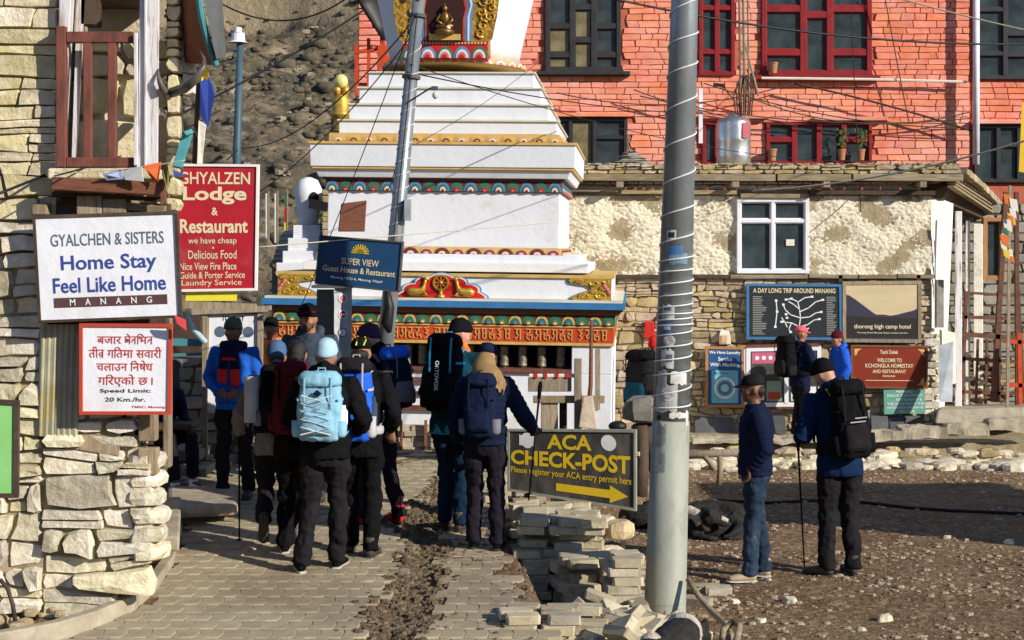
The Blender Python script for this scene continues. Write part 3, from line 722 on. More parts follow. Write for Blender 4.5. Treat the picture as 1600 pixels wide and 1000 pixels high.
# bell shaped dome
zd = zf(112, 0); s = 20.6 / F; dcx = -.14; prof = [(.88, zd), (.95, zd + .02), (.95, zd + .06), (.86, zd + .09)]
part(MB().lathe(prof, (dcx, 0, 0), 40), 'dome_ring', K['ochre'], sm=True)
prof = [(.86, zd + .08), (.90, zd + .3), (1.0, zd + .75), (1.12, zd + 1.3), (1.22, zd + 1.75), (1.22, zd + 2.0), (1.12, zd + 2.25), (.85, zd + 2.5), (.5, zd + 2.62), (.45, zd + 2.65)]
part(MB().lathe(prof, (dcx, 0, 0), 48), 'dome', K['white'], sm=True)
b = MB(); b.box(dcx - .42, dcx + .42, -.42, .42, zd + 2.63, zd + 3.2); b.lathe([(.38 - .03 * i, zd + 3.2 + .12 * i) for i in range(11)], (dcx, 0, 0), 20); part(b, 'spire', K['gold'])
for i in range(22):
    a = R(-90 + (i - 10.5) * 13); p = Vector((dcx + .95 * math.cos(a), .95 * math.sin(a), zd + .015)); T_ = Vector((-math.sin(a), math.cos(a), 0)); Nn = Vector((math.cos(a), math.sin(a), 0))
    b = MB()
    for r, k in ((1, 0), (.7, 1), (.4, 2)):
        b.mi = k; b.prism([(.10 * r * math.cos(math.pi * q / 8), .07 * r * math.sin(math.pi * q / 8)) for q in range(9)], p, T_, Z, Nn, .004 + .006 * k)
    part(b, 'dome_petal', [K['peach'], K['petal_w'], K['pink']])
# gilded niche panel on the dome front
nz0 = zd + .10; yF = -1.02
def up(v): return Vector((dcx, yF, nz0 + v))
b = MB(); b.prism([(-.56, .17), (-.60, .20), (-.66, .5), (-.76, 1.5), (.76, 1.5), (.66, .5), (.60, .20), (.56, .17)][::-1], up(0), X, Z, -Y, .02); b2 = b
b2.box(dcx - .55, dcx + .55, yF, -.6, nz0 + .0, nz0 + 1.5); part(b2, 'niche_panel', mat('gilded_carving', (.50, .30, .04), (.20, .09, .015), 18, .45, .02, 24, metal=.35))
b = MB(); rs = random.Random(2)
for i in range(46):
    sx = rs.choice((-1, 1)); v = rs.uniform(.24, 1.4); u = rs.uniform(.34, .56 + v * .1); r = rs.uniform(.04, .075); tw = rs.choice((-1, 1)); ph0 = rs.random() * 6
    b.tube([up(v + r * (1 - t / 12) * math.sin(tw * t * .8 + ph0)) + X * (sx * u + r * (1 - t / 12) * math.cos(tw * t * .8 + ph0)) - Y * .03 for t in range(10)], [.016 * (1 - t / 14) for t in range(10)], 5)
part(b, 'carved_scrolls', K['gold'], sm=True)['kind'] = 'stuff'
def arch(s, e=0):
    pts = [(-.24, .17), (-.24, .45), (-.27, .58), (-.24, .72), (-.16, .80), (-.10, .92), (0, 1.0), (.10, .92), (.16, .80), (.24, .72), (.27, .58), (.24, .45), (.24, .17)]
    return [(x_ * s, .17 + (y_ - .17) * (1 + (s - 1) * .55) - e) for x_, y_ in pts][::-1]
for s_, t_, m_, nm in ((1.42, .035, 'petal_b', 'arch_border'), (1.28, .045, 'petal_w', 'arch_line'), (1.2, .052, 'blue', 'arch_band'), (1.06, .06, 'redband', 'arch_rim')):
    part(MB().prism(arch(s_), up(0), X, Z, -Y, t_), nm, K[m_])
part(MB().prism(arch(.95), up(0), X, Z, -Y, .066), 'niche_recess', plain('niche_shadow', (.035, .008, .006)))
b = MB(); g = up(0) - Y * .10; b.box(g.x - .20, g.x + .20, g.y, g.y + .05, g.z + .175, g.z + .25); part(b, 'altar', K['ochre'])
b = MB(); g = up(.25) - Y * .10
b.lathe([(.12, 0), (.13, .03), (.10, .06)], g, 14); b.ball(g + Z * .10, .12, .05, .05); b.ball(g + Z * .2, .06, .045, .09); b.ball(g + Z * .32, .036, .036, .045)
b.tube([g + Z * .25 + X * .055, g + Z * .17 + X * .10 - Y * .02, g + Z * .12 + X * .03 - Y * .05], .016, 6); b.tube([g + Z * .25 - X * .055, g + Z * .17 - X * .10 - Y * .02, g + Z * .12 - X * .03 - Y * .05], .016, 6)
b.tube([g + Z * .36, g + Z * .39], [.014, .004], 6)
o = b.build('buddha_statue', mat('dark_bronze', (.22, .12, .03), None, 10, .4, metal=.7), None, sm=True)
o.matrix_world = wm(stupa) @ Matrix.Translation(o.location); tagp(o, 'small seated bronze figure in the gilded niche of the white stupa', 'statue')
b = MB(); b.lathe([(.02, 0), (.028, .03), (.03, .05)], (0, 0, 0), 10); b.ball((0, 0, .075), .03, .03, .035)
o = b.build('butter_lamp', K['petal_w'], None, sm=True); o.matrix_world = wm(stupa) @ Matrix.Translation(up(.30) - Y * .14 + X * .05); tagp(o, 'pale round offering lamp below the figure in the niche', 'lamp')
b = MB(); b.box(dcx - .54, dcx + .54, yF - .03, -.7, nz0 - .05, nz0 + .165); part(b, 'petal_base', K['red'])
for i in range(5):
    b = MB(); c_ = dcx - .44 + .22 * i
    for r, k in ((1, i % 2), (.74, 2), (.52, 3), (.3, 4)):
        b.mi = k; b.prism([(.108 * r * math.cos(math.pi * q / 8), .15 * r * math.sin(math.pi * q / 8)) for q in range(9)], Vector((c_, yF - .03, nz0 - .045)), X, Z, -Y, .005 + .006 * (1 - r) * 5)
    part(b, 'lotus_petal', [K['green'], K['petal_b'], K['petal_w'], K['pink'], K['red']])
b = MB()
for i in range(26): b.box(dcx - .54 + i * .0415, dcx - .515 + i * .0415, yF - .045, yF - .02, nz0 + .13, nz0 + .162)
part(b, 'bead_row', K['peach'])
for sx in (-1, 1):
    b = MB(); b.ball(up(.72) + X * sx * .50 - Y * .05, .045, .02, .045); part(b, 'round_boss', K['petal_b'])
# ================================================================ window helper
def window(parent, O, U, V, N, w, h, cols, frame, glassm, fw=.07, depth=.10, proud=.03, sill=0, sillm=None, mul=.06, lit=()):
    """cols: list of (relative width, [relative heights from the bottom]) ; returns the window part"""
    b = MB(); P = lambda u, v, n: O + U * u + V * v + N * n
    def bx(b, u0, u1, v0, v1, n0, n1): b.hexa([P(u0, v0, n0), P(u1, v0, n0), P(u1, v0, n1), P(u0, v0, n1), P(u0, v1, n0), P(u1, v1, n0), P(u1, v1, n1), P(u0, v1, n1)])
    bx(b, 0, fw, 0, h, -depth, proud); bx(b, w - fw, w, 0, h, -depth, proud); bx(b, fw, w - fw, 0, fw, -depth, proud); bx(b, fw, w - fw, h - fw, h, -depth, proud)
    W_ = w - 2 * fw; H_ = h - 2 * fw; tot = sum(c[0] for c in cols); u = fw; cells = []
    for i, (cw_, rows_) in enumerate(cols):
        u2 = u + W_ * cw_ / tot
        if i < len(cols) - 1: bx(b, u2 - mul / 2, u2 + mul / 2, fw, h - fw, -depth, proud - .008)
        uu0 = u + (mul / 2 if i else 0); uu1 = u2 - (mul / 2 if i < len(cols) - 1 else 0); rt = sum(rows_); v = fw
        for j, r in enumerate(rows_):
            v2 = v + H_ * r / rt
            if j < len(rows_) - 1: bx(b, uu0, uu1, v2 - mul / 2, v2 + mul / 2, -depth, proud - .014)
            cells.append((uu0, uu1, v + (mul / 2 if j else 0), v2 - (mul / 2 if j < len(rows_) - 1 else 0), len(cells))); v = v2
        u = u2
    o = b.build('window', frame, parent, bevel=.004)
    for (a, c, d, e, k) in cells:
        b = MB(); q = .018
        bx(b, a, a + q, d, e, -.05, -.012); bx(b, c - q, c, d, e, -.05, -.012); bx(b, a + q, c - q, d, d + q, -.05, -.012); bx(b, a + q, c - q, e - q, e, -.05, -.012)
        b.build('sash', frame, o)
        b = MB(); bx(b, a + q, c - q, d + q, e - q, -.05, -.04); b.build('pane', glassm[1] if k in lit else glassm[0], o)
    b = MB(); bx(b, fw, w - fw, fw, h - fw, -.9, -.88); b.build('dark_interior', K['dark'], o)
    if sill:
        b = MB(); bx(b, -sill, w + sill, -.09, .0, -.02, .10); b.build('sill', sillm or frame, o)
    return o
GL = (K['glass'], K['glass_warm'])


# ================================================================ stone house on the right (wall of sign boards)
DH = 22.6; fd = F / DH
def HX(px): return (px - CX) / fd
def HZ(py): return CH - (py - HY) / fd
house = thing('stone_house', (3.5, DH + 2, 0), 'low rubble stone house with cream daubed upper wall and a flat stone-edged roof', 'house')
x0, x1 = HX(700), HX(1455); zb_, zm, zt_ = -.25, HZ(435), HZ(300)
O = Vector((0, DH, 0))
b = MB(); b.box(x0, x1, DH - .004, DH + 4.0, zb_, HZ(296)); b.build('wall_core', K['mud'], house)
st = masonry(x0, x1, .0, zm, (.07, .19), (.09, .42), .004, .05, split=.4, jit=.26, pull=.12)
st = [s for s in st if not (s[2][0] < HX(835) and s[2][1] < 1.2)]
lay(st, house, 'stone', K['stone_brown'], O, X, Z, -Y, key=lambda s: (s[2][0] < HX(940)) * 9 - s[1], proud=(.01, .07), depth=.03, inset=.16)
# daubed plaster wall: lumpy skin over the stones
def lump(x, z):
    v = Vector((x * 10, z * 12, 0)); w_ = noise.voronoi(v)[0]
    return .020 * (1 - min(1, w_[0] * 1.1)) + .016 * noise.noise(v * 2.3) + .016 * noise.noise(v * 5) + .05 * noise.noise(v * .22) + .012
b = MB(); nx, nz = 330, 92; vs = []; wx0, wx1 = HX(835), x1 - .01
for j in range(nz):
    for i in range(nx):
        x = wx0 + (wx1 - wx0) * i / (nx - 1); z = zm - .02 + (HZ(306) - zm + .02) * j / (nz - 1)
        e = min(1, (z - zm + .02) / .06); vs.append((x, DH + .03 - .05 * e - lump(x, z), z))
b.add(vs, [(j * nx + i, j * nx + i + 1, (j + 1) * nx + i + 1, (j + 1) * nx + i) for j in range(nz - 1) for i in range(nx - 1)
           if not (HX(1152) < vs[j * nx + i][0] < HX(1258) and vs[j * nx + i][2] > HZ(426))])
b.build('daubed_wall', K['plaster'], house, sm=True)
b = MB(); b.box(wx0, HX(1151), DH - .030, DH + .02, zm, HZ(306)); b.box(HX(1261), wx1, DH - .030, DH + .02, zm, HZ(306)); b.build('mud_wall', K['mud'], house)
o = window(house, Vector((HX(1150), DH - .09, HZ(427))), X, Z, -Y, HX(1262) - HX(1150), HZ(310) - HZ(427), [(1, [.72, .28]), (1, [.72, .28])], K['white_frame'], GL, fw=.055, mul=.05, depth=.15)
b = MB(); b.ball((HX(1233), DH - .06, HZ(379)), .05, .006, .045, 10, 6); b.box(HX(1227), HX(1240), DH - .068, DH - .06, HZ(384), HZ(374)); b.build('window_sticker', K['petal_w'], house)
# timber bands
for k in range(7):
    a, c = (870, 960, 1045, 1140, 1262, 1340, 1400, 1460)[k:k + 2]
    b = MB(); b.bar((HX(a), DH - .03, HZ(431 + (k % 2))), (HX(c) - .02, DH - .03, HZ(432)), .16, .055); b.build('band_timber', K['wood_dark' if k < 3 else 'wood_h'], house)
for a, c, y_, m_ in ((868, 965, 296, 'wood_h'), (970, 1150, 300, 'wood_h'), (1155, 1262, 306, 'wood_h'), (1262, 1458, 301, 'wood_dark')):
    b = MB(); b.bar((HX(a), DH - .06, HZ(y_)), (HX(c) - .01, DH - .06, HZ(y_ + 1)), .20, .06); b.build('wall_plate', K[m_], house)
st = masonry(HX(880), HX(1440), HZ(297), HZ(284), (.06, .09), (.12, .3), .006, .01, pull=.2)
lay(st, house, 'stone', K['limewash'], Vector((0, DH + .02, 0)), X, Z, -Y, proud=(.02, .05), depth=.03)
rd = DH - .28; rf = F / rd; RX = lambda px: (px - CX) / rf; RZ = lambda py: CH - (py - HY) / rf
for a, c in ((885, 1040), (1042, 1212), (1214, 1330), (1332, 1505)):
    b = MB(); b.bar((RX(a), rd, RZ(277)), (RX(c) - .01, rd, RZ(278)), .10, .10); b.build('eave_beam', K['wood_h'], house, bevel=.008)
for px in (968, 1148, 1290, 1440):
    b = MB(); b.box(RX(px) - .05, RX(px) + .05, rd - .10, DH + .3, RZ(293), RZ(284)); b.build('joist_end', K['wood'], house, bevel=.008)
b = MB(); b.hexa([Vector(q) for q in ((RX(876), rd + .02, RZ(272) + .01), (RX(1502), rd + .02, RZ(272) + .01), (HX(1560) + .3, DH + 4.5, RZ(272) + .0), (RX(876) - .3, DH + 4.5, RZ(272)), (RX(876), rd + .04, RZ(258)), (RX(1500), rd + .04, RZ(258)), (HX(1560) + .3, DH + 4.5, RZ(258)), (RX(876) - .3, DH + 4.5, RZ(258)))]); b.build('roof_slab', K['mud'], house)
st = masonry(RX(885), RX(1502), RZ(272), RZ(257), (.055, .10), (.12, .32), .004, .015, split=.3, jit=.2, pull=.24)
lay(st, house, 'coping_stone', K['stone_brown'], Vector((0, rd + .03, 0)), X, Z, -Y, proud=(.02, .09), depth=.06)
b = MB(); rs = random.Random(8)
for i in range(420): pebble(b, rs.uniform(RX(880), RX(1505)), rs.uniform(rd - .02, rd + .5), RZ(257), rs.uniform(.02, .05), rs, .5)
stag(b.build('roof_gravel', K['mud'], house), 'stuff')
# right return of the house: white washed flank, posts, eave running back
cx_, cy_ = x1, DH
fl = lambda px, py, d: W(px, py, d)
b = MB()
def quadslab(b, p, n):      # p four corners ccw seen from front, thickness vector n pointing back
    n = Vector(n); p = [Vector(q) for q in p]; b.hexa([p[0] + n, p[1] + n, p[1], p[0], p[3] + n, p[2] + n, p[2], p[3]])
quadslab(b, [fl(1455, 668, DH), fl(1476, 640, DH + .5), fl(1490, 318, DH + .5), fl(1455, 305, DH)], (-.1, .25, 0)); b.build('flank_wall', K['limewash'], house, bevel=.01)
st = masonry(0, .26, .0, HZ(520), (.08, .14), (.1, .22), .006, .01)
lay(st, house, 'stone', K['stone_pale'], Vector((HX(1440), DH - .06, 0)), X, Z, -Y, proud=(.01, .05), depth=.06)
b = MB(); quadslab(b, [fl(1453, 605, DH - .05), fl(1495, 600, DH + .3), fl(1493, 520, DH + .3), fl(1455, 512, DH - .05)], (0, .1, 0)); b.build('loose_plaster', K['plaster'], house, bevel=.02)
for a, c, y0, y1, d_, m_ in ((1492, 1503, 655, 330, DH + .6, 'wood_white'), (1508, 1516, 650, 345, DH + 1.2, 'limewash'), (1521, 1536, 640, 350, DH + 1.8, 'limewash')):
    b = MB(); b.hexa([fl(a, y0, d_), fl(c, y0, d_), fl(c, y0, d_ + .15), fl(a, y0, d_ + .15), fl(a, y1, d_), fl(c, y1, d_), fl(c, y1, d_ + .15), fl(a, y1, d_ + .15)]); b.build('white_post', K[m_], house, bevel=.01)
b = MB(); b.box(HX(1478), HX(1540), DH + 2.2, DH + 2.4, 0, HZ(330)); b.build('porch_back', K['mortar_dark'], house)
# eave of the flank: stepped layers of timber and stone running back to the right
for i in range(9):
    t = i / 8; d_ = rd + .2 + 3.3 * t; px = 1462 + 88 * t; py = 262 + 52 * t
    b = MB(); b.bar(fl(px - 34, py + 28, d_ + .1), fl(px + 16, py + 14, d_), .07, .05); b.build('rafter', K['wood_dark'], house)
b = MB(); b.hexa([fl(1440, 305, rd + .2), fl(1470, 312, rd + .4), fl(1555, 350, rd + 3.7), fl(1520, 345, rd + 3.7), fl(1440, 288, rd + .2), fl(1490, 285, rd + .2), fl(1562, 322, rd + 3.7), fl(1520, 322, rd + 3.7)]); b.build('eave_underside', K['wood_dark'], house)
for i in range(16):
    t = i / 16; t2 = (i + .92) / 16; pa = fl(1500 + 62 * t, 268 + 48 * t + 12 * t * t, rd + .05 + 3.6 * t); pb = fl(1500 + 62 * t2, 268 + 48 * t2 + 12 * t2 * t2, rd + .05 + 3.6 * t2)
    b = MB(); b.bar(pa, pb, .22, .09 + .03 * random.random()); b.build('coping_stone', K['stone_brown'], house, bevel=.015)
for i in range(4):
    b = MB(); b.bar(fl(1486, 276 + i * 5, rd + .02), fl(1560, 322 + i * 6, rd + 3.6), .10, .03); b.build('eave_board', K['wood_h'], house)
o = window(house, fl(1536, 438, DH + 1.9), X, Z, -Y, .34, 1.0, [(1, [1])], K['wood_new'], GL, fw=.06, depth=.1)
# shadow-side wall behind the ladder
rb = thing('rear_wall', (8.6, 25, 0), 'grey block wall of the yard behind the iron ladder frame', 'wall')
b = MB(); b.box(HX(1545) - .1, 12, 25.2, 25.6, -.3, 3.5); b.build('wall_core', K['mortar_dark'], rb)
st = masonry(6.3, 9.6, -.2, 3.5, (.12, .2), (.25, .5), .008, .02, pull=.1); lay(st, rb, 'stone', K['stone_grey'], Vector((0, 25.2, 0)), X, Z, -Y, depth=.02)

# terrace in front of the house: kerb beam, fallen stones
terr = thing('terrace', (5, 21.5, 0), None, None, kind='structure')
b = MB(); b.box(HX(1010) * .96, 12.5, 21.25, 22.7, -.25, .08); b.build('terrace_bed', K['mud'], terr)
segs = [(1085, 1180, 700, 684), (1180, 1265, 700, 683), (1265, 1345, 698, 680), (1345, 1410, 696, 672), (1410, 1480, 694, 668), (1480, 1545, 688, 662), (1545, 1640, 682, 655)]
TD = 21.0; tx = lambda px: (px - CX) * TD / F; tz = lambda py: CH - (py - HY) * TD / F
for a, c, y0, y1 in segs:
    b = MB(); rough_beam(b, (tx(a), TD + .15, (tz(y1 + 1.5) + tz(y0 - 8)) / 2), (tx(c) + .0, TD + .15, (tz(y1) + tz(y0 - 8)) / 2), .30, tz(y1) - tz(y0 - 8), a, 12, .035); b.build('kerb_stone', K['concrete'], terr); continue
    b.hexa([Vector((tx(a), TD, tz(y0) - .05)), Vector((tx(c) - .015, TD, tz(y0) - .05)), Vector((tx(c) - .015, TD + .3, tz(y0) - .05)), Vector((tx(a), TD + .3, tz(y0) - .05)), Vector((tx(a), TD, tz(y1 + 2))), Vector((tx(c) - .015, TD, tz(y1))), Vector((tx(c) - .015, TD + .3, tz(y1))), Vector((tx(a), TD + .3, tz(y1 + 2)))]); b.build('kerb_stone', K['concrete'], terr, bevel=.035)
rs = random.Random(21)
for i in range(86):
    px = 1085 + i * 6.2 + rs.uniform(-8, 8); d_ = TD - rs.uniform(.05, .7); x = (px - CX) * d_ / F; b = MB(); r = rs.uniform(.05, .20)
    rock(b, (x, d_, ground_z(x, d_) + r * .2), r, i, (1.1, .8, .45)); b.build('fallen_stone', K['stone_pale'], terr)
for i in range(48):
    px = 1090 + i * 10.8 + rs.uniform(-4, 4); r = rs.uniform(.05, .17); b = MB(); rock(b, ((px - CX) * (TD - .08) / F, TD - .06, -.17 + rs.uniform(.04, .20)), r, i + 50, (1.3, .7, rs.uniform(.35, .7)), .6); b.build('fallen_stone', K['stone_pale' if i % 2 else 'stone_brown'], terr)
for px, py in ((1100, 664), (1142, 664)):
    pass
slabs = [(1085, 1145, 688, 652), (1196, 1228, 682, 650), (1360, 1388, 673, 650), (1388, 1412, 668, 651), (1413, 1440, 666, 650)]
for i, (a, c, y0, y1) in enumerate(slabs):
    b = MB(); d_ = DH - .14; z0 = CH - (y0 - HY) / F * d_; z1 = CH - (y1 - HY) / F * d_; xa, xc = (a - CX) / F * d_, (c - CX) / F * d_
    b.hexa([Vector(q) for q in ((xa, d_ - .10, z0), (xc, d_ - .10, z0), (xc, d_ - .05, z0), (xa, d_ - .05, z0), (xa + .01, d_ + .02, z1), (xc - .01, d_ + .02, z1), (xc, d_ + .06, z1), (xa, d_ + .06, z1))])
    tagp(b.build('slate_slab', K['slate'], bevel=.006), ['long dark slate slab leaning on the wall just right of the big pole', 'square dark slate slab leaning on the wall behind the capped man', 'slate slab under the green board, first of its row beside the trekker', 'middle slate slab of the row under the green painted board', 'last slate slab before the corner of the stone house'][i], 'slab', 'slate slabs leaning on the house wall')
# rough step and grassy bank to the right
b = MB(); b.hexa([fl(1460, 662, 21.8), fl(1605, 662, 21.8), fl(1660, 655, 23), fl(1462, 655, 23), fl(1465, 640, 21.9), fl(1600, 636, 21.9), fl(1660, 630, 24), fl(1470, 632, 24)]); b.build('bank_step', K['concrete'], terr, bevel=.03)

# ================================================================ red painted building behind
DR = 28.5; fr = F / DR
BX = lambda px: (px - CX) / fr
BZ = lambda py: CH - (py - HY) / fr
BK = dict(gap=.003)
red = thing('brick_building', (4.5, DR + 3, 0), 'tall building of painted salmon red stonework behind the low house', 'building')
b = MB(); b.box(BX(560), BX(1640) + 3, DR + .06, DR + 6, -.3, 11); b.build('wall_core', K['paint_joint'], red)
opens = [(850, 972, -60, 114), (865, 980, 182, 262), (1092, 1150, -60, 120), (1190, 1362, -60, 120), (1097, 1143, 190, 262), (1197, 1362, 188, 262), (1522, 1640, -60, 124), (1522, 1640, 195, 285)]
holes = [(BX(a), BX(c), BZ(d), BZ(e)) for a, c, e, d in opens]
st = masonry(BX(800), BX(1516), BZ(262), BZ(-30), (.095, .135), (.20, .48), .004, .014, holes=holes, split=0, jit=.05, pull=.02)
st2 = masonry(BX(1520), BX(1640), BZ(285), BZ(-30), (.095, .135), (.20, .48), .004, .014, holes=holes, split=0, jit=.05, pull=.02)
lay(st + st2, red, 'brick', K['paint_brick'], Vector((0, DR + .06, 0)), X, Z, -Y, proud=(.024, .036), depth=.02, inset=.07, key=lambda s: (0 if s[2][1] < BZ(0) and s[2][0] > BX(825) else 9) - s[1])
st = masonry(BX(560), BX(620), BZ(130), BZ(-30), (.095, .135), (.2, .45), .005, .01, split=0, jit=.06, pull=.05)
lay(st, red, 'stone', K['paint_brick'], Vector((0, DR + .06, 0)), X, Z, -Y, proud=(.045, .075), depth=.02, inset=.1, limit=0, stuffname='small_bricks')
def rw(a, c, y1, y0, cols, fm, gl=GL, **k): return window(red, Vector((BX(a), DR, BZ(y0))), X, Z, -Y, BX(c) - BX(a), BZ(y1) - BZ(y0), cols, fm, gl, **k)
rw(852, 970, -60, 112, [(1, [.22, .5, .55, .5]), (.95, [.40, .48, .6]), (1, [.22, .5, .55, .5])], K['blackpaint'], fw=.08, mul=.10, sill=.16, depth=.13, lit=(0, 1, 4, 5))
rw(865, 980, 184, 262, [(.45, [.55, .45]), (.8, [1]), (1, [.62, .38])], K['blackpaint'], fw=.06, mul=.06, depth=.12, lit=(2,))
rw(1092, 1148, -60, 118, [(1, [.28, .62, .6]), (1, [.28, .62, .6])], K['winered'], fw=.07, mul=.08)
rw(1190, 1362, -60, 118, [(1, [.26, .62, .6]), (.72, [.6, .52]), (1, [.26, .62, .6])], K['winered'], fw=.09, mul=.12, sill=.14)
rw(1097, 1143, 190, 258, [(1, [1]), (1, [1])], K['winered'], fw=.06, mul=.08)
rw(1197, 1362, 190, 258, [(1, [.6, .4]), (1, [1]), (1, [1]), (1, [.6, .4])], K['winered'], fw=.06, mul=.09)
rw(1522, 1640, -60, 124, [(.8, [.4, .8, .8]), (1.2, [.4, .4, .8, .5])], K['blackpaint'], fw=.07, mul=.08)
rw(1522, 1640, 195, 285, [(.6, [1]), (.6, [.6, .3]), (.8, [1])], K['blackpaint'], fw=.06, mul=.07)
for a, c, py in ((862, 985, 180), (1092, 1200, 183), (1270, 1385, 186), (1518, 1640, 191)):
    b = MB(); b.box(BX(a), BX(c), DR - .12, DR + .05, BZ(py + 3), BZ(py - 3)); b.build('window_hood', K['pink_sill'] if 'pink_sill' in K else K['paint_brick'], red, bevel=.01)
b = MB(); b.box(BX(838), BX(984), DR - .14, DR + .04, BZ(118), BZ(112.5)); b.build('black_sill', K['blackpaint'], red, bevel=.01)
# pots standing inside the red windows
for px, py, r, hgt, lab in ((1206, 116, .085, .2, 'terracotta pot inside the upper wide red window'), (1204, 252, .09, .22, 'terracotta pot at the left end of the lower wide red window'), (1312, 251, .08, .2, 'pot with a leafy plant in the third light of the lower red window'), (1342, 251, .08, .2, 'pot with a thin plant by the right end of the lower red window'), (1133, 250, .06, .14, 'small pot inside the narrow lower red window')):
    c = Vector((BX(px), DR - .16, BZ(py))); t_ = thing('plant_pot', c, lab, 'plant pot', 'pots standing on the red window ledges')
    b = MB(); b.lathe([(r * .72, 0), (r * .95, hgt * .85), (r * 1.06, hgt * .86), (r * 1.06, hgt)], c, 14); b.build('pot', mat('terracotta', (.42, .20, .10), None, 8), t_, sm=False)
    if 'plant' in lab:
        b = MB()
        for k in range(40):
            a = random.random() * 6.3; q = c + Vector((math.cos(a) * random.uniform(0, .13), math.sin(a) * .05, hgt + random.uniform(.02, .34))); s_ = random.uniform(.02, .045)
            b.add([q, q + Vector((s_, 0, s_ * .6)), q + Vector((s_ * .3, -.02, s_ * 1.6)), q + Vector((-s_ * .7, 0, s_))], [(0, 1, 2, 3)])
        stag(b.build('leaves', mat('leaf', (.06, .11, .03), (.12, .16, .05), 20), t_), 'stuff')
b = MB(); b.tube([(BX(1519), DR - .25, BZ(-40)), (BX(1519), DR - .25, BZ(258))], .06, 12)
tagp(b.build('drain_pipe', K['white_frame'], sm=True), 'white plastic drain pipe running down the red building', 'pipe')
# small pale pipe stub beside the near pole, brackets and insulators
b = MB(); b.box(BX(1090), BX(1096), DR - .2, DR - .1, BZ(225), BZ(140)); tagp(b.build('pipe', K['white_frame']), 'short white vertical pipe on the red wall just right of the big pole', 'pipe')
# rooftop cairn with a curled twig, steel tank
cz = RZ(257); c0 = Vector((RX(992), rd + .5, cz)); cn = thing('cairn', c0, 'little heap of flat dark stones on the roof edge beside the pole', 'cairn')
for i in range(9):
    b = MB(); r = .30 - .028 * i; pebble(b, c0.x + random.uniform(-.04, .04), c0.y, cz + .028 * i, r, rs, .16); b.build('flat_stone', K['stone_grey'], cn, bevel=.006)
b = MB(); b.tube([c0 + Vector((-.03, 0, .22)), c0 + Vector((-.07, 0, .34)), c0 + Vector((-.03, 0, .42)), c0 + Vector((-.09, 0, .50))], [.014, .012, .01, .006], 6); b.build('twig', K['wood'], cn)
c0 = Vector((RX(1171), rd + 1.6, cz)); tk = thing('water_tank', c0, 'dented stainless steel water tank on the flat roof', 'tank'); r = .25 * 1.06; hh = .82
b = MB(); b.lathe([(r * .96, 0), (r, .02), (r, .2), (r * 1.012, .22), (r, .24), (r, .44), (r * 1.012, .46), (r, .48), (r, hh - .1), (r * .9, hh - .03), (r * .4, hh + .01), (r * .35, hh + .03)], c0, 32); b.build('drum', K['tank'], tk, sm=True)
b = MB(); b.box(c0.x + .10, c0.x + .21, c0.y - r - .004, c0.y - r + .06, cz + .48, cz + .72); b.build('label', K['pink'], tk)
b = MB(); b.lathe([(.08, hh + .02), (.085, hh + .05), (.05, hh + .06)], c0, 14); b.build('lid', K['tank'], tk)

# ================================================================ old stone house on the left, close by
DL = 10.25; fq = F / DL
LX = lambda px: (px - CX) / fq
LZ = lambda py: CH - (py - HY) / fq
left = thing('stone_house', (-4, DL + 2, .3), 'old house of big pale yellow stones with a railed window, close on the left', 'house')
xc_ = LX(238)
def wedge(b, p0, p1, da, db, z0, z1):        # block whose right end stays out of sight behind its front edge
    xa = LX(p1) * (DL + da) / DL; xb = xa * (DL + db) / (DL + da) - .12 * (db - da)
    b.hexa([Vector(q) for q in ((LX(p0), DL + da, z0), (xa, DL + da, z0), (xb, DL + db, z0), (LX(p0), DL + db, z0), (LX(p0), DL + da, z1), (xa, DL + da, z1), (xb, DL + db, z1), (LX(p0), DL + db, z1))])
b = MB(); wedge(b, -420, 170, .052, 3, -.2, LZ(905) - .002); wedge(b, -420, 232, .054, 3, LZ(905), LZ(700)); b.build('lower_core', K['mud'], left)
b = MB(); wedge(b, -420, 60, .052, 3, LZ(700) + .002, LZ(-90)); b.build('upper_core', K['mud'], left)
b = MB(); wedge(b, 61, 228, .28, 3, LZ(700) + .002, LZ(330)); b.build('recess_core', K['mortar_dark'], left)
OL = Vector((0, DL + .06, 0)); hol = [(LX(85), LX(300), LZ(345), 9), (LX(60), LX(300), LZ(700), LZ(345)), (LX(-40), LX(30), LZ(776), LZ(622))]
st = masonry(LX(-75), LX(64), LZ(985), LZ(345), (.10, .19), (.13, .42), .004, .06, holes=(), split=.45, jit=.2, pull=.10)
lowcut = lambda s: s[2][1] > (LZ(968) if s[2][0] < LX(170) else LZ(968) + (s[2][0] - LX(170)) / (LX(238) - LX(170)) * (LZ(890) - LZ(968))) - .02
st += masonry(LX(64), xc_, LZ(968), LZ(702), (.07, .22), (.10, .50), .004, .07, split=.4, jit=.24, pull=.10)
st += masonry(LX(66), LX(215), LZ(701), LZ(640), (.09, .13), (.14, .3), .008, .03, split=.1, jit=.2, pull=.2)
lay([s for s in st if lowcut(s)], left, 'stone', K['stone_pale'], OL, X, Z, -Y, proud=(.02, .10), depth=.06, inset=.12)
st = masonry(LX(-75), LX(88), LZ(345), LZ(-30), (.06, .18), (.18, .62), .003, .03, split=.2, jit=.16, pull=.06)
lay(st, left, 'stone', K['stone_yellow'], OL, X, Z, -Y, proud=(.03, .07), depth=.06, inset=.10)
# quoins going round the corner
for i in range(3, 9):
    z0 = LZ(965) + i * .122; b = MB(); rock(b, (xc_ - .06 + random.uniform(-.02, .03), DL + .12, z0 + .06), .13, i + 3, (1.15, 1.3, .62), .25); b.build('corner_stone', K['stone_pale'], left)
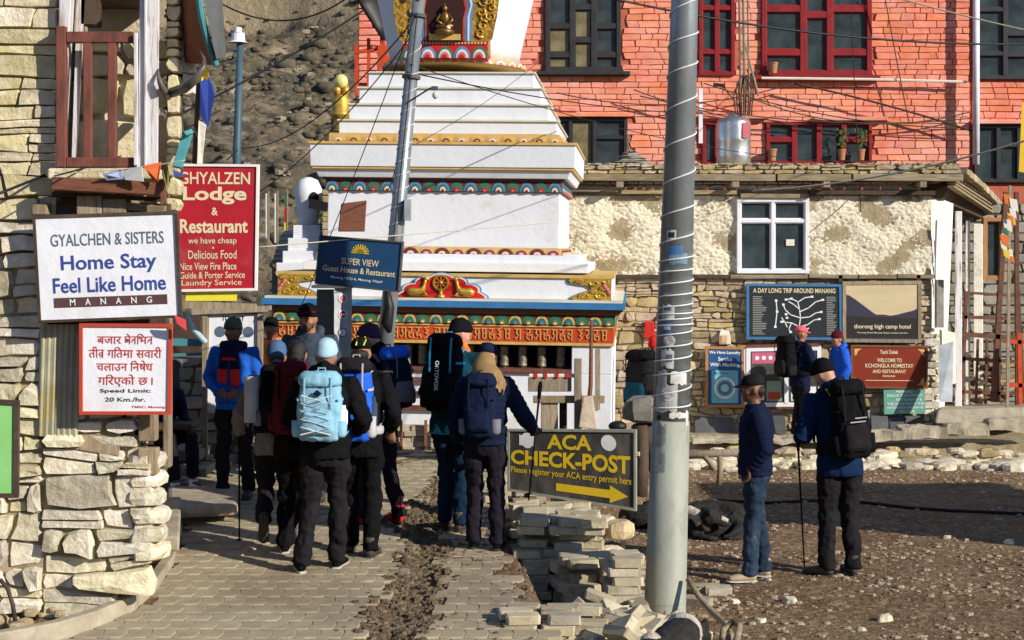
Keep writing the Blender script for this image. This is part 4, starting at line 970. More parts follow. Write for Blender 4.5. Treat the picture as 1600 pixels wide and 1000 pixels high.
# loggia: dark room, rear wall of mud stone, posts and rails
b = MB(); wedge(b, 40, 250, 1.5, 1.6, LZ(345), LZ(-90)); b.build('room_back', K['stone_yellow'], left)
st = masonry(LX(88) - .1, LX(250), LZ(345) - .1, LZ(50), (.18, .4), (.25, .7), .006, .04, jit=.2, pull=.15)
lay(st, left, 'inner_stone', K['stone_yellow'], Vector((0, DL + .36, 0)), X, Z, -Y, proud=(.02, .06), depth=.05)
b = MB(); wedge(b, 60, 246, .40, .6, LZ(345) - .1, LZ(50)); b.build('inner_wall', K['plaster'], left)
b = MB(); wedge(b, 60, 272, .1, 3, LZ(-40), LZ(-60)); b.build('loggia_ceiling', K['wood_dark'], left)
b = MB(); b.hexa([W(213, 262, DL - .1), W(247, 262, DL - .1), W(247, 262, DL + .08), W(213, 262, DL + .08), W(219, -20, DL - .1), W(249, -20, DL - .1), W(249, -20, DL + .08), W(219, -20, DL + .08)]); b.build('white_post', K['wood_white'], left, bevel=.006)
for p in ((216, 222, 55, 260), (232, 236, -10, 262)):
    b = MB(); b.box(LX(p[0]), LX(p[1]), DL - .125, DL - .105, LZ(p[3]), LZ(p[2])); b.build('post_moulding', K['wood_white'], left, bevel=.005)
b = MB(); b.hexa([W(86, 262, DL - .05), W(96, 262, DL - .05), W(104, 262, DL + .2), W(90, 262, DL + .2), W(93, -20, DL - .05), W(112, -20, DL - .05), W(120, -20, DL + .2), W(100, -20, DL + .2)]); b.build('white_post', K['wood_white'], left, bevel=.006)
b = MB(); b.hexa([W(112, 250, DL + .1), W(118, 250, DL + .1), W(120, 250, DL + .3), W(114, 250, DL + .3), W(121, -20, DL + .1), W(134, -20, DL + .1), W(136, -20, DL + .3), W(124, -20, DL + .3)]); b.build('curtain_edge', K['wood_white'], left)
b = MB(); b.box(LX(120), LX(140), DL + .1, DL + .3, LZ(34), LZ(-30)); b.build('dark_bracket', K['wood_dark'], left)
b = MB(); b.box(LX(94), LX(109), DL - .10, DL - .04, LZ(262), LZ(44)); b.build('rail_post', K['maroon_old'], left, bevel=.005)
for a, c in ((135, 148), (173, 186)):
    b = MB(); b.box(LX(a), LX(c), DL - .085, DL - .045, LZ(248) - .004, LZ(68) + .004); b.build('baluster', K['maroon_old'], left, bevel=.005)
for y0, y1 in ((69, 52), (262, 247)):
    b = MB(); b.box(LX(109) + .002, LX(213) - .002, DL - .09, DL - .03, LZ(y0), LZ(y1)); b.build('rail', K['maroon_old'], left, bevel=.005)
b = MB(); b.box(LX(82), LX(250), DL - .12, DL + .6, LZ(281), LZ(264)); b.build('ledge', K['stone_yellow'], left, bevel=.015)
b = MB(); b.bar(W(84, 287, DL - .16), W(254, 296, DL - .16), .12, .085); b.build('sill_beam', K['wood_red'], left, bevel=.008)
b = MB(); b.bar(W(252, 280, DL - .2), W(257, 318, DL - .2), .03, .04); b.build('beam_end', K['wood_red'], left)
b = MB(); b.bar(W(84, 303, DL - .04), W(254, 312, DL - .04), .1, .03); b.build('beam', K['wood_dark'], left)
for a, c, y0, y1 in ((57, 80, 336, 318), (126, 165, 336, 306), (166, 202, 334, 311)):
    b = MB(); b.box(LX(a), LX(c), DL - .10, DL + .3, LZ(y0), LZ(y1)); b.build('joist_end', K['wood'], left, bevel=.008)
b = MB(); b.bar(W(200, 322, DL - .02), W(258, 328, DL - .02), .10, .05); b.build('beam', K['wood_h'], left)
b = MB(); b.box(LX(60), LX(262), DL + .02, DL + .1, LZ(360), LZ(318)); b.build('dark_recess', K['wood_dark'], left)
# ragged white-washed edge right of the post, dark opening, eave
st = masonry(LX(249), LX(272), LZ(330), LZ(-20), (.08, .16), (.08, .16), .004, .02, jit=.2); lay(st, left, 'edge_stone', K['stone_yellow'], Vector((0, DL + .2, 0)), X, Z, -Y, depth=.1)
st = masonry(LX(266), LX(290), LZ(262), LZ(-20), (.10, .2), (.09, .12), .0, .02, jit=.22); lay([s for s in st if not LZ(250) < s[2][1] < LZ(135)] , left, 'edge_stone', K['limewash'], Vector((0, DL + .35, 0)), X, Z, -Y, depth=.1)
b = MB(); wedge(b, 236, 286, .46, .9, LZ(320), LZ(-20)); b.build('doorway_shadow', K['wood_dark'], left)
# gable eave hanging over: brown soffit, teal trim, dark sheet
b = MB(); b.hexa([W(289, 98, DL + .3), W(336, 102, DL + .1), W(336, 98, DL + .2), W(289, 92, DL + .4), W(276, -30, DL + .3), W(306, -30, DL - .1), W(308, -34, DL), W(276, -36, DL + .4)]); b.build('eave_soffit', K['wood_red'], left)
pts = [W(309 + 7 * t + 22 * t * t, -20 + 122 * t, DL - .12 + .2 * t) for t in [i / 12 for i in range(13)]]
b = MB(); b.tube(pts, [(.02 + .004 * random.random()) for _ in pts], 8); b.build('teal_trim', K['teal'], left)
b = MB(); b.hexa([W(338, 92, DL + .0), W(353, 88, DL + .1), W(353, 86, DL + .5), W(338, 90, DL + .5), W(312, -30, DL - .1), W(346, -30, DL + .0), W(346, -30, DL + .5), W(312, -30, DL + .5)]); b.build('eave_sheet', K['slate'], left)
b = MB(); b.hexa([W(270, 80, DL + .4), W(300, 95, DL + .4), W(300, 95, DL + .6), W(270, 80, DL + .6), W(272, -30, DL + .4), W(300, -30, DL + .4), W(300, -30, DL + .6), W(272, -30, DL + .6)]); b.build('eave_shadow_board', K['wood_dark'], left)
# teal plank leaning out
b = MB(); b.bar(W(277, 262, DL), W(294, 207, DL + .1), .065, .03, up=Y); tagp(b.build('plank', K['teal'], bevel=.004), 'turquoise board leaning in the gap above the red lodge sign', 'board')
b = MB(); b.bar(W(287, 210, DL - .02), W(299, 206, DL + .05), .03, .03, up=Y); tagp(b.build('plank_end', K['teal']), 'short turquoise crosspiece atop the leaning board', 'board')
# tin sheet, boards, posts in the recess
b = MB(); n = 22; vs = []
for j in (0, 1):
    for i in range(n):
        u = i / (n - 1); px = 63 + 66 * u + (-5 - 3 * u) * j; py = 507 + 174 * j + 5 * u * j
        vs.append(W(px, py, DL - .02 + .012 * math.cos(i * 2.1)))
b.add(vs + [v + Y * .006 for v in vs], [(i, i + 1, n + i + 1, n + i) for i in range(n - 1)] + [(2 * n + i + 1, 2 * n + i, 3 * n + i, 3 * n + i + 1) for i in range(n - 1)])
tagp(b.build('tin_sheet', K['tin'], sm=True), 'rusty lichen-stained corrugated tin sheet beside the speed limit sign', 'tin sheet')
b = MB(); b.hexa([W(100, 700, DL + .0), W(186, 714, DL + .0), W(186, 714, DL + .05), W(100, 700, DL + .05), W(122, 640, DL + .05), W(192, 640, DL + .05), W(192, 640, DL + .09), W(122, 640, DL + .09)]); tagp(b.build('plank', K['wood'], bevel=.01), 'broad knotty grey board nailed below the speed limit sign', 'board')
for a, c, y0, y1, m_, dd in ((216, 243, 690, 640, 'wood', .0), (216, 246, 742, 700, 'wood', -.02), (241, 252, 740, 480, 'wood', .25), (188, 200, 706, 640, 'wood_h', .10)):
    b = MB(); b.box(LX(a), LX(c), DL + dd, DL + dd + .1, LZ(y0), LZ(y1)); b.build('timber_post', K[m_], left, bevel=.01)
st = masonry(LX(190), LX(222), LZ(700), LZ(640), (.07, .12), (.06, .12), .004, .02); lay(st, left, 'stone', K['limewash'], Vector((0, DL + .2, 0)), X, Z, -Y, depth=.1)
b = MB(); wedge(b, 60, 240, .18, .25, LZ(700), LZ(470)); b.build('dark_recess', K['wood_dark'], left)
b = MB(); b.bar(W(200, 508, DL + .1), W(262, 500, DL + .1), .1, .06); b.build('beam', K['wood_dark'], left)
# concrete plinth / steps behind the corner, log step
b = MB(); b.hexa([W(236, 862, 11.0), W(280, 862, 11.0), W(283, 800, 12.6), W(250, 800, 12.6), W(236, 838, 11.0), W(280, 838, 11.0), W(283, 776, 12.6), W(250, 776, 12.6)]); stag(b.build('step', K['concrete'], bevel=.015))
b = MB(); b.hexa([W(262, 812, 13.0), W(372, 806, 13.2), W(372, 775, 14.6), W(262, 775, 14.4), W(262, 792, 13.0), W(372, 788, 13.2), W(368, 760, 14.6), W(262, 758, 14.4)]); tagp(b.build('stone_step', K['stone_brown'], bevel=.04), 'long rough stone step at the feet of the man in the blue hoodie', 'step')

# ================================================================ store shed to the right, outside the view: casts the shade across the yard
shed = thing('stone_shed', (10.6, 14, 0), 'plain stone shed beyond the right edge of the yard', 'shed')
b = MB(); b.box(9.2, 12.4, 11.5, 14.0, -.2, 3.5); b.build('wall', K['stone_grey'], shed)
b = MB(); b.box(9.0, 12.6, 11.35, 14.2, 3.51, 3.64); b.build('roof', K['slate'], shed)

# ================================================================ far things between the hill and the stupa
# second small white stupa and stone roofs
c0 = W(482, 420, 26.5); s2 = thing('small_stupa', c0, 'small white stupa seen behind the left shoulder of the big one', 'stupa')
fz = F / 26.5
for nm, hw, y0, y1 in (('step', .62, 430, 410), ('step', .5, 410, 392), ('step', .40, 392, 372), ('body', .30, 372, 352)):
    b = MB(); b.box(c0.x - hw * .78, c0.x + hw * .78, 26.5 - hw * .78, 26.5 + hw * .78, CH - (y0 - HY) / fz, CH - (y1 - HY) / fz); b.build(nm, K['white'], s2, bevel=.01)
b = MB(); z0 = CH - (352 - HY) / fz; b.lathe([(.16, 0), (.19, .2), (.235, .47), (.235, .62), (.16, .78), (.04, .83)], (c0.x, 26.5, z0), 20); b.build('dome', K['white'], s2, sm=True)
b = MB(); b.ball((c0.x + .12, 26.28, z0 + .45), .09, .06, .12); b.build('dome_eye', K['dark'], s2)
fb = thing('field_hut', W(450, 420, 40), 'grey slate-roofed stone hut beyond the stupa', 'hut'); 
for i in range(6):
    b = MB(); d_ = 37 + i * .7; b.hexa([W(425 + i * 2, 412 - i * 8, d_), W(505, 412 - i * 8, d_), W(505, 408 - i * 8, d_ + .9), W(425 + i * 3, 408 - i * 8, d_ + .9), W(425 + i * 3, 406 - i * 8, d_), W(505, 406 - i * 8, d_), W(505, 400 - i * 8, d_ + .9), W(430 + i * 3, 400 - i * 8, d_ + .9)]); b.build('roof_course', K['stone_grey'], fb, bevel=.02)
b = MB(); b.box(W(425, 0, 38).x, W(506, 0, 38).x, 38, 42, -.1, CH - .55); b.build('wall', K['stone_grey'], fb)
gp = thing('stone_hut', (-3.4, 27, 0), 'rubble stone hut end showing between the two stupas', 'hut')
fg = F / 26; b = MB(); b.box((503 - CX) / fg, (560 - CX) / fg, 26, 29, -.2, CH - (296 - HY) / fg); b.build('wall', K['mud'], gp)
st = masonry((503 - CX) / fg, (560 - CX) / fg, CH - (440 - HY) / fg, CH - (298 - HY) / fg, (.09, .15), (.12, .3), .006, .03); lay(st, gp, 'stone', K['stone_brown'], Vector((0, 26, 0)), X, Z, -Y, depth=.03)
b = MB(); b.bar(W(484, 318, 25.6), W(512, 324, 25.6), .16, .16); b.build('dark_beam', K['cable'], gp)
# gilded finial
b = MB(); b.hexa([W(528, 362, 18.6), W(570, 362, 18.6), W(570, 362, 18.85), W(528, 362, 18.85), W(533, 318, 18.6), W(573, 313, 18.6), W(573, 313, 18.85), W(533, 318, 18.85)]); tagp(b.build('rusty_box', K['wood_red'], bevel=.01), 'rust brown sheet metal box hung high between the blue sign and the stupa body', 'box')
c0 = W(533, 207, 24.2); fn = thing('gilded_finial', c0, 'gilded finial with a bright round top standing left of the stupa steps', 'finial')
b = MB(); b.lathe([(.09, -2.6), (.09, 0)], c0, 10); b.build('post', K['white'], fn)
b = MB(); b.lathe([(.10 + .03 * (i % 2), i * .03) for i in range(8)] + [(.15, .25), (.165, .27), (.165, .30), (.14, .32), (.15, .50), (.10, .56), (.12, .58)], c0, 18); b.build('stem', K['gold'], fn, sm=True)
b = MB(); b.ball(c0 + Z * .80, .11, .11, .12, 16, 10); b.build('ball', mat('bright_brass', (.85, .76, .28), None, 8, .3, metal=.2), fn, sm=True)
b = MB(); b.ball(c0 + Z * .66 - X * .06, .07, .08, .09); b.ball(c0 + Z * .66 + X * .07, .07, .08, .09); b.build('leaf_cup', K['gold'], fn, sm=True)
# flag bundle and red post left of the dome
b = MB(); b.tube([W(566, -20, 27), W(580, 10, 27), W(594, 40, 27), W(601, 62, 27)], [(.25, .06), (.22, .07), (.15, .05), (.06, .03)], 10); tagp(b.build('flag', K['cable'], sm=True), 'limp black flag hanging against the left side of the stupa dome', 'flag')
b = MB(); b.bar(W(576, 60, 27.2), W(576, 215, 27.2), .06, .06); b.bar(W(557, 70, 27.2), W(557, 150, 27.2), .06, .06); b.bar(W(554, 82, 27.2), W(606, 74, 27.2), .06, .09, up=Y); b.hexa([W(590, 108, 27.1), W(612, 108, 27.1), W(612, 108, 27.3), W(590, 108, 27.3), W(590, 74, 27.1), W(600, 60, 27.1), W(600, 60, 27.3), W(590, 74, 27.3)])
tagp(b.build('red_trestle', K['redband']), 'red timber frame standing behind the left side of the stupa dome', 'frame')
for i, (px, m_, y0, y1, lab) in enumerate([(418, 'petal_w', 302, 372, 'white tall prayer flag, first of those beyond the lodge sign'), (432, 'petal_w', 302, 380, 'white tall prayer flag, second from the lodge sign'), (447, 'green', 300, 372, 'green red and yellow striped tall prayer flag')]):
    t_ = thing('prayer_flag', W(px, 400, 46), lab, 'prayer flag', 'tall prayer flags in the field'); b = MB(); b.bar(W(px + 2, 400, 46), W(px + 2, y0 - 4, 46), .04, .04); b.build('mast', K['wood'], t_)
    for k in range(3):
        b = MB(); ya = y0 + (y1 - y0) * k / 3; yb = y0 + (y1 - y0) * (k + 1) / 3 - .5; b.hexa([W(px - 3, yb, 46), W(px + 1, yb, 46), W(px + 1, yb, 46.03), W(px - 3, yb, 46.03), W(px - 3, ya, 46), W(px + 1, ya, 46), W(px + 1, ya, 46.03), W(px - 3, ya, 46.03)])
        b.build('flag_cloth', K[m_] if i < 2 else (K['green'], K['red'], plain('yellow_cloth', (.7, .62, .05)))[k], t_)
# far rock ledge houses on the hill
# ================================================================ sign boards
PR = {}
def pc(name, col, r=.6): 
    PR[name] = PR.get(name) or plain('print_' + name, col, r); return PR[name]
wht = pc('white', (.78, .78, .78)); nvy = pc('navy', (.035, .07, .30)); blk = pc('black', (.03, .03, .035)); yel = pc('yellow', (.72, .50, .02)); crm = pc('cream', (.72, .62, .42)); rdp = pc('red', (.50, .04, .03)); slt = pc('slate', (.10, .14, .20))
banner = mat('white_banner', (.76, .78, .83), (.70, .72, .78), 3, .6, .012, 3, dirt=((.58, .55, .48), 1.6, .56, .80))
d = 10.11
T, B = sign('sign', 'white homestay sign in a thin brown frame, big blue words, on the left house', 'sign', W(57, 341, d), W(274, 334, d), W(281, 492, d), W(66, 500, d), banner, K['wood_dark'], fw=.018, t=.02)
B.text('GYALCHEN & SISTERS', .10, .915, .165, .285, slt, T, .008)
B.text('Home Stay', .165, .855, .375, .565, nvy, T, .03)
B.text('Feel Like Home', .10, .915, .595, .745, nvy, T, .03)
b = MB(); B.slab(b, .10, .92, .79, .885, B.t + .001, B.t + .003); b.build('dark_strip', pc('strip', (.10, .05, .05)), T)
for i, c in enumerate('MANANG'): B.text(c, .215 + .111 * i, .255 + .111 * i, .805, .868, wht, T, .03, n=B.t + .006)
d = 11.2
T, B = sign('sign', 'tall red lodge and restaurant sign with cream lettering in a white frame', 'sign', W(276, 260, d), W(402, 261, d), W(399, 450, d), W(279, 452, d), mat('red_board', (.42, .014, .03), (.34, .012, .025), 3, .55, .006, 3, dirt=((.40, .07, .07), 1.8, .52, .75)), wht, fw=.018, t=.025)
for t_, a, c, y0, y1, bo in (('GHYALZEN', .04, .92, .045, .145, .03), ('Lodge', .08, .88, .165, .31, .06), ('&', .44, .52, .335, .40, .04), ('Restaurant', .04, .90, .43, .545, .055), ('we have cheap', .14, .76, .58, .645, .015), ('Delicious Food', .14, .76, .685, .755, .015), ('Nice View Fire Place', .03, .76, .785, .845, .02), ('Guide & Porter Service', .03, .87, .86, .915, .02), ('Laundry Service', .05, .83, .925, .985, .015)):
    B.text(t_, a, c, y0, y1, crm, T, bo)
b = MB(); B.disc(b, .46, .665, .007); b.build('dot', crm, T)
yb = MB(); yb.hexa([W(290, 470, d), W(370, 470, d), W(370, 470, d + .03), W(290, 470, d + .03), W(291, 457, d), W(371, 457, d), W(371, 457, d + .03), W(291, 457, d + .03)])
tagp(yb.build('board', pc('bright_yellow', (.75, .68, .05))), 'narrow bright yellow board under the red lodge sign', 'board')
yb = MB(); yb.bar(W(286, 476, d), W(400, 480, d), .05, .05); tagp(yb.build('plank', K['wood']), 'grey timber rail under the yellow board', 'board')
yb = MB(); yb.tube([W(289, 488, 11.4), W(300, 512, 11.4), W(322, 536, 11.4)], .022, 8); tagp(yb.build('pipe', pc('pale_blue', (.35, .50, .62))), 'curved pale blue pipe between the homestay sign and the poster board', 'pipe')
d = 10.12
T, B = sign('sign', 'white speed limit sign in red frame with red Nepali words', 'sign', W(131, 510, d), W(265, 511, d), W(263, 642, d), W(131, 642, d), banner, pc('frame_red', (.48, .06, .03)), fw=.022, t=.02)
# Nepali lines: glyph runs placed one after another; conjuncts drawn by hand
def conj(kind):
    hd = [(0, 1), (1, 1)]
    if kind == 'ksha': return [hd, [(.82, 1), (.82, 0)], [(.30, 1), (.12, .86), (.16, .66), (.42, .66)], [(.42, .66), (.10, .50), (.14, .26), (.40, .24), (.50, .40), (.34, .52), (.82, .34)], [(.5, .62), (.82, .50)]]
    if kind == 'tra': return [hd, [(.75, 1), (.75, 0)], [(.75, .62), (.30, .62), (.20, .55)], [(.55, .60), (.14, .22)]]
    if kind == 'vra': return [hd, [(.78, 1), (.78, 0)], [(.78, .62), (.34, .66), (.18, .48), (.36, .30), (.62, .36), (.78, .5)], [(.74, .28), (.34, .04)]]
rows = [(['ब', 'जा', 'र', None, ('ksha', 'े'), ('tra', ''), ('iभ',), ('tra', '')], .115, .20, .17, .82),
        (['ती', ('vra', ''), None, 'ग', ('iत',), 'मा', None, 'स', 'वा', 'री'], .275, .365, .07, .92),
        (['च', 'ला', 'उ', 'न', None, ('iन',), 'षे', 'ध'], .435, .52, .16, .82),
        (['ग', ('iर',), 'ए', 'को', None, 'छ', None, '।'], .60, .685, .18, .82)]
def bbox(me):
    a = np.empty(len(me.vertices) * 3, dtype=np.float32); me.vertices.foreach_get('co', a); a = a.reshape(-1, 3); return a
for toks, v0, v1, u0, u1 in rows:
    items = []; x = 0.0
    for tk in toks:
        if tk is None: x += .30; continue
        if isinstance(tk, tuple) and len(tk) == 1:               # short i sits before its consonant
            base = bbox(text_mesh(tk[0][1:], .012)); w0 = base[:, 0].max() - base[:, 0].min(); hook = []
            items.append(('strokes', x, .20, [[(0, 1), (1.6, 1)], [(.55, 1), (.55, 0)], [(.55, 1), (.75, 1.32), (1.9, 1.38), (3.0, 1.02)]])); x += .20
            items.append(('text', x, tk[0][1:])); x += w0 + .0; continue
        if isinstance(tk, tuple):
            st_ = conj(tk[0])
            if tk[1]: st_ = st_ + [[(.78, 1), (.55, 1.30), (.35, 1.38)]]
            items.append(('strokes', x, .50, st_)); x += .50; continue
        me = text_mesh(tk, .012); a = bbox(me); items.append(('text', x, tk)); x += a[:, 0].max() - a[:, 0].min() - .01
    tot = x; sx = (u1 - u0) / tot; H = .62
    b = MB()
    for it in items:
        if it[0] == 'text':
            me = text_mesh(it[2], .012); a = bbox(me); lo = a[:, 0].min()
            base = len(b.v)
            for p in a: b.v.append(tuple(B.P(u0 + (it[1] + p[0] - lo) * sx, v1 + (v0 - v1) * (p[1] / .62), B.t + .003)))
            for pl in me.polygons: b.f.append(tuple(base + i for i in pl.vertices)); b.m.append(0)
        else:
            for ln in it[3]: B.stroke(b, [(u0 + (it[1] + px * it[2]) * sx, v1 + (v0 - v1) * py) for px, py in ln], .0045)
    b.build('lettering', rdp, T)
B.text('Speed Limit:', .20, .80, .735, .79, blk, T, .03); B.text('20 Km./hr.', .26, .74, .835, .885, blk, T, .03); B.text('TMSC: Manang', .57, .97, .935, .97, rdp, T, .02)
T, B = sign('notice_board', 'plain green board in a brown frame at the left edge of the old house', 'board', W(-60, 628, 10.1), W(24, 632, 10.1), W(23, 770, 10.1), W(-60, 770, 10.1), mat('green_board', (.22, .52, .16), (.26, .60, .20), 3, .6), K['wood_dark'], fw=.03, t=.02)
# blue guest house sign on the leaning pole
d = 13.6
T, B = sign('sign', 'blue guest house sign with a rising sun, fixed to the leaning pole', 'sign', W(503, 370, d), W(629, 380, d - .1), W(623, 454, d - .1), W(496, 441, d), mat('navy_board', (.018, .07, .17), (.014, .055, .13), 3, .35), K['slate'], fw=.014, t=.03)
sun_c = (.50, .27); b = MB()
for k in range(11):
    a = math.pi * k / 10; B.stroke(b, [(.5 + .055 * math.cos(a), .28 - .095 * math.sin(a)), (.5 + .105 * math.cos(a), .28 - .18 * math.sin(a))], .010)
b.build('sun_rays', yel, T)
b = MB(); B.stroke(b, [(.5 + .05 * math.cos(math.pi * k / 10), .28 - .085 * math.sin(math.pi * k / 10)) for k in range(11)], .012); b.build('sun_arc', pc('orange', (.65, .12, .02)), T)
b = MB(); q = [B.P(.42, .30, B.t + .004), B.P(.58, .30, B.t + .004), B.P(.54, .22, B.t + .004), B.P(.5, .18, B.t + .004), B.P(.46, .23, B.t + .004)]; b.add(q, [(0, 1, 2, 3, 4)]); b.build('hill_mark', pc('leaf', (.12, .22, .03)), T)
B.text('SUPER VIEW', .28, .74, .41, .55, crm, T, .02); B.text('Guest House & Restaurant', .06, .95, .60, .73, crm, T, .03); B.text('Manang VDC-6, Manang, Nepal', .17, .80, .82, .89, wht, T, .01)
# meter box with stickers
d = 14.9; mb_ = thing('meter_box', W(522, 545, d), 'grey metal meter box covered in round stickers below the blue sign', 'meter box')
b = MB(); b.hexa([W(493, 640, d + .1), W(521, 640, d - .05), W(521, 640, d + .35), W(493, 640, d + .35), W(495, 452, d + .1), W(522, 452, d - .05), W(522, 452, d + .35), W(495, 452, d + .35)]); b.build('dark_side', K['blackpaint'], mb_)
b = MB(); b.hexa([W(521.5, 640, d - .05), W(549, 640, d + .02), W(549, 640, d + .3), W(521.5, 640, d + .3), W(522.5, 448, d - .05), W(550, 446, d + .02), W(550, 446, d + .3), W(522.5, 448, d + .3)]); b.build('cabinet', K['sheet'], mb_)
b = MB(); b.box(W(488, 0, d).x, W(552, 0, d).x, d - .08, d + .38, W(0, 450, d).z + .0, W(0, 447, d).z + .01); b.build('hood', K['slate'], mb_)
Bm = Board(W(522.5, 452, d - .055), W(550, 450, d + .015), W(549, 600, d + .015), W(521.5, 600, d - .055), 0)
for v, c1, c2 in ((.10, pc('pinkish', (.55, .20, .22)), wht), (.27, rdp, wht), (.46, wht, slt)):
    b = MB(); Bm.disc(b, .48, v, .045, n=.004); b.build('sticker', c2, mb_)
    b = MB(); Bm.disc(b, .48, v, .034, n=.006); b.build('sticker_print', c1, mb_)
b = MB(); Bm.slab(b, .38, .62, .262, .282, .007, .008); b.build('sticker_bar', wht, mb_)
# checkpost sign
T, B = sign('checkpost_sign', 'black checkpost sign with yellow lettering and arrow, propped on the paving blocks', 'sign', W(798, 673, 13.35), W(992, 675, 13.0), W(992, 793, 13.0), W(798, 763, 13.35), mat('black_board', (.055, .052, .048), (.035, .034, .032), 4, .6, .006, 4, dirt=((.14, .12, .10), 3, .50, .72), stretch=(1, 1, .4)), K['steel_base'], fw=.018, t=.03)
B.text('ACA', .305, .665, .045, .275, yel, T, .06); B.text('CHECK-POST', .01, .97, .315, .56, yel, T, .07); B.text('Please register your ACA entry permit here', .01, .985, .60, .73, yel, T, .02)
b = MB(); q = [(.38, .80), (.38, .915), (.81, .915), (.81, .98), (.955, .86), (.81, .735), (.81, .80)]; q = [B.P(u, v, B.t + .003) for u, v in q]; b.add(q, [tuple(range(7))]); b.build('arrow', yel, T)
for cu_ in (.145, .80):
    b = MB(); B.disc(b, cu_, .15, .068, sx=1.0 if cu_ > .5 else .85); b.build('round_logo', wht, T)
b = MB(); q = [(.08, .05), (.08, .235), (.21, .24), (.20, .06), (.15, .12)]; b.add([B.P(u, v, B.t + .0035) for u, v in q], [tuple(range(5))]); b.build('logo_patch', wht, T)
b = MB(); B.slab(b, 1.01, 1.04, .26, .31, 0, .03); b.build('hinge', K['stone_pale'], T)
for u in (.12, .9):
    b = MB(); b.bar(B.P(u, .5, -.03), B.P(u, 1.0, -.03) - Z * .45, .04, .04); b.build('sign_leg', K['wood_dark'], T)
# wall boards on the stone house
d = DH - .13
T, B = sign('map_board', 'dark trip map board with white routes in a blue frame on the stone house', 'sign', W(1170, 447, d), W(1310, 448, d), W(1311, 527, d), W(1170, 526, d), mat('map_black', (.022, .028, .032), None, 4, .5), pc('frame_blue', (.04, .16, .34)), fw=.04, t=.03)
B.text('A DAY LONG TRIP AROUND MANANG', .045, .96, .035, .13, crm, T, .03)
b = MB(); lw = .014; m0 = [(.56, .98), (.555, .8), (.57, .62), (.56, .45), (.54, .3), (.47, .24), (.42, .26)]
net = [m0, [(.56, .8), (.47, .72), (.36, .70)], [(.57, .62), (.46, .56), (.40, .46), (.38, .36)], [(.56, .45), (.50, .36), (.44, .30)], [(.55, .3), (.62, .22), (.70, .20)], [(.56, .5), (.66, .42), (.74, .30), (.82, .26)], [(.57, .62), (.67, .6), (.74, .52), (.80, .50)], [(.56, .8), (.65, .75), (.72, .66), (.78, .64)], [(.30, .28), (.31, .5), (.29, .8)], [(.42, .8), (.40, .72), (.36, .62)], [(.46, .9), (.44, .84), (.47, .72)], [(.6, .9), (.66, .82)]]
for ln in net: B.stroke(b, ln, lw)
b.build('route_lines', wht, T)
b = MB()
for u, v in ((.47, .24), (.41, .26), (.36, .70), (.38, .36), (.70, .20), (.82, .26), (.80, .50), (.78, .64), (.30, .28), (.31, .5), (.29, .8), (.46, .9), (.41, .55), (.42, .62), (.56, .96)): B.slab(b, u - .014, u + .014, v - .02, v + .02, B.t + .003, B.t + .005)
stag(b.build('place_marks', wht, T), 'stuff')
b = MB(); rs = random.Random(4)
for side, (a, c) in enumerate(((.04, .20), (.86, .97))):
    v = .20
    while v < .94: B.slab(b, a, a + (c - a) * rs.uniform(.55, 1), v, v + .014, B.t + .002, B.t + .003); v += .035
stag(b.build('fine_print', pc('greyprint', (.30, .30, .27)), T), 'stuff')
T, B = sign('hotel_sign', 'mountain sunset photograph sign in a weathered wooden frame on the stone house', 'sign', W(1321, 445, d), W(1433, 444, d), W(1433, 530, d), W(1321, 529, d), mat('sunset_print', (.52, .42, .25), (.60, .50, .32), 1.2, .4, stretch=(1, 1, 4)), K['wood'], fw=.05, t=.04)
b = MB(); q = [(0, 1), (1, 1), (1, .44), (.93, .48), (.8, .52), (.72, .55), (.62, .57), (.52, .55), (.42, .55), (.36, .50), (.26, .40), (.14, .28), (.05, .20), (0, .18)]; b.add([B.P(u, v, B.t + .002) for u, v in q][::-1], [tuple(range(len(q)))]); b.build('hill_print', pc('dusk', (.035, .035, .055)), T)
b = MB(); q = [(.0, .58), (1, .62), (1, .97), (0, .97)]; b.add([B.P(u, v, B.t + .004) for u, v in q][::-1], [tuple(range(len(q)))]); b.build('near_slope_print', pc('dusk_near', (.022, .018, .018)), T)
B.text('thorong high camp hotel', .11, .90, .73, .83, crm, T, .03, n=B.t + .007); B.text('Thorang Phedi Manang Nepal contact number', .15, .86, .87, .905, crm, T, .02, n=B.t + .007)
T, B = sign('homestay_sign', 'maroon homestay and restaurant sign with gilt corners below the sunset sign', 'sign', W(1332, 542, d), W(1446, 543, d), W(1445, 604, d), W(1332, 603, d), mat('maroon_board', (.24, .035, .015), (.19, .028, .012), 3, .4), K['wood_red'], fw=.03, t=.03)
for t_, a, c, y0, y1 in (('Tashi Delek', .37, .62, .07, .17), ('WELCOME TO', .33, .67, .28, .38), ('KCHONGLA HOMESTAY', .17, .83, .42, .52), ('AND RESTAURANT', .27, .73, .57, .66), ('MANANG', .41, .58, .71, .76)): B.text(t_, a, c, y0, y1, crm, T, .035)
b = MB(); B.slab(b, .17, .83, .84, .855, B.t + .002, B.t + .004); b.build('rule', crm, T)
for u, v, su, sv in ((.02, .04, 1, 1), (.98, .04, -1, 1), (.02, .96, 1, -1), (.98, .96, -1, -1)):
    b = MB(); q = [(u, v), (u + su * .10, v), (u + su * .05, v + sv * .06), (u + su * .03, v + sv * .16), (u, v + sv * .18)]; q = [B.P(a, c, B.t + .003) for a, c in q]; b.add(q if su * sv < 0 else q[::-1], [tuple(range(5))]); b.build('gilt_corner', K['ochre'], T)
T, B = sign('painted_board', 'small faded green board with white painted words under the maroon sign', 'sign', W(1380, 609, d), W(1444, 608, d), W(1445, 646, d), W(1381, 647, d), mat('faded_green', (.10, .30, .22), (.14, .36, .30), 3, .6), None, t=.03)
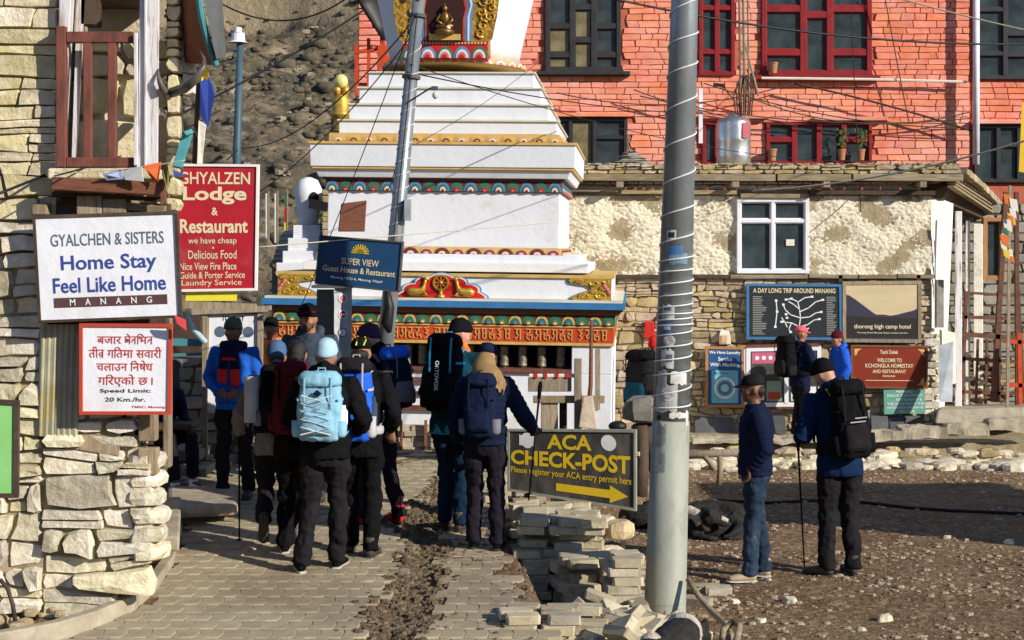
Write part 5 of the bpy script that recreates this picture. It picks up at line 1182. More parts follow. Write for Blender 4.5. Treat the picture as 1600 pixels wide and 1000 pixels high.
for t_, a, c, y0 in (('MANANG', .3, .7, .03), ('PEACE THEY POINT', .08, .95, .19), ('RESTAURANT &', .3, .92, .36), ('THE SHOP WITH THE', .07, .97, .53), ('HANDMADE, MANANG', .07, .95, .69), ('WELCOME', .36, .74, .85)): B.text(t_, a, c, y0, y0 + .10, wht, T, .03)
T, B = sign('laundry_board', 'blue laundry service poster with a washing machine in an orange frame', 'sign', W(1106, 545, d), W(1158, 546, d), W(1158, 632, d), W(1106, 632, d), mat('poster_blue', (.02, .085, .24), None, 3, .5), K['wood_new'], fw=.04, t=.03)
B.text('We Have Laundry', .03, .97, .03, .10, wht, T, .04); B.text('Service', .30, .72, .14, .21, wht, T, .04); B.text('With Machine', .06, .94, .245, .31, wht, T, .04)
b = MB(); B.slab(b, .10, .90, .38, .97, B.t + .002, B.t + .004); b.build('machine_print', pc('machine', (.16, .42, .52)), T)
for r, c in ((.155, wht), (.13, pc('machine', 0)), (.10, slt), (.06, pc('water', (.30, .55, .60)))):
    b = MB(); B.disc(b, .5, .70, r, n=B.t + .006 + (.155 - r) * .03, seg=20); b.build('drum_print', c, T)
b = MB(); B.slab(b, .18, .62, .43, .445, B.t + .005, B.t + .006); b.build('panel_print', slt, T)
b = MB(); b.box(W(1160, 0, d).x, W(1166, 0, d).x, d - .03, d, W(0, 632, d).z, W(0, 545, d).z); tagp(b.build('board_edge', K['white_frame']), 'white upright strip between the laundry poster and the photo board', 'board')
T, B = sign('photo_board', 'white framed display of food photographs beside the laundry poster', 'sign', W(1172, 549, d), W(1276, 547, d), W(1278, 628, d), W(1172, 629, d), mat('dim_photo', (.045, .045, .045), (.09, .10, .08), 6, .3), K['white_frame'], fw=.06, t=.03)
b = MB(); B.slab(b, .02, .38, .02, .24, B.t + .002, B.t + .004); b.build('heading_patch', pc('rose', (.50, .12, .22)), T)
for u in (.10, .20, .30):
    b = MB(); B.disc(b, u, .13, .032, n=B.t + .007, seg=10); b.build('dot_print', wht, T)
for a, c, v0, v1, m1, m2 in ((.04, .20, .66, .95, wht, pc('tomato', (.50, .08, .03))), (.24, .46, .58, .97, pc('sage', (.30, .38, .30)), pc('tomato', 0)), (.60, .72, .75, .97, wht, blk), (.82, .97, .70, .97, wht, slt)):
    b = MB(); B.slab(b, a, c, v0, v1, B.t + .002, B.t + .004); b.build('photo_print', m1, T)
    b = MB(); B.slab(b, a + .02, c - .02, (v0 + v1) / 2 + .02, v1 - .03, B.t + .005, B.t + .007); b.build('food_print', m2, T)
b = MB(); B.slab(b, .50, .56, -.02, 1.02, B.t, B.t + .02); b.build('mullion', K['white_frame'], T)
b = MB(); B.slab(b, -.06, 1.03, -.13, -.075, 0, .05); b.build('top_rail', K['maroon_old'], T)
b = MB(); B.slab(b, -.06, 1.03, 1.08, 1.12, 0, .05); b.build('bottom_rail', K['maroon_old'], T)
b = MB(); b.hexa([W(1124, 538, d), W(1142, 538, d), W(1142, 538, d + .12), W(1124, 538, d + .12), W(1124, 521, d), W(1141, 521, d), W(1138, 514, d + .12), W(1126, 514, d + .12)]); t_ = b.build('small_box', K['petal_w'], bevel=.01); tagp(t_, 'little white and black box sitting on top of the laundry poster', 'box')
b = MB(); b.box(W(1127, 0, d).x, W(1136, 0, d).x, d - .012, d - .002, W(0, 536, d).z, W(0, 524, d).z); b.build('picture_patch', K['peach'], t_)
for px, y0, y1 in ((1314, 430, 545), (1436, 430, 500)):
    b = MB(); b.box(W(px - 3, 0, d).x, W(px + 3, 0, d).x, d + .02, d + .10, W(0, y1, d).z, W(0, y0, d).z); tagp(b.build('timber_post', K['wood_dark']), 'dark upright post %s the sunset sign' % ('left of' if px < 1400 else 'right of'), 'post')
b = MB(); b.box(W(1463, 0, d).x, W(1475, 0, d).x, d + .0, d + .06, W(0, 512, d).z, W(0, 437, d).z); b2 = b.build('shutter', K['stone_grey'], bevel=.006); tagp(b2, 'narrow weathered shutter at the corner right of the sunset sign', 'shutter')
b = MB(); b.hexa([W(1468, 628, 22.0), W(1488, 628, 22.0), W(1488, 628, 22.04), W(1468, 628, 22.04), W(1466, 540, 22.3), W(1490, 533, 22.3), W(1490, 533, 22.34), W(1466, 540, 22.34)]); tagp(b.build('metal_sheet', K['sheet']), 'pale grey metal sheet leaning at the house corner by the iron frame', 'metal sheet')
b = MB(); b.hexa([W(1006, 528, DH - .15), W(1024, 528, DH - .15), W(1024, 528, DH), W(1006, 528, DH), W(1008, 502, DH - .15), W(1022, 502, DH - .15), W(1022, 502, DH), W(1008, 502, DH)]); tagp(b.build('fire_box', K['red'], bevel=.01), 'red metal box on the stone wall just left of the big pole', 'box')
# poster board behind the man in the blue hoodie
d = 15.3
T, B = sign('poster_board', 'white poster board in a raw timber frame behind the man in the blue hoodie', 'sign', W(328, 490, d), W(404, 491, d), W(402, 645, d), W(325, 645, d), banner, K['wood'], fw=.035, t=.02)
B.text('TOURIST', .25, .72, .02, .07, blk, T, .05); B.text('notice', .38, .68, .09, .13, blk, T, .04)
for u, v, r in ((.22, .18, .055), (.80, .18, .055), (.35, .40, .09), (.62, .40, .05), (.7, .62, .07)):
    b = MB(); B.disc(b, u, v, r, seg=14); b.build('picture_print', pc('tan', (.42, .30, .25)) if r > .06 else slt, T)
for a, c in ((316, 324), (402, 409)):
    b = MB(); b.bar(W(a + 4, 720, d - .02), W(a + 5, 486, d - .02), .05, .06); b.build('post', K['wood'], T)
b = MB(); b.bar(W(300, 487, d - .05), W(424, 482, d - .05), .05, .06); b.build('top_rail', K['wood'], T)
b = MB(); b.bar(W(305, 720, d - .02), W(360, 726, d - .02), .05, .05); b.build('foot_rail', K['wood_red'], T)
# ================================================================ poles
def spiral_pole(bx, d, base_py, top_py, top_px, r0, r1):
    pass
d = 11.45; zb_ = -.05
pa = Vector(((1038 - CX) / F * d, d, zb_)); pb = W(1071, -40, d)
pole = thing('utility_pole', pa, 'stout grey steel pole wrapped in white cable and covered with torn stickers', 'pole')
joint = pa + (pb - pa) * ((CH - (656 - HY) / F * d - zb_) / (pb.z - zb_))
RB, RT = .158, .098
def rad(t): return RB + (RT - RB) * t
tj = (joint - pa).length / (pb - pa).length; up_ = (pb - pa) * 1.35
b = MB(); b.tube([pa - Z * .2, pa, joint], [RB, RB, rad(tj)], 40); b.build('lower_shaft', K['steel_base'], pole, sm=True)
b = MB(); b.tube([joint, pb, pa + up_], [rad(tj) - .001, RT, rad(1.35)], 40); b.build('upper_shaft', K['steel'], pole, sm=True)
b = MB(); c_ = pa + (pb - pa) * .042; b.tube([c_, c_ + Z * .004], [rad(.04) + .0025] * 2, 32); b.build('weld_ring', K['steel_base'], pole)
ax = (pb - pa).normalized(); e1 = ax.cross(Y).normalized(); e2 = ax.cross(e1).normalized()
if e2.y > 0: e2 = -e2; 
def on_pole(t, a, off=.004):     # a = 0 faces the camera, + to the right
    c = pa + (pb - pa) * t; n = -Y * math.cos(a) + X * math.sin(a); return c + n * (rad(t) + off)
def tpy(py): return (CH - (py - HY) / F * d - zb_) / (pb.z - zb_)
rows_ = [-20, 38, 84, 132, 192, 248, 306, 352, 393, 415, 430, 452, 468, 486, 492, 503, 510, 530, 548, 570, 592, 628, 640]
tl = [(tpy(y)) for y in rows_]
pts = []
for i in range(len(tl) - 1):
    for k in range(24):
        f_ = k / 24; a = -math.pi + 2 * math.pi * f_; pts.append(on_pole(tl[i] * (1 - f_) + tl[i + 1] * f_, -a, .005))
b = MB(); b.tube(pts, .0062, 5); b.build('wrapped_cable', K['wire_w'], pole, sm=True)
b = MB(); b.tube([W(1093, 140, d + .03), W(1093, 225, d + .03)], .004, 5)
def patch(y0, y1, a0, a1, m_, nm='sticker', off=.003, rag=.0):
    n = 6; b = MB(); vs = []
    for t in (tpy(y1), tpy(y0)):
        for i in range(n + 1):
            vs.append(on_pole(t + random.uniform(-rag, rag), a0 + (a1 - a0) * i / n, off))
    vs += [v + (v - (pa + (pb - pa) * .5)).normalized() * 0 + Vector((0, -.001, 0)) for v in vs]
    b.add(vs, [(i, i + 1, n + 2 + i, n + 1 + i) for i in range(n)]); b.build(nm, m_, pole)
def rpatch(yc, a, r, m_, off=.004):
    b = MB(); tc = tpy(yc); L_ = (pb - pa).length; vs = [on_pole(tc + r * math.sin(k * math.pi / 8) / L_, a + r * math.cos(k * math.pi / 8) / rad(tc), off) for k in range(16)]; b.add(vs, [tuple(range(16))]); b.build('round_sticker', m_, pole)
pb_ = pc('stickerblue', (.05, .14, .30)); pw_ = mat('torn_paper', (.62, .62, .60), (.42, .42, .40), 14, .7)
patch(360, 375, -.75, -.15, pw_, rag=.001); patch(363, 371, -.65, -.25, blk, 'sticker_print', .005)
patch(383, 398, -.6, .3, pb_); patch(396, 413, -.75, .6, mat('faded_blue', (.16, .25, .30), (.10, .18, .24), 10, .7), rag=.002)
patch(475, 498, -.85, -.1, pw_, rag=.002); patch(478, 484, -.75, -.3, slt, 'sticker_print', .005); patch(500, 520, -.8, -.2, pb_, rag=.002); patch(508, 514, -.7, -.3, pw_, 'sticker_print', .005)
rpatch(531, -.35, .045, pw_); rpatch(531, -.35, .03, pc('palegrey', (.4, .4, .42)), .006)
patch(545, 572, -.8, -.05, pw_, rag=.003); patch(552, 563, -.5, -.15, slt, 'sticker_print', .006); patch(580, 598, -.2, .75, pw_, rag=.003); patch(577, 600, -1.0, -.4, pc('silvertape', (.38, .38, .38)), rag=.003)
rpatch(613, -.3, .052, pw_); rpatch(613, -.3, .035, pc('palegrey', 0), .006); patch(600, 640, -1.1, .2, mat('paste', (.33, .33, .31), (.45, .45, .43), 9, .6), rag=.003, off=.002)
patch(641, 650, -.2, .9, pw_, rag=.002); patch(640, 664, .75, 1.0, pw_, rag=.002); patch(660, 735, -.95, -.35, mat('glue_stain', (.26, .28, .27), (.44, .45, .44), 12, .6, thr=(.48, .55)), rag=.004, off=.002)
rpatch(650, -.8, .018, blk)
# leaning pole
d2 = 14.6; qa = W(577, 800, d2); qb = W(660, -60, d2)
p2 = thing('utility_pole', qa, 'slimmer grey steel pole leaning to the right in front of the white stupa', 'pole')
b = MB(); b.tube([qa, qb], [.088, .058], 20); b.build('shaft', K['steel'], p2, sm=True)
L2 = (qb - qa)
def on2(py, a, off=.004):
    t = (800 - py) / 860; c = qa + L2 * t; return c + (-Y * math.cos(a) + X * math.sin(a)) * (.088 - .03 * t + off)
pts = []; ys_ = [60, 108, 128, 160, 185, 214, 240, 262, 284, 310, 335, 362]
for y0, y1 in zip(ys_, ys_[1:]):
    for k in range(16): f_ = k / 16; pts.append(on2(y0 + (y1 - y0) * f_, -(-math.pi + 2 * math.pi * f_)))
b = MB(); b.tube(pts, .004, 4); b.build('wrapped_cable', K['wire_w'], p2, sm=True)
for py in (22, 118): b = MB(); b.tube([on2(py, 0) + Y * .07, on2(py + 5, 0) + Y * .07], [.09, .09], 14); b.build('clamp', K['slate'], p2)
b = MB(); b.box(on2(320, 0).x + .06, on2(320, 0).x + .12, d2 - .12, d2 - .05, W(0, 345, d2).z, W(0, 312, d2).z); b.build('junction_box', K['sheet'], p2)
b = MB(); b.tube([W(604, 446, d2 - .2), W(608, 480, d2 - .2), W(604, 505, d2 - .2), W(609, 520, d2 - .2)], [.02, .05, .06, .02], 8); tagp(b.build('black_bag', K['cable'], sm=True), 'black plastic bag tied low on the leaning pole', 'bag')
# lamp post and bulb lamp
d3 = 26; c0 = W(371, 420, d3); lp = thing('street_lamp', c0, 'slender dark blue lamp post with a white head against the hillside', 'street lamp')
b = MB(); b.tube([W(371, 430, d3), W(370, 250, d3), W(375, 68, d3)], [.075, .07, .055], 12); b.build('post', mat('lamp_blue', (.05, .10, .14), None, 5, .5), lp, sm=True)
b = MB(); c = W(372, 67, d3); b.lathe([(.17, 0), (.14, .02), (.12, .03), (.11, .16), (.12, .17), (.06, .18), (.06, .26), (.02, .27)], c, 16); b.build('lamp_head', K['white'], lp, sm=False)
b = MB(); b.bar(W(354, 250, d3), W(376, 232, d3), .02, .02); b.build('cable_arm', K['cable'], lp)
d4 = 14.5; t_ = thing('bulb_lamp', W(680, 140, d4), 'small bulb on a short arm held out from the leaning pole', 'lamp')
b = MB(); b.tube([W(640, 158, d4), W(672, 138, d4), W(682, 137, d4)], .008, 6); b.build('arm', K['cable'], t_)
b = MB(); b.ball(W(680, 149, d4), .028, .028, .035, 12, 8); b.build('bulb', mat('frosted_bulb', (.55, .60, .45), None, 4, .2), t_, sm=True)
b = MB(); b.box(W(674, 0, d4).x, W(684, 0, d4).x, d4 - .03, d4 + .03, W(0, 141, d4).z, W(0, 135, d4).z); b.build('cap', K['slate'], t_)
# ================================================================ cables
def cable(p, q, sag, r, m_, lab, grp='cables strung across the lane', n=24):
    p = Vector(p); q = Vector(q); b = MB()
    b.tube([p.lerp(q, i / n) - Z * sag * 4 * (i / n) * (1 - i / n) for i in range(n + 1)], r, 5)
    tagp(b.build('cable', m_, sm=True), lab, 'cable', grp)
cb = K['cable']
cable(W(-20, 310, 9.7), W(570, 15, 15), .10, .010, cb, 'thick black cable rising from the homestay corner past the lamp post to the stupa')
cable(W(85, 275, 9.8), W(345, 172, 12), .05, .006, cb, 'thin dark cable crossing the railed window of the old house')
cable(W(345, 5, 20), W(545, -5, 22), .28, .012, cb, 'dark cable sagging across the top of the hillside')
cable(W(376, 231, 25.9), W(655, 22, 15), .35, .009, cb, 'black cable sagging from the lamp post up to the leaning pole')
cable(W(405, 300, 16), W(640, 60, 14.5), .12, .006, cb, 'thin cable running up past the gilded finial to the leaning pole')
cable(W(470, 480, 16), W(650, 20, 14.5), .05, .005, cb, 'fine wire beside the meter box rising to the leaning pole')
cable(W(652, 20, 14.5), W(612, 400, 14.5), .0, .006, cb, 'wire hanging down the right side of the leaning pole')
cable(W(655, -10, 14.5), W(605, 300, 16.5), .35, .006, cb, 'wire looping in front of the stupa steps left of the pole')
cable(W(635, 112, 14.5), W(1160, 178, 24), .12, .007, cb, 'thin dark cable from the leaning pole across the red wall to the tank')
cable(W(640, 100, 14.5), W(1400, 250, 24), .3, .005, cb, 'fine wire falling across the stupa steps to the red wall')
cable(W(940, -6, 14), W(1640, 68, 16), .14, .011, cb, 'thick black cable crossing in front of the upper windows')
cable(W(950, 0, 14), W(1150, -20, 14), -.02, .006, cb, 'short dark wire at the top beside the big pole')
cable(W(1380, -10, 17), W(1640, 55, 16), .02, .008, K['rope'], 'pale cable at the upper right before the black window')
cable(W(1175, 298, 16), W(1640, 208, 14), .10, .010, K['rope'], 'pale rope stretched in front of the flat roof at the right')
cable(W(405, 386, 13), W(880, 346, 15), .0, .005, K['rope'], 'pale cord stretched across the stupa body above the blue sign')
cable(W(850, 90, 17.5), W(650, 225, 14.4), .05, .003, cb, 'hair-thin wire slanting down over the stupa steps')
cable(W(1330, 20, 27.5), W(1345, 330, 22), .1, .008, cb, 'dark wire hanging past the wide red window')
# bundle of wires on the red wall
for i, (a, c, sg, lab) in enumerate([((1000, 150), (1515, 185), .25, 'wire sagging low over the red wall between tank and drain pipe'), ((1165, 150), (1515, 175), .35, 'wire below it reaching the drain pipe'), ((1100, 130), (1510, 200), .2, 'wire from the narrow red window to the drain pipe'), ((1240, 130), (1520, 205), -.05, 'thick cable falling from the red window sill to the drain pipe'), ((990, 140), (1240, 195), .12, 'wire passing behind the big pole to the tank top'), ((870, 145), (1240, 130), .3, 'wire along the salmon wall left of the big pole'), ((1380, -20), (1420, 190), .04, 'wire hanging down the wall left of the drain pipe')]):
    cable(W(*a, DR - .25), W(*c, DR - .2), sg, .011 if i != 3 else .02, K['wood_dark'], lab, 'wires on the red wall')
b = MB(); b.tube([W(1190, 122, DR - .15), W(1360, 124, DR - .15), W(1510, 128, DR - .15)], .025, 6); tagp(b.build('conduit', K['petal_w']), 'pale conduit running under the wide red window', 'pipe')
wp = thing('cable_mast', W(1160, 180, 24), 'bundle of thin poles and cables rising behind the steel tank', 'mast')
for px, r in ((1155, .02), (1161, .02), (1168, .015)):
    b = MB(); b.tube([W(px + 3, 182, 24), W(px, -20, 24)], r, 6); b.build('rod', K['wood'], wp)
b = MB()
for i in range(9): b.tube([W(1150 + i * 3, 180, 23.9), W(1146 + i * 4, 150 - (i % 3) * 12, 23.8), W(1158 + i, 118, 23.9)], .011, 5)
b.build('cable_tangle', K['wood_dark'], wp)
b = MB(); b.bar(W(1116, 132, 24), W(1132, 134, 24), .05, .05); b.build('insulator', K['cable'], wp); b = MB(); b.bar(W(1128, 133, 24), W(1156, 168, 24), .02, .02); b.build('bracket', K['wood'], wp)
b = MB(); b.tube([W(1162, 60, 24), W(1185, 150, 24)], .018, 6); b.build('stay', K['wood'], wp)
# ================================================================ paving blocks stacked along the lane
rs = random.Random(31); BL, BW_, BH = .225, .125, .064
def blockM(c, rz, rx=0, ry=0, s=(1, 1, 1)): return Matrix.Translation(c) @ Matrix.Rotation(rz, 4, 'Z') @ Matrix.Rotation(rx, 4, 'X') @ Matrix.Rotation(ry, 4, 'Y') @ Matrix.Diagonal((*s, 1))
def block(b, M, chip=True):
    l, w_, h = BL / 2 - .004, BW_ / 2 - .004, BH / 2 - .002; c = .014; o = [(-l, -w_ + c), (-l + c, -w_), (l - c, -w_), (l, -w_ + c), (l, w_ - c), (l - c, w_), (-l + c, w_), (-l, w_ - c)]
    vs = [M @ Vector((x * q, y * q, z)) for q, z in ((1, -h), (1, h - .006), (.965, h)) for x, y in [(a + rs.uniform(-.007, .007), d_ + rs.uniform(-.007, .007)) for a, d_ in o]]
    n = 8; b.add(vs, [tuple(range(n - 1, -1, -1))] + [(i, (i + 1) % n, n + (i + 1) % n, n + i) for i in range(n)] + [(n + i, n + (i + 1) % n, 2 * n + (i + 1) % n, 2 * n + i) for i in range(n)] + [tuple(2 * n + i for i in range(n))])
def stack(label, x, y, z0, nx, ny, nz, rz=0, miss=.0, jit=.012):
    T = thing('block_stack', (x, y, z0), label, 'block stack', 'stacks of paving blocks')
    Mz = Matrix.Translation((x, y, z0)) @ Matrix.Rotation(rz, 4, 'Z')
    for k in range(nz):
        turn = k % 2
        n1, n2 = (nx, ny) if not turn else (nx, ny)
        for i in range(nx):
            for j in range(ny):
                if k > nz * .5 and rs.random() < miss: continue
                if rs.random() < .5: sub_ = [(0, 0, 0)]
                c = Mz @ Vector(((i - (nx - 1) / 2) * BL * 1.01 + rs.gauss(0, jit), (j - (ny - 1) / 2) * BW_ * 1.02 + rs.gauss(0, jit * .7), BH * (k + .5) + rs.uniform(-.0024, .0024)))
                if turn and rs.random() < .8: c = c + Mz.to_3x3() @ Vector((BL * .25 * (1 if i % 2 else -1), 0, 0))
                b = MB(); block(b, blockM(c, rz + rs.gauss(0, .07))); b.build('concrete_block', K['block'], T)
    return T
stack('low stack of blocks left of the checkpost sign, behind the hiking poles', .02, 14.2, .38, 2, 2, 5)
stack('long stepped stack of blocks right of the woman in the navy jacket', .34, 13.1, .05, 3, 4, 9, .15, .35, .02)
stack('broad stack of blocks just under the arrow of the checkpost sign', .42, 12.3, .02, 3, 4, 10, -.1, .45, .02)
stack('middle stack of blocks between the long stack and the tall one', .60, 11.7, .0, 2, 3, 7, .3, .35, .03)
stack('tall neat stack of blocks against the big grey pole', .83, 11.15, -.01, 1, 3, 9, .04)
stack('low front stack of blocks at the bottom edge of the lane', .30, 10.15, .02, 3, 3, 6, -.05, .25, .02)
stack('last stack in front of the tall one beside the pole base', .66, 10.45, -.02, 2, 3, 5, .5, .3, .03)
TB = thing('block_heap', (.7, 10.3, 0), 'tumbled heap of loose paving blocks around the foot of the big pole', 'heap')
for i in range(130):
    t = i / 130; y = rs.uniform(9.75, 10.9); x = rs.uniform(.45, 1.25) + (y - 10) * .1; z = .06 + .30 * max(0, 1 - abs(x - .72) * 1.6) * rs.random()
    if (Vector((x, y)) - Vector((pa.x, pa.y))).length < .3: continue
    b = MB(); block(b, blockM((x, y, z), rs.uniform(0, 3.1), rs.uniform(-.7, .7), rs.uniform(-.6, .6))); b.build('concrete_block', K['block'], TB)
for i in range(34):
    y = rs.uniform(11.4, 13.6); x = rs.uniform(.75, 1.15); b = MB(); block(b, blockM((x, y, ground_z(x, y) + .05), rs.uniform(0, 3.1), rs.uniform(-.4, .4), rs.uniform(-.2, .2))); b.build('concrete_block', K['block'], TB)
for px, py, rz, lab in ((1105, 925, .2, 'single block lying on the earth just right of the pole'), (1090, 945, -.5, 'tilted block beside the hose under the single block'), (1122, 928, .1, 'block lying end to end with the single one right of the pole')):
    dd = ground_d(py, lambda q: 0); x = px2x(px, dd); b = MB(); block(b, blockM((x, dd, .03), rz, .05)); tagp(b.build('paving_block', K['block']), lab, 'block', 'loose paving blocks')
for i, (px, py, r, lab) in enumerate([(942, 815, .14, 'pale angular boulder under the right end of the checkpost sign'), (905, 800, .10, 'pale boulder under the arrow of the checkpost sign'), (968, 822, .15, 'brown flat boulder against the big pole under the sign'), (955, 862, .13, 'hexagonal grey boulder between two stacks of blocks')]):
    b = MB(); dd = 12.6 - i * .1; c = W(px, py, dd); rock(b, (c.x, dd, c.z - r * .2), r, i * 2 + 1); tagp(b.build('boulder', K['stone_pale' if i != 2 else 'stone_brown']), lab, 'boulder', 'boulders by the sign')
dw = 17.2
st = [((612 + 21 * i + (9 if k % 2 else 0)), 702 - 8.5 * k) for k in range(5) for i in range(5)]
T = thing('block_stack', W(655, 700, dw), 'low wall of blocks stacked before the white stupa behind the walkers', 'block stack', 'stacks of paving blocks')
for px, py in st:
    b = MB(); block(b, blockM(W(px, py, dw + rs.uniform(-.02, .02)), rs.gauss(0, .05), s=(.75, 1, .95))); b.build('concrete_block', K['block'], T)
for px in (628, 666):
    b = MB(); b.box((px - 2 - CX) / F * dw, (px + 2 - CX) / F * dw, dw - .14, dw - .08, W(0, 706, dw).z, W(0, 655, dw).z); b.build('timber_stake', K['wood_red'], T)
# hose loop by the pole
b = MB(); b.tube([W(1075, 905, 11.3), W(1092, 932, 11.2), W(1112, 955, 11.1), W(1132, 975, 10.6), W(1142, 992, 10.2), W(1136, 1003, 10.0), W(1128, 1000, 10.0), W(1130, 985, 10.1), W(1145, 972, 10.2), W(1156, 978, 10.1), W(1150, 1005, 9.9)], .022, 10); tagp(b.build('hose', K['wood'], sm=True), 'stiff brown hose curling over the ground beside the big pole', 'hose')
yb = [(1120, 786), (1200, 790), (1270, 785), (1340, 786), (1420, 795), (1480, 802), (1600, 806), (1680, 808)]
b = MB(); pp = []
for px, py in yb: dd = ground_d(py, yard_z); x = px2x(px, dd); pp.append((x, dd, ground_z(min(x, 8), dd) + .02))
b.tube(pp, .018, 7); tagp(b.build('water_pipe', K['cable'], sm=True), 'black water pipe lying across the shaded strip of the yard', 'pipe')
# rough bench behind the capped man
T = thing('rough_bench', W(1120, 745, 17.3), 'rough pale timber bench with a forked leg behind the man in the cap', 'bench')
for p, q, r in (((1050, 712), (1165, 706), .05), ((1100, 712), (1118, 735), .035), ((1125, 712), (1123, 757), .035), ((1060, 712), (1064, 752), .035), ((1155, 708), (1158, 748), .035)):
    b = MB(); b.tube([W(*p, 17.3), W((p[0] + q[0]) / 2 + 1, (p[1] + q[1]) / 2, 17.32), W(*q, 17.3)], [r, r * .9, r * .85], 8); b.build('rail' if r > .04 else 'leg', K['wood'], T, sm=True)
T.scale = (1, 1, 1)
# wooden water trough stand before the stupa
d = 15.6; T = thing('wooden_trough', W(880, 680, d), 'weathered wooden trough stand with posts in front of the prayer wheels', 'trough')
def wbox(a, c, y0, y1, dd, th, m_, nm, bv=.008):
    b = MB(); b.hexa([W(a, y1, dd), W(c, y1, dd), W(c, y1, dd + th), W(a, y1, dd + th), W(a, y0, dd), W(c, y0, dd), W(c, y0, dd + th), W(a, y0, dd + th)]); return b.build(nm, m_, T, bevel=bv)
wbox(825, 893, 590, 612, d, .30, K['wood'], 'trough'); wbox(833, 945, 618, 630, d + .02, .1, K['wood'], 'cross_rail'); wbox(845, 872, 622, 690, d + .05, .16, K['wood'], 'stump')
wbox(897, 909, 560, 680, d - .05, .08, K['wood'], 'post'); wbox(874, 886, 620, 680, d + .15, .08, K['wood_dark'], 'post'); wbox(930, 938, 545, 640, d + .2, .05, K['wood'], 'post'); wbox(922, 935, 625, 642, d - .1, .3, K['wood'], 'peg')
b = MB(); b.tube([W(918, 655, d - .1), W(923, 600, d - .08), W(924, 500, d)], [.026, .022, .016], 8); b.build('thin_post', K['wood_red'], T)
wbox(826, 898, 584, 590, d - .01, .32, K['petal_w'], 'striped_cloth', .01)
for px in (835, 850, 868, 884):
    wbox(px, px + 5, 583.4, 590.5, d - .02, .33, K['red'], 'cloth_stripe', 0)
b = MB(); b.hexa([W(904, 668, d - .16), W(934, 672, d - .14), W(934, 672, d - .10), W(904, 668, d - .12), W(911, 620, d - .12), W(926, 618, d - .12), W(926, 618, d - .08), W(911, 620, d - .08)]); tagp(b.build('cloth', mat('beige_cloth', (.55, .46, .36), (.42, .34, .26), 5, .9, .02, 12), None, bevel=.012), 'beige cloth hanging from the trough stand', 'cloth')
b = MB(); rock(b, W(1008, 640, 16.6), .27, 5, (1.1, .7, .72)); tagp(b.build('grey_rock', K['stone_grey']), 'big grey stump-like rock beside the pole above the checkpost sign', 'rock')
b = MB(); b.tube([W(1000, 665, 16.6), W(1004, 720, 16.4), W(1000, 775, 16.3)], [.09, .07, .08], 8); b.tube([W(1010, 665, 16.7), W(1025, 730, 16.5)], [.09, .08], 8); tagp(b.build('gnarled_post', K['wood_dark'], sm=True), 'dark gnarled trunk supporting the grey rock by the pole', 'post')
b = MB(); b.ball(W(965, 666, 16.4), .10, .08, .06); tagp(b.build('black_sack', K['cable'], sm=True), 'small black sack just above the top right of the checkpost sign', 'sack')
# iron ladder frame at the right
T = thing('iron_frame', W(1545, 640, 23.5), 'rusty brown iron frame like a ladder beside the stone house', 'frame'); rust = mat('rusty_iron', (.09, .045, .03), (.16, .07, .04), 12, .8, .003, 60)
for p, q, r in (((1502, 635), (1510, 455), .05), ((1590, 640), (1588, 300), .06), ((1552, 628), (1572, 300), .07), ((1560, 628), (1562, 470), .05), ((1506, 457), (1586, 462), .04), ((1500, 495), (1588, 498), .05), ((1500, 522), (1590, 528), .07), ((1498, 560), (1590, 565), .05), ((1498, 612), (1590, 615), .05), ((1525, 630), (1528, 530), .035), ((1540, 630), (1542, 530), .035), ((1590, 420), (1600, 620), .03)):
    b = MB(); b.bar(W(*p, 23.4), W(*q, 23.4), r, r, up=Y); b.build('bar', rust, T)
T = thing('firewood_pile', W(1545, 620, 24.2), 'pile of split firewood and rubble stacked behind the iron frame', 'pile')
for i in range(60):
    b = MB(); c = W(rs.uniform(1505, 1590), rs.uniform(560, 625), 24.3 + rs.random() * .3); a = rs.uniform(-.6, .6); v = Vector((math.cos(a) * .16, rs.uniform(-.1, .1), math.sin(a) * .1)); b.bar(c - v, c + v, .06, .05); b.build('split_log', K['wood'] if i % 3 else K['wood_red'], T)
T = thing('red_trestle', W(1590, 630, 23), 'red painted trestle at the right edge beside the iron frame', 'trestle')
for p, q in (((1570, 533), (1625, 536)), ((1570, 601), (1625, 603)), ((1592, 520), (1594, 632)), ((1620, 520), (1622, 632))):
    b = MB(); b.bar(W(*p, 23), W(*q, 23), .06, .06, up=Y); b.build('leg' if p[0] > 1580 else 'rail', K['redband'], T)
b = MB(); b.hexa([W(1592, 268, 17), W(1625, 275, 17), W(1625, 275, 17.02), W(1592, 268, 17.02), W(1597, 160, 17), W(1630, 150, 17), W(1630, 150, 17.02), W(1597, 160, 17.02)]); tagp(b.build('yellow_flag', pc('flagyellow', (.75, .48, .02))), 'yellow cloth flag at the right edge', 'flag')
T = thing('prayer_flag_bundle', W(1572, 400, 22), 'faded orange green and white prayer flags wound round a stick by the house', 'prayer flags')
for i in range(16):
    b = MB(); c = W(1572 + rs.uniform(-9, 9), 320 + i * 6 + rs.uniform(-4, 4), 22 + rs.uniform(-.1, .1)); s_ = rs.uniform(.06, .12); b.prism([(0, 0), (s_, -s_ * .6), (s_ * .8, s_), (-s_ * .2, s_ * 1.2)], c, X, Z, -Y, .012); b.build('flag_cloth', [pc('forange', (.62, .16, .03)), K['petal_w'], K['green'], K['petal_w'], pc('fyellow', (.7, .5, .05))][i % 5], T, bevel=.004)
b = MB(); b.bar(W(1574, 640, 22.1), W(1578, 290, 22.1), .04, .04); b.build('stick', K['wood'], T)
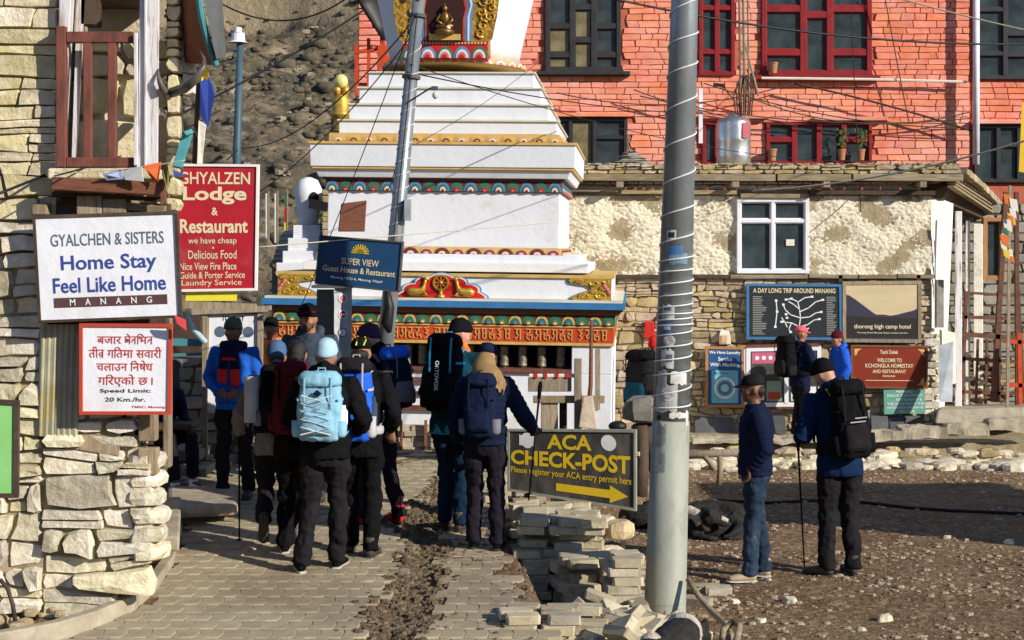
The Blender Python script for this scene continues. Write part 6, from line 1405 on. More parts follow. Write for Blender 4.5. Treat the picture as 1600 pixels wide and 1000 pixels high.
# ================================================================ bits around the left house
def horn(p, r, lab):
    b = MB(); b.tube(p, r, 10); return tagp(b.build('yak_horn', mat('horn', (.14, .12, .09), (.06, .05, .04), 9, .4), sm=True), lab, 'horn', 'yak horns on the old house')
horn([W(268, 145, 10.3), W(288, 138, 10.1), W(306, 124, 10.0), W(318, 105, 10.0), W(319, 92, 10.05), W(313, 80, 10.1)], [.034, .034, .028, .02, .012, .003], 'dark yak horn curving up beside the blue flag')
horn([W(262, 150, 10.3), W(254, 138, 10.1), W(248, 122, 10.1), W(247, 108, 10.15)], [.03, .024, .015, .004], 'shorter yak horn curving up against the white post')
T = thing('cloth_flag', W(310, 250, 10.4), 'blue and yellow flag hanging limp from a stick above the red lodge sign', 'flag')
b = MB(); b.bar(W(304, 256, 10.45), W(312, 105, 10.45), .03, .03); b.build('stick', K['wood_dark'], T)
def drape(poly, dd, m_, nm, par=None):
    b = MB(); n = len(poly); vs = [W(x, y, dd + .03 * math.sin(x * .5)) for x, y in poly]; b.add(vs + [v + Y * .012 for v in vs], [tuple(range(n))[::-1], tuple(n + i for i in range(n))] + [(i, (i + 1) % n, n + (i + 1) % n, n + i) for i in range(n)]); return b.build(nm, m_, par, bevel=.003)
drape([(312, 128), (326, 120), (334, 135), (335, 150), (328, 185), (325, 200), (313, 180)], 10.4, pc('royal', (.02, .05, .28)), 'blue_cloth', T)
drape([(317, 106), (325, 104), (326, 119), (319, 130), (314, 128)], 10.38, pc('flagyellow', 0), 'yellow_cloth', T)
drape([(310, 188), (322, 195), (318, 225), (316, 256), (308, 256)], 10.38, K['limewash'], 'white_cloth', T)
for poly, col, lab in (([(160, 272), (190, 264), (194, 280), (166, 282)], (.30, .36, .55), 'pale blue prayer pennant on the ledge of the old house'), ([(192, 264), (222, 260), (224, 284), (195, 281)], (.60, .60, .58), 'white prayer pennant beside the pale blue one'), ([(223, 259), (252, 253), (247, 284), (240, 284)], (.60, .12, .03), 'orange prayer pennant at the end of the ledge'), ([(254, 256), (262, 258), (266, 285), (260, 300)], (.20, .18, .05), 'dark green prayer pennant hanging at the beam end'), ([(270, 265), (290, 273), (272, 277)], (.03, .05, .18), 'navy prayer pennant overlapping the top left of the lodge sign'), ([(272, 492), (290, 500), (291, 517), (276, 506)], (.50, .05, .06), 'red and blue pennant below the corner of the homestay sign')):
    tagp(drape(poly, 9.98, plain('pennant', col)), lab, 'prayer flag', 'prayer pennants on the old house') if False else tagp(drape(poly, 9.98, plain('pennant', col), 'prayer_pennant'), lab, 'prayer flag', 'prayer pennants on the old house')
cable(W(85, 270, 9.99), W(290, 250, 9.99), .02, .003, K['rope'], 'thin string of pennants along the ledge of the old house')
b = MB(); b.tube([W(0, 905, 9.9), W(12, 920, 9.9), W(20, 945, 9.9), W(24, 972, 9.9)], .014, 7); tagp(b.build('hooked_rod', K['wood_dark'], sm=True), 'bent dark iron rod at the foot of the old house', 'rod')
# dark clutter behind the corner: stone wall, blue rail, slabs
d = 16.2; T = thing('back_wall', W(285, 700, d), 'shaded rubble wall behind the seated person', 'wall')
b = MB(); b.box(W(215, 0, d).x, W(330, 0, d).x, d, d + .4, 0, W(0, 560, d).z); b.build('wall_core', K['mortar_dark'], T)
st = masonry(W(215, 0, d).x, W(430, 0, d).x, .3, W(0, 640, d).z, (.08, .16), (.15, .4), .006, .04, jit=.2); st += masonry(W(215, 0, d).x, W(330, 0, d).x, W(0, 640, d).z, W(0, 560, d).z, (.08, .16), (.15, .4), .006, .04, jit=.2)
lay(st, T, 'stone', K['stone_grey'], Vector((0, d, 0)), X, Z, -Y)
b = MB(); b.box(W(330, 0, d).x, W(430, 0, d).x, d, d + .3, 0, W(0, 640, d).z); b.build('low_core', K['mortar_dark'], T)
b = MB(); b.bar(W(262, 534, 15.4), W(335, 536, 15.4), .05, .07); b.bar(W(250, 556, 15.4), W(330, 552, 15.4), .03, .03); tagp(b.build('rail', K['teal']), 'teal rail behind the speed limit sign', 'rail')
b = MB(); b.hexa([W(262, 640, 15.0), W(283, 640, 15.0), W(283, 640, 15.1), W(262, 640, 15.1), W(264, 575, 15.0), W(280, 575, 15.0), W(280, 575, 15.1), W(264, 575, 15.1)]); b.prism([(.066 * math.cos(math.pi * k / 8), .08 * math.sin(math.pi * k / 8)) for k in range(9)], W(272, 575, 15.0), X, Z, Y, .1); tagp(b.build('stone_slab', K['slate']), 'round topped grey slab standing right of the speed limit sign', 'slab')
for i, (a, y0, c, y1, hh_, lab) in enumerate(((240, 700, 320, 712, .10, 'upper dark slab step behind the seated person'), (270, 722, 330, 740, .08, 'lower dark slab step by the poster board'), (250, 655, 310, 668, .06, 'plank seat under the seated person'))):
    b = MB(); b.bar(W(a, (y0 + y1) / 2, 15.2 - .2 * i), W(c, (y0 + y1) / 2 + 2, 15.2 - .2 * i), .5, hh_); tagp(b.build('slab_step' if i < 2 else 'bench_plank', K['stone_grey'] if i < 2 else K['wood_dark'], bevel=.02), lab, 'slab' if i < 2 else 'bench')
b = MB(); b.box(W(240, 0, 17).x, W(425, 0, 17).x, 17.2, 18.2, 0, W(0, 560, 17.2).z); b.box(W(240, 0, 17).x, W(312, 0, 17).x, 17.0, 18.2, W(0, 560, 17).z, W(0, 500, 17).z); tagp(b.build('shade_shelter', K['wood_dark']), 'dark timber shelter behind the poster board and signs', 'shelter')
# ================================================================ people
V3 = lambda *a: Vector(a)
QUEUE = []
tx_cl = bpy.data.textures.new('folds', 'CLOUDS'); tx_cl.noise_scale = .11; tx_cl.noise_depth = 2
tx_fine = bpy.data.textures.new('fine_folds', 'CLOUDS'); tx_fine.noise_scale = .05; tx_fine.noise_depth = 2
def solid(mb, name, mats, parent, vox=.012, smooth=4, folds=0, fine=0, post=None, dec=None, label=None, M=None):
    """fuse the overlapping volumes of mb into one continuous surface"""
    me = mb.mesh(name)
    if M is not None: me.transform(M)
    t = bpy.data.objects.new('tmp', me); C.objects.link(t)
    r = t.modifiers.new('r', 'REMESH'); r.mode = 'VOXEL'; r.voxel_size = vox; r.use_smooth_shade = True
    if smooth: s = t.modifiers.new('s', 'SMOOTH'); s.factor = .5; s.iterations = smooth
    for st_, tx_ in ((folds, tx_cl), (fine, tx_fine)):
        if st_: d_ = t.modifiers.new('d', 'DISPLACE'); d_.texture = tx_; d_.strength = st_; d_.mid_level = .5; d_.texture_coords = 'LOCAL'
    if dec: q = t.modifiers.new('q', 'DECIMATE'); q.ratio = dec
    QUEUE.append((t, name, mats, parent, post, label))
def flush():
    bpy.context.view_layer.update(); dg = bpy.context.evaluated_depsgraph_get()
    for t, name, mats, parent, post, label in QUEUE:
        me = bpy.data.meshes.new_from_object(t.evaluated_get(dg)); me.materials.clear()
        if post:
            n = len(me.vertices); a = np.empty(n * 3, dtype=np.float32); me.vertices.foreach_get('co', a); a = a.reshape(-1, 3)
            nn = np.empty(n * 3, dtype=np.float32); me.vertices.foreach_get('normal', nn); nn = nn.reshape(-1, 3)
            a += nn * post(a)[:, None]; me.vertices.foreach_set('co', a.ravel()); me.update()
        me.polygons.foreach_set('use_smooth', [True] * len(me.polygons))
        o = link_mesh(name, me, mats, parent, local=True)
        if label: o['label'] = label
    for t, *_ in QUEUE: m_ = t.data; bpy.data.objects.remove(t); bpy.data.meshes.remove(m_)
    QUEUE.clear()
def cloth(name, col, rough=.85, k=1.25, bump=.004, sc=26, spec=.2): return mat('cloth_' + name, col, tuple(min(1, c * k + .002) for c in col), 5, rough, bump, sc, spec=.06)
CL = {}
for n_, c_ in dict(black=(.0045, .0045, .0055), charcoal=(.011, .0105, .012), plum=(.012, .010, .016), navy=(.006, .010, .030), blue=(.012, .085, .40), jeans=(.025, .055, .105), maroon=(.07, .008, .014), ice=(.19, .37, .48), iceblue=(.28, .42, .52), royal=(.015, .09, .50), grey=(.13, .13, .145), lightgrey=(.34, .34, .36), slateblue=(.035, .05, .07), capblue=(.05, .10, .19), purple=(.035, .022, .05), olive=(.07, .08, .055), teal=(.004, .035, .055), cyan=(.03, .26, .42), orange=(.72, .16, .03), red=(.50, .02, .02), darkblue=(.005, .016, .050), petrol=(.006, .016, .040), white=(.65, .65, .66), lime=(.45, .55, .06), brown=(.10, .06, .04), silver=(.38, .39, .42), denim=(.02, .045, .09), pink=(.55, .10, .14), tan=(.35, .27, .18)).items(): CL[n_] = cloth(n_, c_)
SK = {'tan': mat('skin', (.32, .155, .09), (.27, .12, .07), 6, .5, .002, 30, spec=.35), 'dark': mat('weathered_skin', (.17, .075, .042), (.13, .055, .03), 7, .5, .002, 30, spec=.35), 'fair': mat('fair_skin', (.50, .27, .19), (.44, .20, .14), 6, .5, .002, 30, spec=.35)}
HR = {'black': mat('black_hair', (.010, .009, .009), (.02, .018, .016), 30, .55, .004, 90, stretch=(4, 4, .6)), 'blond': mat('blond_hair', (.36, .23, .10), (.22, .13, .05), 30, .5, .006, 80, stretch=(5, 5, .5)), 'brown': mat('brown_hair', (.07, .04, .02), None, 30, .5, .004, 90, stretch=(4, 4, .6))}
rubber = mat('boot_rubber', (.03, .028, .026), (.05, .045, .04), 12, .8, .003, 50); leather = mat('boot_leather', (.045, .038, .034), (.075, .06, .05), 10, .7, .003, 40); K['sole_w'] = plain('white_sole', (.50, .50, .48))
def seg_post(arms, amp, pitch, zlim=None):
    """quilted puffs: ridges along z on the trunk and along each arm"""
    def f(a):
        best = np.full(len(a), 9.); s = a[:, 2] / pitch
        for (p, q) in arms:
            p = np.array(p); q = np.array(q); d_ = q - p; L_ = np.linalg.norm(d_); u = d_ / L_; t = np.clip((a - p) @ u, 0, L_); dist = np.linalg.norm(a - p - t[:, None] * u, axis=1)
            m_ = (dist < .085) & (dist < best) & ((np.abs(a[:, 0]) > .17) | (dist < .06)); best = np.where(m_, dist, best); s = np.where(m_, t / pitch, s)
        return amp * (np.sqrt(np.abs(np.sin(np.pi * s))) - .6)
    return f
LEAN0 = Vector((0, 0, .95))
class Person: pass
def person(label, px, pyf, zg, H, yaw, jacket='black', trousers='charcoal', boots='leather', skin='tan', hat=None, hair=None, lean=(0, 0), head=(0, 0, 0), J={}, bulk=.03, puff=0, hood=None, hem=.80, vox=.012, face=False, glove=None, legw=1.0, fx={}, d=None, sole=None, tro_mat=None, group=None, shoulders=1.0):
    d = d or ground_d(pyf, zg); loc = Vector((px2x(px, d), d, zg(d)))
    sc = H / 1.73; rot = Matrix.Rotation(R(yaw), 3, 'Z')
    P = thing('person', loc, label, 'person', group, rot=rot, scale=sc)
    j = dict(hipL=V3(-.088, 0, .92), hipR=V3(.088, 0, .92), kneeL=V3(-.10, .015, .50), kneeR=V3(.10, .015, .50), ankL=V3(-.105, -.02, .09), ankR=V3(.105, -.02, .09),
             ftL=V3(-.12, 1, 0), ftR=V3(.12, 1, 0), shL=V3(-.185 * shoulders, -.01, 1.41), shR=V3(.185 * shoulders, -.01, 1.41), elL=V3(-.25, -.04, 1.13), elR=V3(.25, -.04, 1.13), wrL=V3(-.25, .10, .90), wrR=V3(.25, .10, .90), hdL=V3(-.02, .35, -.9), hdR=V3(.02, .35, -.9))
    for k, v in J.items(): j[k] = V3(*v)
    ML = Matrix.Translation(LEAN0) @ Matrix.Rotation(R(-lean[0]), 4, 'X') @ Matrix.Rotation(R(lean[1]), 4, 'Y') @ Matrix.Translation(-LEAN0)
    raw = fx.get('raw', ())
    for k in ('shL', 'shR', 'elL', 'elR', 'wrL', 'wrR'):
        if k not in raw: j[k] = ML @ j[k]
    nk = V3(0, .0, 1.50); MH = ML @ Matrix.Translation(nk) @ Matrix.Rotation(R(head[0]), 4, 'Z') @ Matrix.Rotation(R(-head[1]), 4, 'X') @ Matrix.Rotation(R(head[2]), 4, 'Y') @ Matrix.Translation(-nk)
    Xl = ML.to_3x3() @ X
    P_ = Person(); P_.root = P; P_.ML = ML; P_.MH = MH; P_.j = j; P_.W = wm(P); P_.sc = sc
    # ---- body: one continuous surface with head, arms, hands, legs and feet
    b = MB(); sp = [(0, 0, .86), (0, 0, .95), (0, 0, 1.08), (0, -.005, 1.22), (0, -.01, 1.34), (0, -.005, 1.41), (0, .0, 1.46), (0, .012, 1.52), (0, .02, 1.57)]
    sr = [(.15, .10), (.16, .115), (.14, .10), (.15, .105), (.165, .11), (.15, .085), (.065, .062), (.054, .056), (.05, .05)]
    b.tube([ML @ V3(*q) for q in sp], sr, 20, ell=(Xl,))
    for s_ in 'LR':
        sh, el, wr = j['sh' + s_], j['el' + s_], j['wr' + s_]; ins = ML @ V3(-.09 if s_ == 'L' else .09, -.005, 1.385)
        b.tube([ins, sh, sh.lerp(el, .5), el, el.lerp(wr, .35), wr], [.05, .052, .045, .038, .038, .026], 12)
        hd = j['hd' + s_].normalized(); hd = ML.to_3x3() @ hd if s_ not in raw else hd
        side = (hd.cross(Y)).normalized() if abs(hd.y) < .9 else hd.cross(Z).normalized(); nrm = side.cross(hd).normalized(); sg = -1 if s_ == 'L' else 1
        curl = fx.get('curl' + s_, .5)
        hb = MB() if glove else b; g = .004 if glove else 0
        hb.tube([wr - hd * .01, wr + hd * .03, wr + hd * .075, wr + hd * .09], [(.027 + g, .02 + g), (.038 + g, .016 + g), (.042 + g, .015 + g), (.036 + g, .011 + g)], 12, ell=(side,))
        for q_, (o_, L_) in enumerate(((-.031, .062), (-.011, .072), (.010, .068), (.030, .052))):
            p0 = wr + hd * .08 + side * o_; d0 = hd; pts = [p0]
            for m_ in range(3):
                d0 = (d0 + nrm * curl * (.7 + .3 * m_)).normalized(); p0 = p0 + d0 * L_ * (.45, .32, .25)[m_]; pts.append(p0)
            hb.tube(pts, [.0098 + g, .0092 + g, .0085 + g, .007 + g], 8)
        tb = wr + hd * .03 - side * .034 * sg * (1 if True else 1); hb.tube([tb, tb + hd * .03 - side * .02 * sg + nrm * .012, tb + hd * .055 - side * .018 * sg + nrm * .028], [.013 + g, .011 + g, .009 + g], 8)
        if glove: hb.tube([wr - hd * .04, wr + hd * .01], [.034, .030], 12); solid(hb, 'glove', CL[glove], P, vox=.007, smooth=1)
        hip, kn, an = j['hip' + s_], j['knee' + s_], j['ank' + s_]
        b.tube([hip + Z * .03, hip.lerp(kn, .4), kn, kn.lerp(an, .35), an, an - Z * .01], [.085, .075, .052, .052, .034, .034], 12)
        ft = j['ft' + s_].normalized(); fu = an + Z * -.0
        b.tube([an - ft * .03 - Z * .03, an + ft * .06 - Z * .045, an + ft * .15 - Z * .055], [.034, .032, .02], 10)
    hc = lambda x_, y_, z_: MH @ V3(x_, y_, z_)
    hb0 = len(b.v); R3 = MH.to_3x3()
    b.ball(hc(0, .012, 1.625), .074, .090, .108, 20, 14, R3); b.ball(hc(0, .045, 1.568), .055, .056, .052, 16, 10, R3); b.ball(hc(0, .078, 1.538), .028, .026, .022, 10, 8, R3)
    b.tube([hc(0, .02, 1.50), hc(0, .012, 1.58)], [.052, .056], 14)
    b.tube([hc(0, .094, 1.642), hc(0, .108, 1.618), hc(0, .118, 1.600)], [.009, .012, .0155], 10); b.ball(hc(0, .103, 1.598), .021, .014, .011, 10, 6, R3)
    b.ball(hc(0, .097, 1.572), .027, .010, .0085, 10, 6, R3); b.ball(hc(0, .095, 1.561), .023, .010, .008, 10, 6, R3)
    for sx in (-1, 1):
        b.ball(hc(.030 * sx, .082, 1.648), .026, .018, .010, 10, 6, R3); b.ball(hc(.043 * sx, .066, 1.600), .026, .026, .024, 10, 8, R3); b.ball(hc(.076 * sx, .002, 1.612), .011, .021, .031, 10, 8, R3)
    solid(b, 'body', SK[skin], P, vox=.0085 if face else .013, smooth=2)
    if face:
        for sx in (-1, 1):
            q = MB(); q.ball(hc(.031 * sx, .0915, 1.627), .0145, .009, .0085, 10, 8, R3); q.build('eye', plain('eye_white', (.45, .42, .38), .3) if 'ew' not in K else K['ew'], P, local=True, sm=True)
            q = MB(); q.ball(hc(.031 * sx, .0985, 1.627), .0065, .004, .0065, 8, 6, R3); q.build('iris', K['dark'], P, local=True, sm=True)
            q = MB(); q.tube([hc(.014 * sx, .106, 1.649), hc(.032 * sx, .104, 1.654), hc(.050 * sx, .092, 1.648)], [.004, .005, .003], 6); q.build('eyebrow', HR['black'], P, local=True)
        q = MB(); q.tube([hc(-.020, .1055, 1.5665), hc(0, .109, 1.5655), hc(.020, .1055, 1.5665)], .0022, 5); q.build('mouth', K['lipdark'], P, local=True)
    # ---- jacket
    B_ = bulk; b = MB()
    sp = [(0, 0, hem), (0, 0, hem + .1), (0, 0, 1.02), (0, -.005, 1.16), (0, -.01, 1.30), (0, -.008, 1.385), (0, -.004, 1.43), (0, .0, 1.47), (0, .006, 1.50)]
    wb = fx.get('waist', 1.0)
    sr = [(.155 + B_, .108 + B_), (.156 + B_, .112 + B_), (.145 * wb + B_, .105 + B_), (.15 + B_, .108 + B_), (.168 + B_, .115 + B_), (.16 + B_, .10 + B_), (.115 + B_ * .7, .085 + B_ * .5), (.075 + B_ * .4, .07 + B_ * .4), (.066 + B_ * .4, .066 + B_ * .3)]
    b.tube([ML @ V3(*q) if q[2] > .9 else V3(*q) for q in sp], sr, 24, ell=(Xl,))
    arms = []
    for s_ in 'LR':
        sh, el, wr = j['sh' + s_], j['el' + s_], j['wr' + s_]; ins = ML @ V3(-.08 if s_ == 'L' else .08, -.005, 1.375)
        b.tube([ins, sh - Z * .005, sh.lerp(el, .5), el, el.lerp(wr, .4), wr], [.062 + B_ * .6, .062 + B_ * .6, .052 + B_ * .7, .045 + B_ * .8, .043 + B_ * .75, .030 + B_ * .6], 14); arms += [(sh, el), (el, wr)]
    if hood:
        b.tube([ML @ V3(-.09, .03, 1.47), ML @ V3(-.085, -.05, 1.51), ML @ V3(0, -.10, 1.52), ML @ V3(.085, -.05, 1.51), ML @ V3(.09, .03, 1.47)], [.035, .045, .055 * hood, .045, .035], 10)
    solid(b, fx.get('jname', 'jacket'), CL[jacket], P, vox=.0125, smooth=3, folds=.045 if not puff else .014, fine=.010 if not puff else 0, post=seg_post(arms, puff, .052) if puff else None)
    # ---- trousers
    b = MB(); b.tube([V3(0, 0, .80), V3(0, -.005, .88), V3(0, 0, .98), V3(0, 0, 1.05)], [(.13, .10), (.165, .125), (.155, .115), (.14, .10)], 20, ell=(X,))
    for s_ in 'LR':
        hip, kn, an = j['hip' + s_], j['knee' + s_], j['ank' + s_]; w_ = legw
        b.tube([hip + Z * .02, hip.lerp(kn, .35), hip.lerp(kn, .75), kn, kn.lerp(an, .4), kn.lerp(an, .85), an + (an - kn).normalized() * .035], [.095 * w_, .092 * w_, .075 * w_, .070 * w_, .070 * w_, .066 * w_, .066 * w_], 14)
    solid(b, 'trousers', tro_mat or CL[trousers], P, vox=.0125, smooth=3, folds=.050, fine=.022)
    for s_ in 'LR':
        an = j['ank' + s_]; ft = j['ft' + s_].normalized(); sd = ft.cross(Z).normalized() if abs(ft.z) < .95 else X; upv = sd.cross(ft).normalized()
        c_ = lambda f, u: an + ft * f + upv * u
        b = MB(); b.tube([c_(-.055, -.045), c_(-.03, -.045), c_(.05, -.043), c_(.12, -.05), c_(.175, -.058), c_(.195, -.062)], [(.024, .024), (.036, .036), (.042, .038), (.047, .030), (.042, .024), (.02, .014)], 14, ell=(sd,))
        b.tube([c_(-.012, -.04), c_(-.008, .03), c_(-.010, .075)], [.042, .043, .046], 14)
        bm = CL[boots] if boots in CL else leather; solid(b, 'boot', bm, P, vox=.009, smooth=2)
        b = MB(); b.tube([c_(-.058, -.080), c_(-.03, -.083), c_(.06, -.083), c_(.13, -.083), c_(.18, -.080), c_(.203, -.074)], [(.022, .009), (.037, .012), (.040, .011), (.047, .011), (.042, .010), (.018, .008)], 12, ell=(sd,)); b.build('sole', K['sole_w'] if sole == 'white' else rubber, P, local=True)
    def inhead(b): b.v = [tuple(MH @ Vector(v)) for v in b.v]; return b
    if hat:
        kind, col = hat[0], CL[hat[1]]; b = MB()
        if kind == 'beanie':
            b.sections([(1.632, .070, .088, 0, .010), (1.635, .086, .103, 0, .012), (1.650, .089, .106, 0, .010), (1.668, .088, .105, 0, .008), (1.678, .083, .100, 0, .008), (1.70, .082, .098, 0, .004), (1.73, .070, .084, 0, .0), (1.752, .045, .055, 0, -.004), (1.762, .015, .02, 0, -.004)], 24); b.v = [(x_, y_, z_ + (y_ * .30 if z_ < 1.70 else y_ * .12)) for x_, y_, z_ in b.v]
            inhead(b).build('beanie', col, P, local=True, sm=True)
        else:
            b.sections([(1.655, .072, .088, 0, .010), (1.66, .083, .100, 0, .010), (1.69, .083, .100, 0, .008), (1.72, .074, .090, 0, .004), (1.74, .055, .068, 0, .002), (1.750, .02, .025, 0, .0)], 24)
            inhead(b).build('cap', col, P, local=True, sm=True)
            b = MB(); n = 12; vs = []
            for o_, zz in ((0, .0), (1, -.0)):
                for k in range(n + 1):
                    a = math.pi * k / n; r_ = (.080, .088) if not o_ else (.078, .165); vs.append(V3(r_[0] * math.cos(a), .012 + r_[1] * math.sin(a), 1.668 - (.020 * math.sin(a) if o_ else 0) - .012 * abs(math.cos(a))))
            b.add(vs + [v + Z * .006 for v in vs], [(i, i + 1, n + 2 + i, n + 1 + i) for i in range(n)] + [(2 * n + 3 + i, 2 * n + 2 + i, 3 * n + 3 + i, 3 * n + 4 + i) for i in range(n)] + [(n + 1 + i, n + 2 + i, 3 * n + 4 + i, 3 * n + 3 + i) for i in range(n)])
            inhead(b).build('cap_brim', col, P, local=True)
    if hair:
        b = MB(); hm = HR[hair[1]]
        if hair[0] == 'short': b.ball((0, -.006, 1.640), .081, .096, .104, 18, 12); b.ball((0, -.03, 1.60), .074, .070, .075, 14, 10); b.v = [(x_, min(y_, .070 + .1 * (z_ - 1.66)) if z_ > 1.655 else min(y_, .012), z_) for x_, y_, z_ in b.v]; inhead(b); solid(b, 'hair', hm, P, vox=.010, smooth=1, fine=.018)
        elif hair[0] == 'nape': b.ball((0, -.040, 1.605), .069, .056, .055, 14, 10); inhead(b).build('hair', hm, P, local=True, sm=True)
        elif hair[0] == 'long':
            b.ball((0, -.02, 1.60), .080, .080, .085, 14, 10)
            for i in range(26):
                a = -2.6 + 4.6 * i / 25; x0_, y0_ = .070 * math.sin(a), -.02 - .06 * math.cos(a)
                q = random.uniform(.8, 1.2); b.tube([V3(x0_, y0_, 1.62), V3(x0_ * 1.25, y0_ * 1.3, 1.55), V3(x0_ * 1.7 + .04, y0_ * 1.75, 1.49), V3(x0_ * 1.9 + .08 + random.uniform(-.02, .02), y0_ * 2.1, 1.46 - .06 * q), V3(x0_ * 1.7 + .10, y0_ * 2.1, 1.44 - .13 * q)], [.018, .018, .017, .013, .005], 6)
            inhead(b); solid(b, 'hair', hm, P, vox=.009, smooth=1)
    return P_
def backpack(P_, label, col, h=.52, w=.30, dp=.20, z0=.98, lid=None, pocket=None, strap='black', side=None, bottle=None, roll=None, cords=None, logo=None, top=1.0, gap=.145, belt=True, patch=None, group='rucksacks carried by the trekkers'):
    root = P_.root; M = P_.W @ P_.ML; lo = M @ V3(0, -gap - dp / 2, z0)
    T = thing('backpack', lo, label, 'backpack', group); inv = wm(T).inverted() @ M
    cy = -gap - dp / 2; cm = CL[col]; b = MB(); t_ = top
    secs = [(z0, w * .40, dp * .36, 0, cy), (z0 + .02, w * .47, dp * .45, 0, cy), (z0 + h * .3, w * .5, dp * .5, 0, cy), (z0 + h * .65, w * .5 * t_, dp * .48, 0, cy), (z0 + h * .9, w * .46 * t_, dp * .42, 0, cy + .01), (z0 + h, w * .36 * t_, dp * .3, 0, cy + .02)]
    b.sections(secs, 28, 3.2); solid(b, 'main_bag', cm, T, vox=.012, smooth=2, folds=.03, fine=.014, M=inv)
    def add(b, nm, m_, **k): b.v = [tuple(inv @ Vector(v)) for v in b.v]; return b.build(nm, m_, T, local=True, **k)
    b = MB(); b.sections([(z0 + h - .04, w * .44 * t_, dp * .45, 0, cy - .005), (z0 + h - .01, w * .50 * t_, dp * .54, 0, cy - .005), (z0 + h + .04, w * .47 * t_, dp * .50, 0, cy), (z0 + h + .075, w * .36 * t_, dp * .36, 0, cy + .01)], 24, 3); solid(b, 'lid', CL[lid or col], T, vox=.011, smooth=2, folds=.02, fine=.01, M=inv)
    b = MB(); b.sections([(z0 + .05, w * .34, .02, 0, cy - dp * .46), (z0 + .08, w * .38, .045, 0, cy - dp * .46), (z0 + h * .38, w * .38, .05, 0, cy - dp * .46), (z0 + h * .5, w * .30, .02, 0, cy - dp * .46)], 20, 3); solid(b, 'front_pocket', CL[pocket or col], T, vox=.010, smooth=2, folds=.016, M=inv)
    for sx in (-1, 1):
        b = MB(); b.sections([(z0 + .03, .03, dp * .26, sx * w * .49, cy), (z0 + .05, .042, dp * .32, sx * w * .49, cy), (z0 + h * .34, .045, dp * .33, sx * w * .49, cy)], 14, 2.6); add(b, 'side_pocket', CL[side or pocket or col], sm=True)
        # shoulder strap
        zt = z0 + h * .88; b = MB(); pts = [V3(sx * .07, -gap + .01, min(zt, 1.42)), V3(sx * .085, -.10, 1.475), V3(sx * .10, -.01, 1.495), V3(sx * .115, .10, 1.44), V3(sx * .12, .165, 1.32), V3(sx * .135, .155, 1.18), V3(sx * .18, .06, 1.08), V3(sx * .17, -.08, 1.04), V3(sx * .12, -gap, 1.02)]
        b.tube(pts, [(.028, .010)] * 6 + [(.012, .006)] * 3, 8, ell=(X,)); add(b, 'shoulder_strap', CL[strap])
        b = MB(); q = sx * w * .5; b.tube([V3(q * .96, cy + dp * .4, z0 + h * .72), V3(q * 1.06, cy, z0 + h * .70), V3(q * .9, cy - dp * .45, z0 + h * .69)], [(.010, .004)] * 3, 6, ell=(Z,)); add(b, 'compression_strap', CL[strap])
    if belt:
        b = MB(); n = 18; b.tube([V3(.185 * math.sin(a), -.01 + .15 * -math.cos(a), 1.01) for a in [2 * math.pi * k / n for k in range(n + 1)]], [(.035, .012)] * (n + 1), 8, ell=(Z,)); add(b, 'hip_belt', CL[strap])
    b = MB(); b.tube([V3(-.03, cy + dp * .35, z0 + h + .05), V3(-.025, cy + dp * .38, z0 + h + .095), V3(.025, cy + dp * .38, z0 + h + .095), V3(.03, cy + dp * .35, z0 + h + .05)], .008, 6); add(b, 'haul_loop', CL[strap])
    for sx in (-.3, .3):
        b = MB(); b.tube([V3(sx * w, cy - dp * .5, z0 + h * .55), V3(sx * w, cy - dp * .56, z0 + h * .8), V3(sx * w, cy - dp * .52, z0 + h + .03)], [(.009, .004)] * 3, 6, ell=(X,)); add(b, 'lid_strap', CL[strap])
    if bottle:
        b = MB(); s_ = bottle[1]; b.lathe([(.034, z0 + .12), (.036, z0 + .14), (.036, z0 + h * .50), (.02, z0 + h * .55), (.02, z0 + h * .60)], (s_ * (w * .5 + .01), cy, 0), 14); add(b, 'bottle', CL[bottle[0]], sm=True)
    if roll:
        b = MB(); b.tube([V3(roll[1] * (w * .5 + .06), cy, z0 + .06), V3(roll[1] * (w * .5 + .06), cy, z0 + h * .95)], [.062, .062], 18); add(b, 'rolled_mat', CL[roll[0]])
    if cords:
        b = MB(); yb_ = cy - dp * .5 - .05; pts = []
        for k in range(6): pts.append(V3((-1) ** k * w * .34, yb_, z0 + h * .12 + k * h * .13)); 
        b.tube(pts, .005, 5); pts = [V3(-p.x, p.y, p.z) for p in pts]; b.tube(pts, .005, 5); add(b, 'bungee_cord', CL[cords])
        T.children[-1]['kind'] = 'stuff' if False else 'thing'
    if logo:
        b = MB(); yl = cy - dp * .5 - .012; c_ = V3(0, yl, z0 + h * .80); b.add([c_ + V3(*q) for q in ((-.035, 0, 0), (0, 0, -.03), (.035, 0, 0), (0, 0, .03))], [(0, 1, 2, 3)]); add(b, 'logo', CL[logo])
    if patch:
        for (u0, u1, v0, v1, m_) in patch:
            b = MB(); yl = cy - dp * .5 - .052; b.box(u0 * w, u1 * w, yl - .003, yl, z0 + v0 * h, z0 + v1 * h); add(b, 'patch', CL[m_])
    return T, add, cy
def stick(label, p, q, grip=True, group='trekking poles'):
    p = Vector(p); q = Vector(q); T = thing('trekking_pole', q, label, 'trekking pole', group)
    b = MB(); b.tube([p, p.lerp(q, .5), q], [.010, .008, .006], 8); b.build('shaft', CL['charcoal'], T, sm=True)
    b = MB(); t = (p - q).normalized(); b.tube([p - t * .12, p - t * .02, p + t * .02], [.014, .018, .013], 8); b.build('grip', CL['black'], T, sm=True)
    b = MB(); c = q + t * .05; b.lathe([(.006, 0), (.026, .004), (.026, .008), (.006, .012)], c, 12); b.build('basket', CL['black'], T)
def joint_w(P_, k): return P_.W @ P_.j[k]
K['lipdark'] = plain('lip_line', (.10, .04, .03)); K['ew'] = plain('eye_white', (.45, .42, .38), .3)
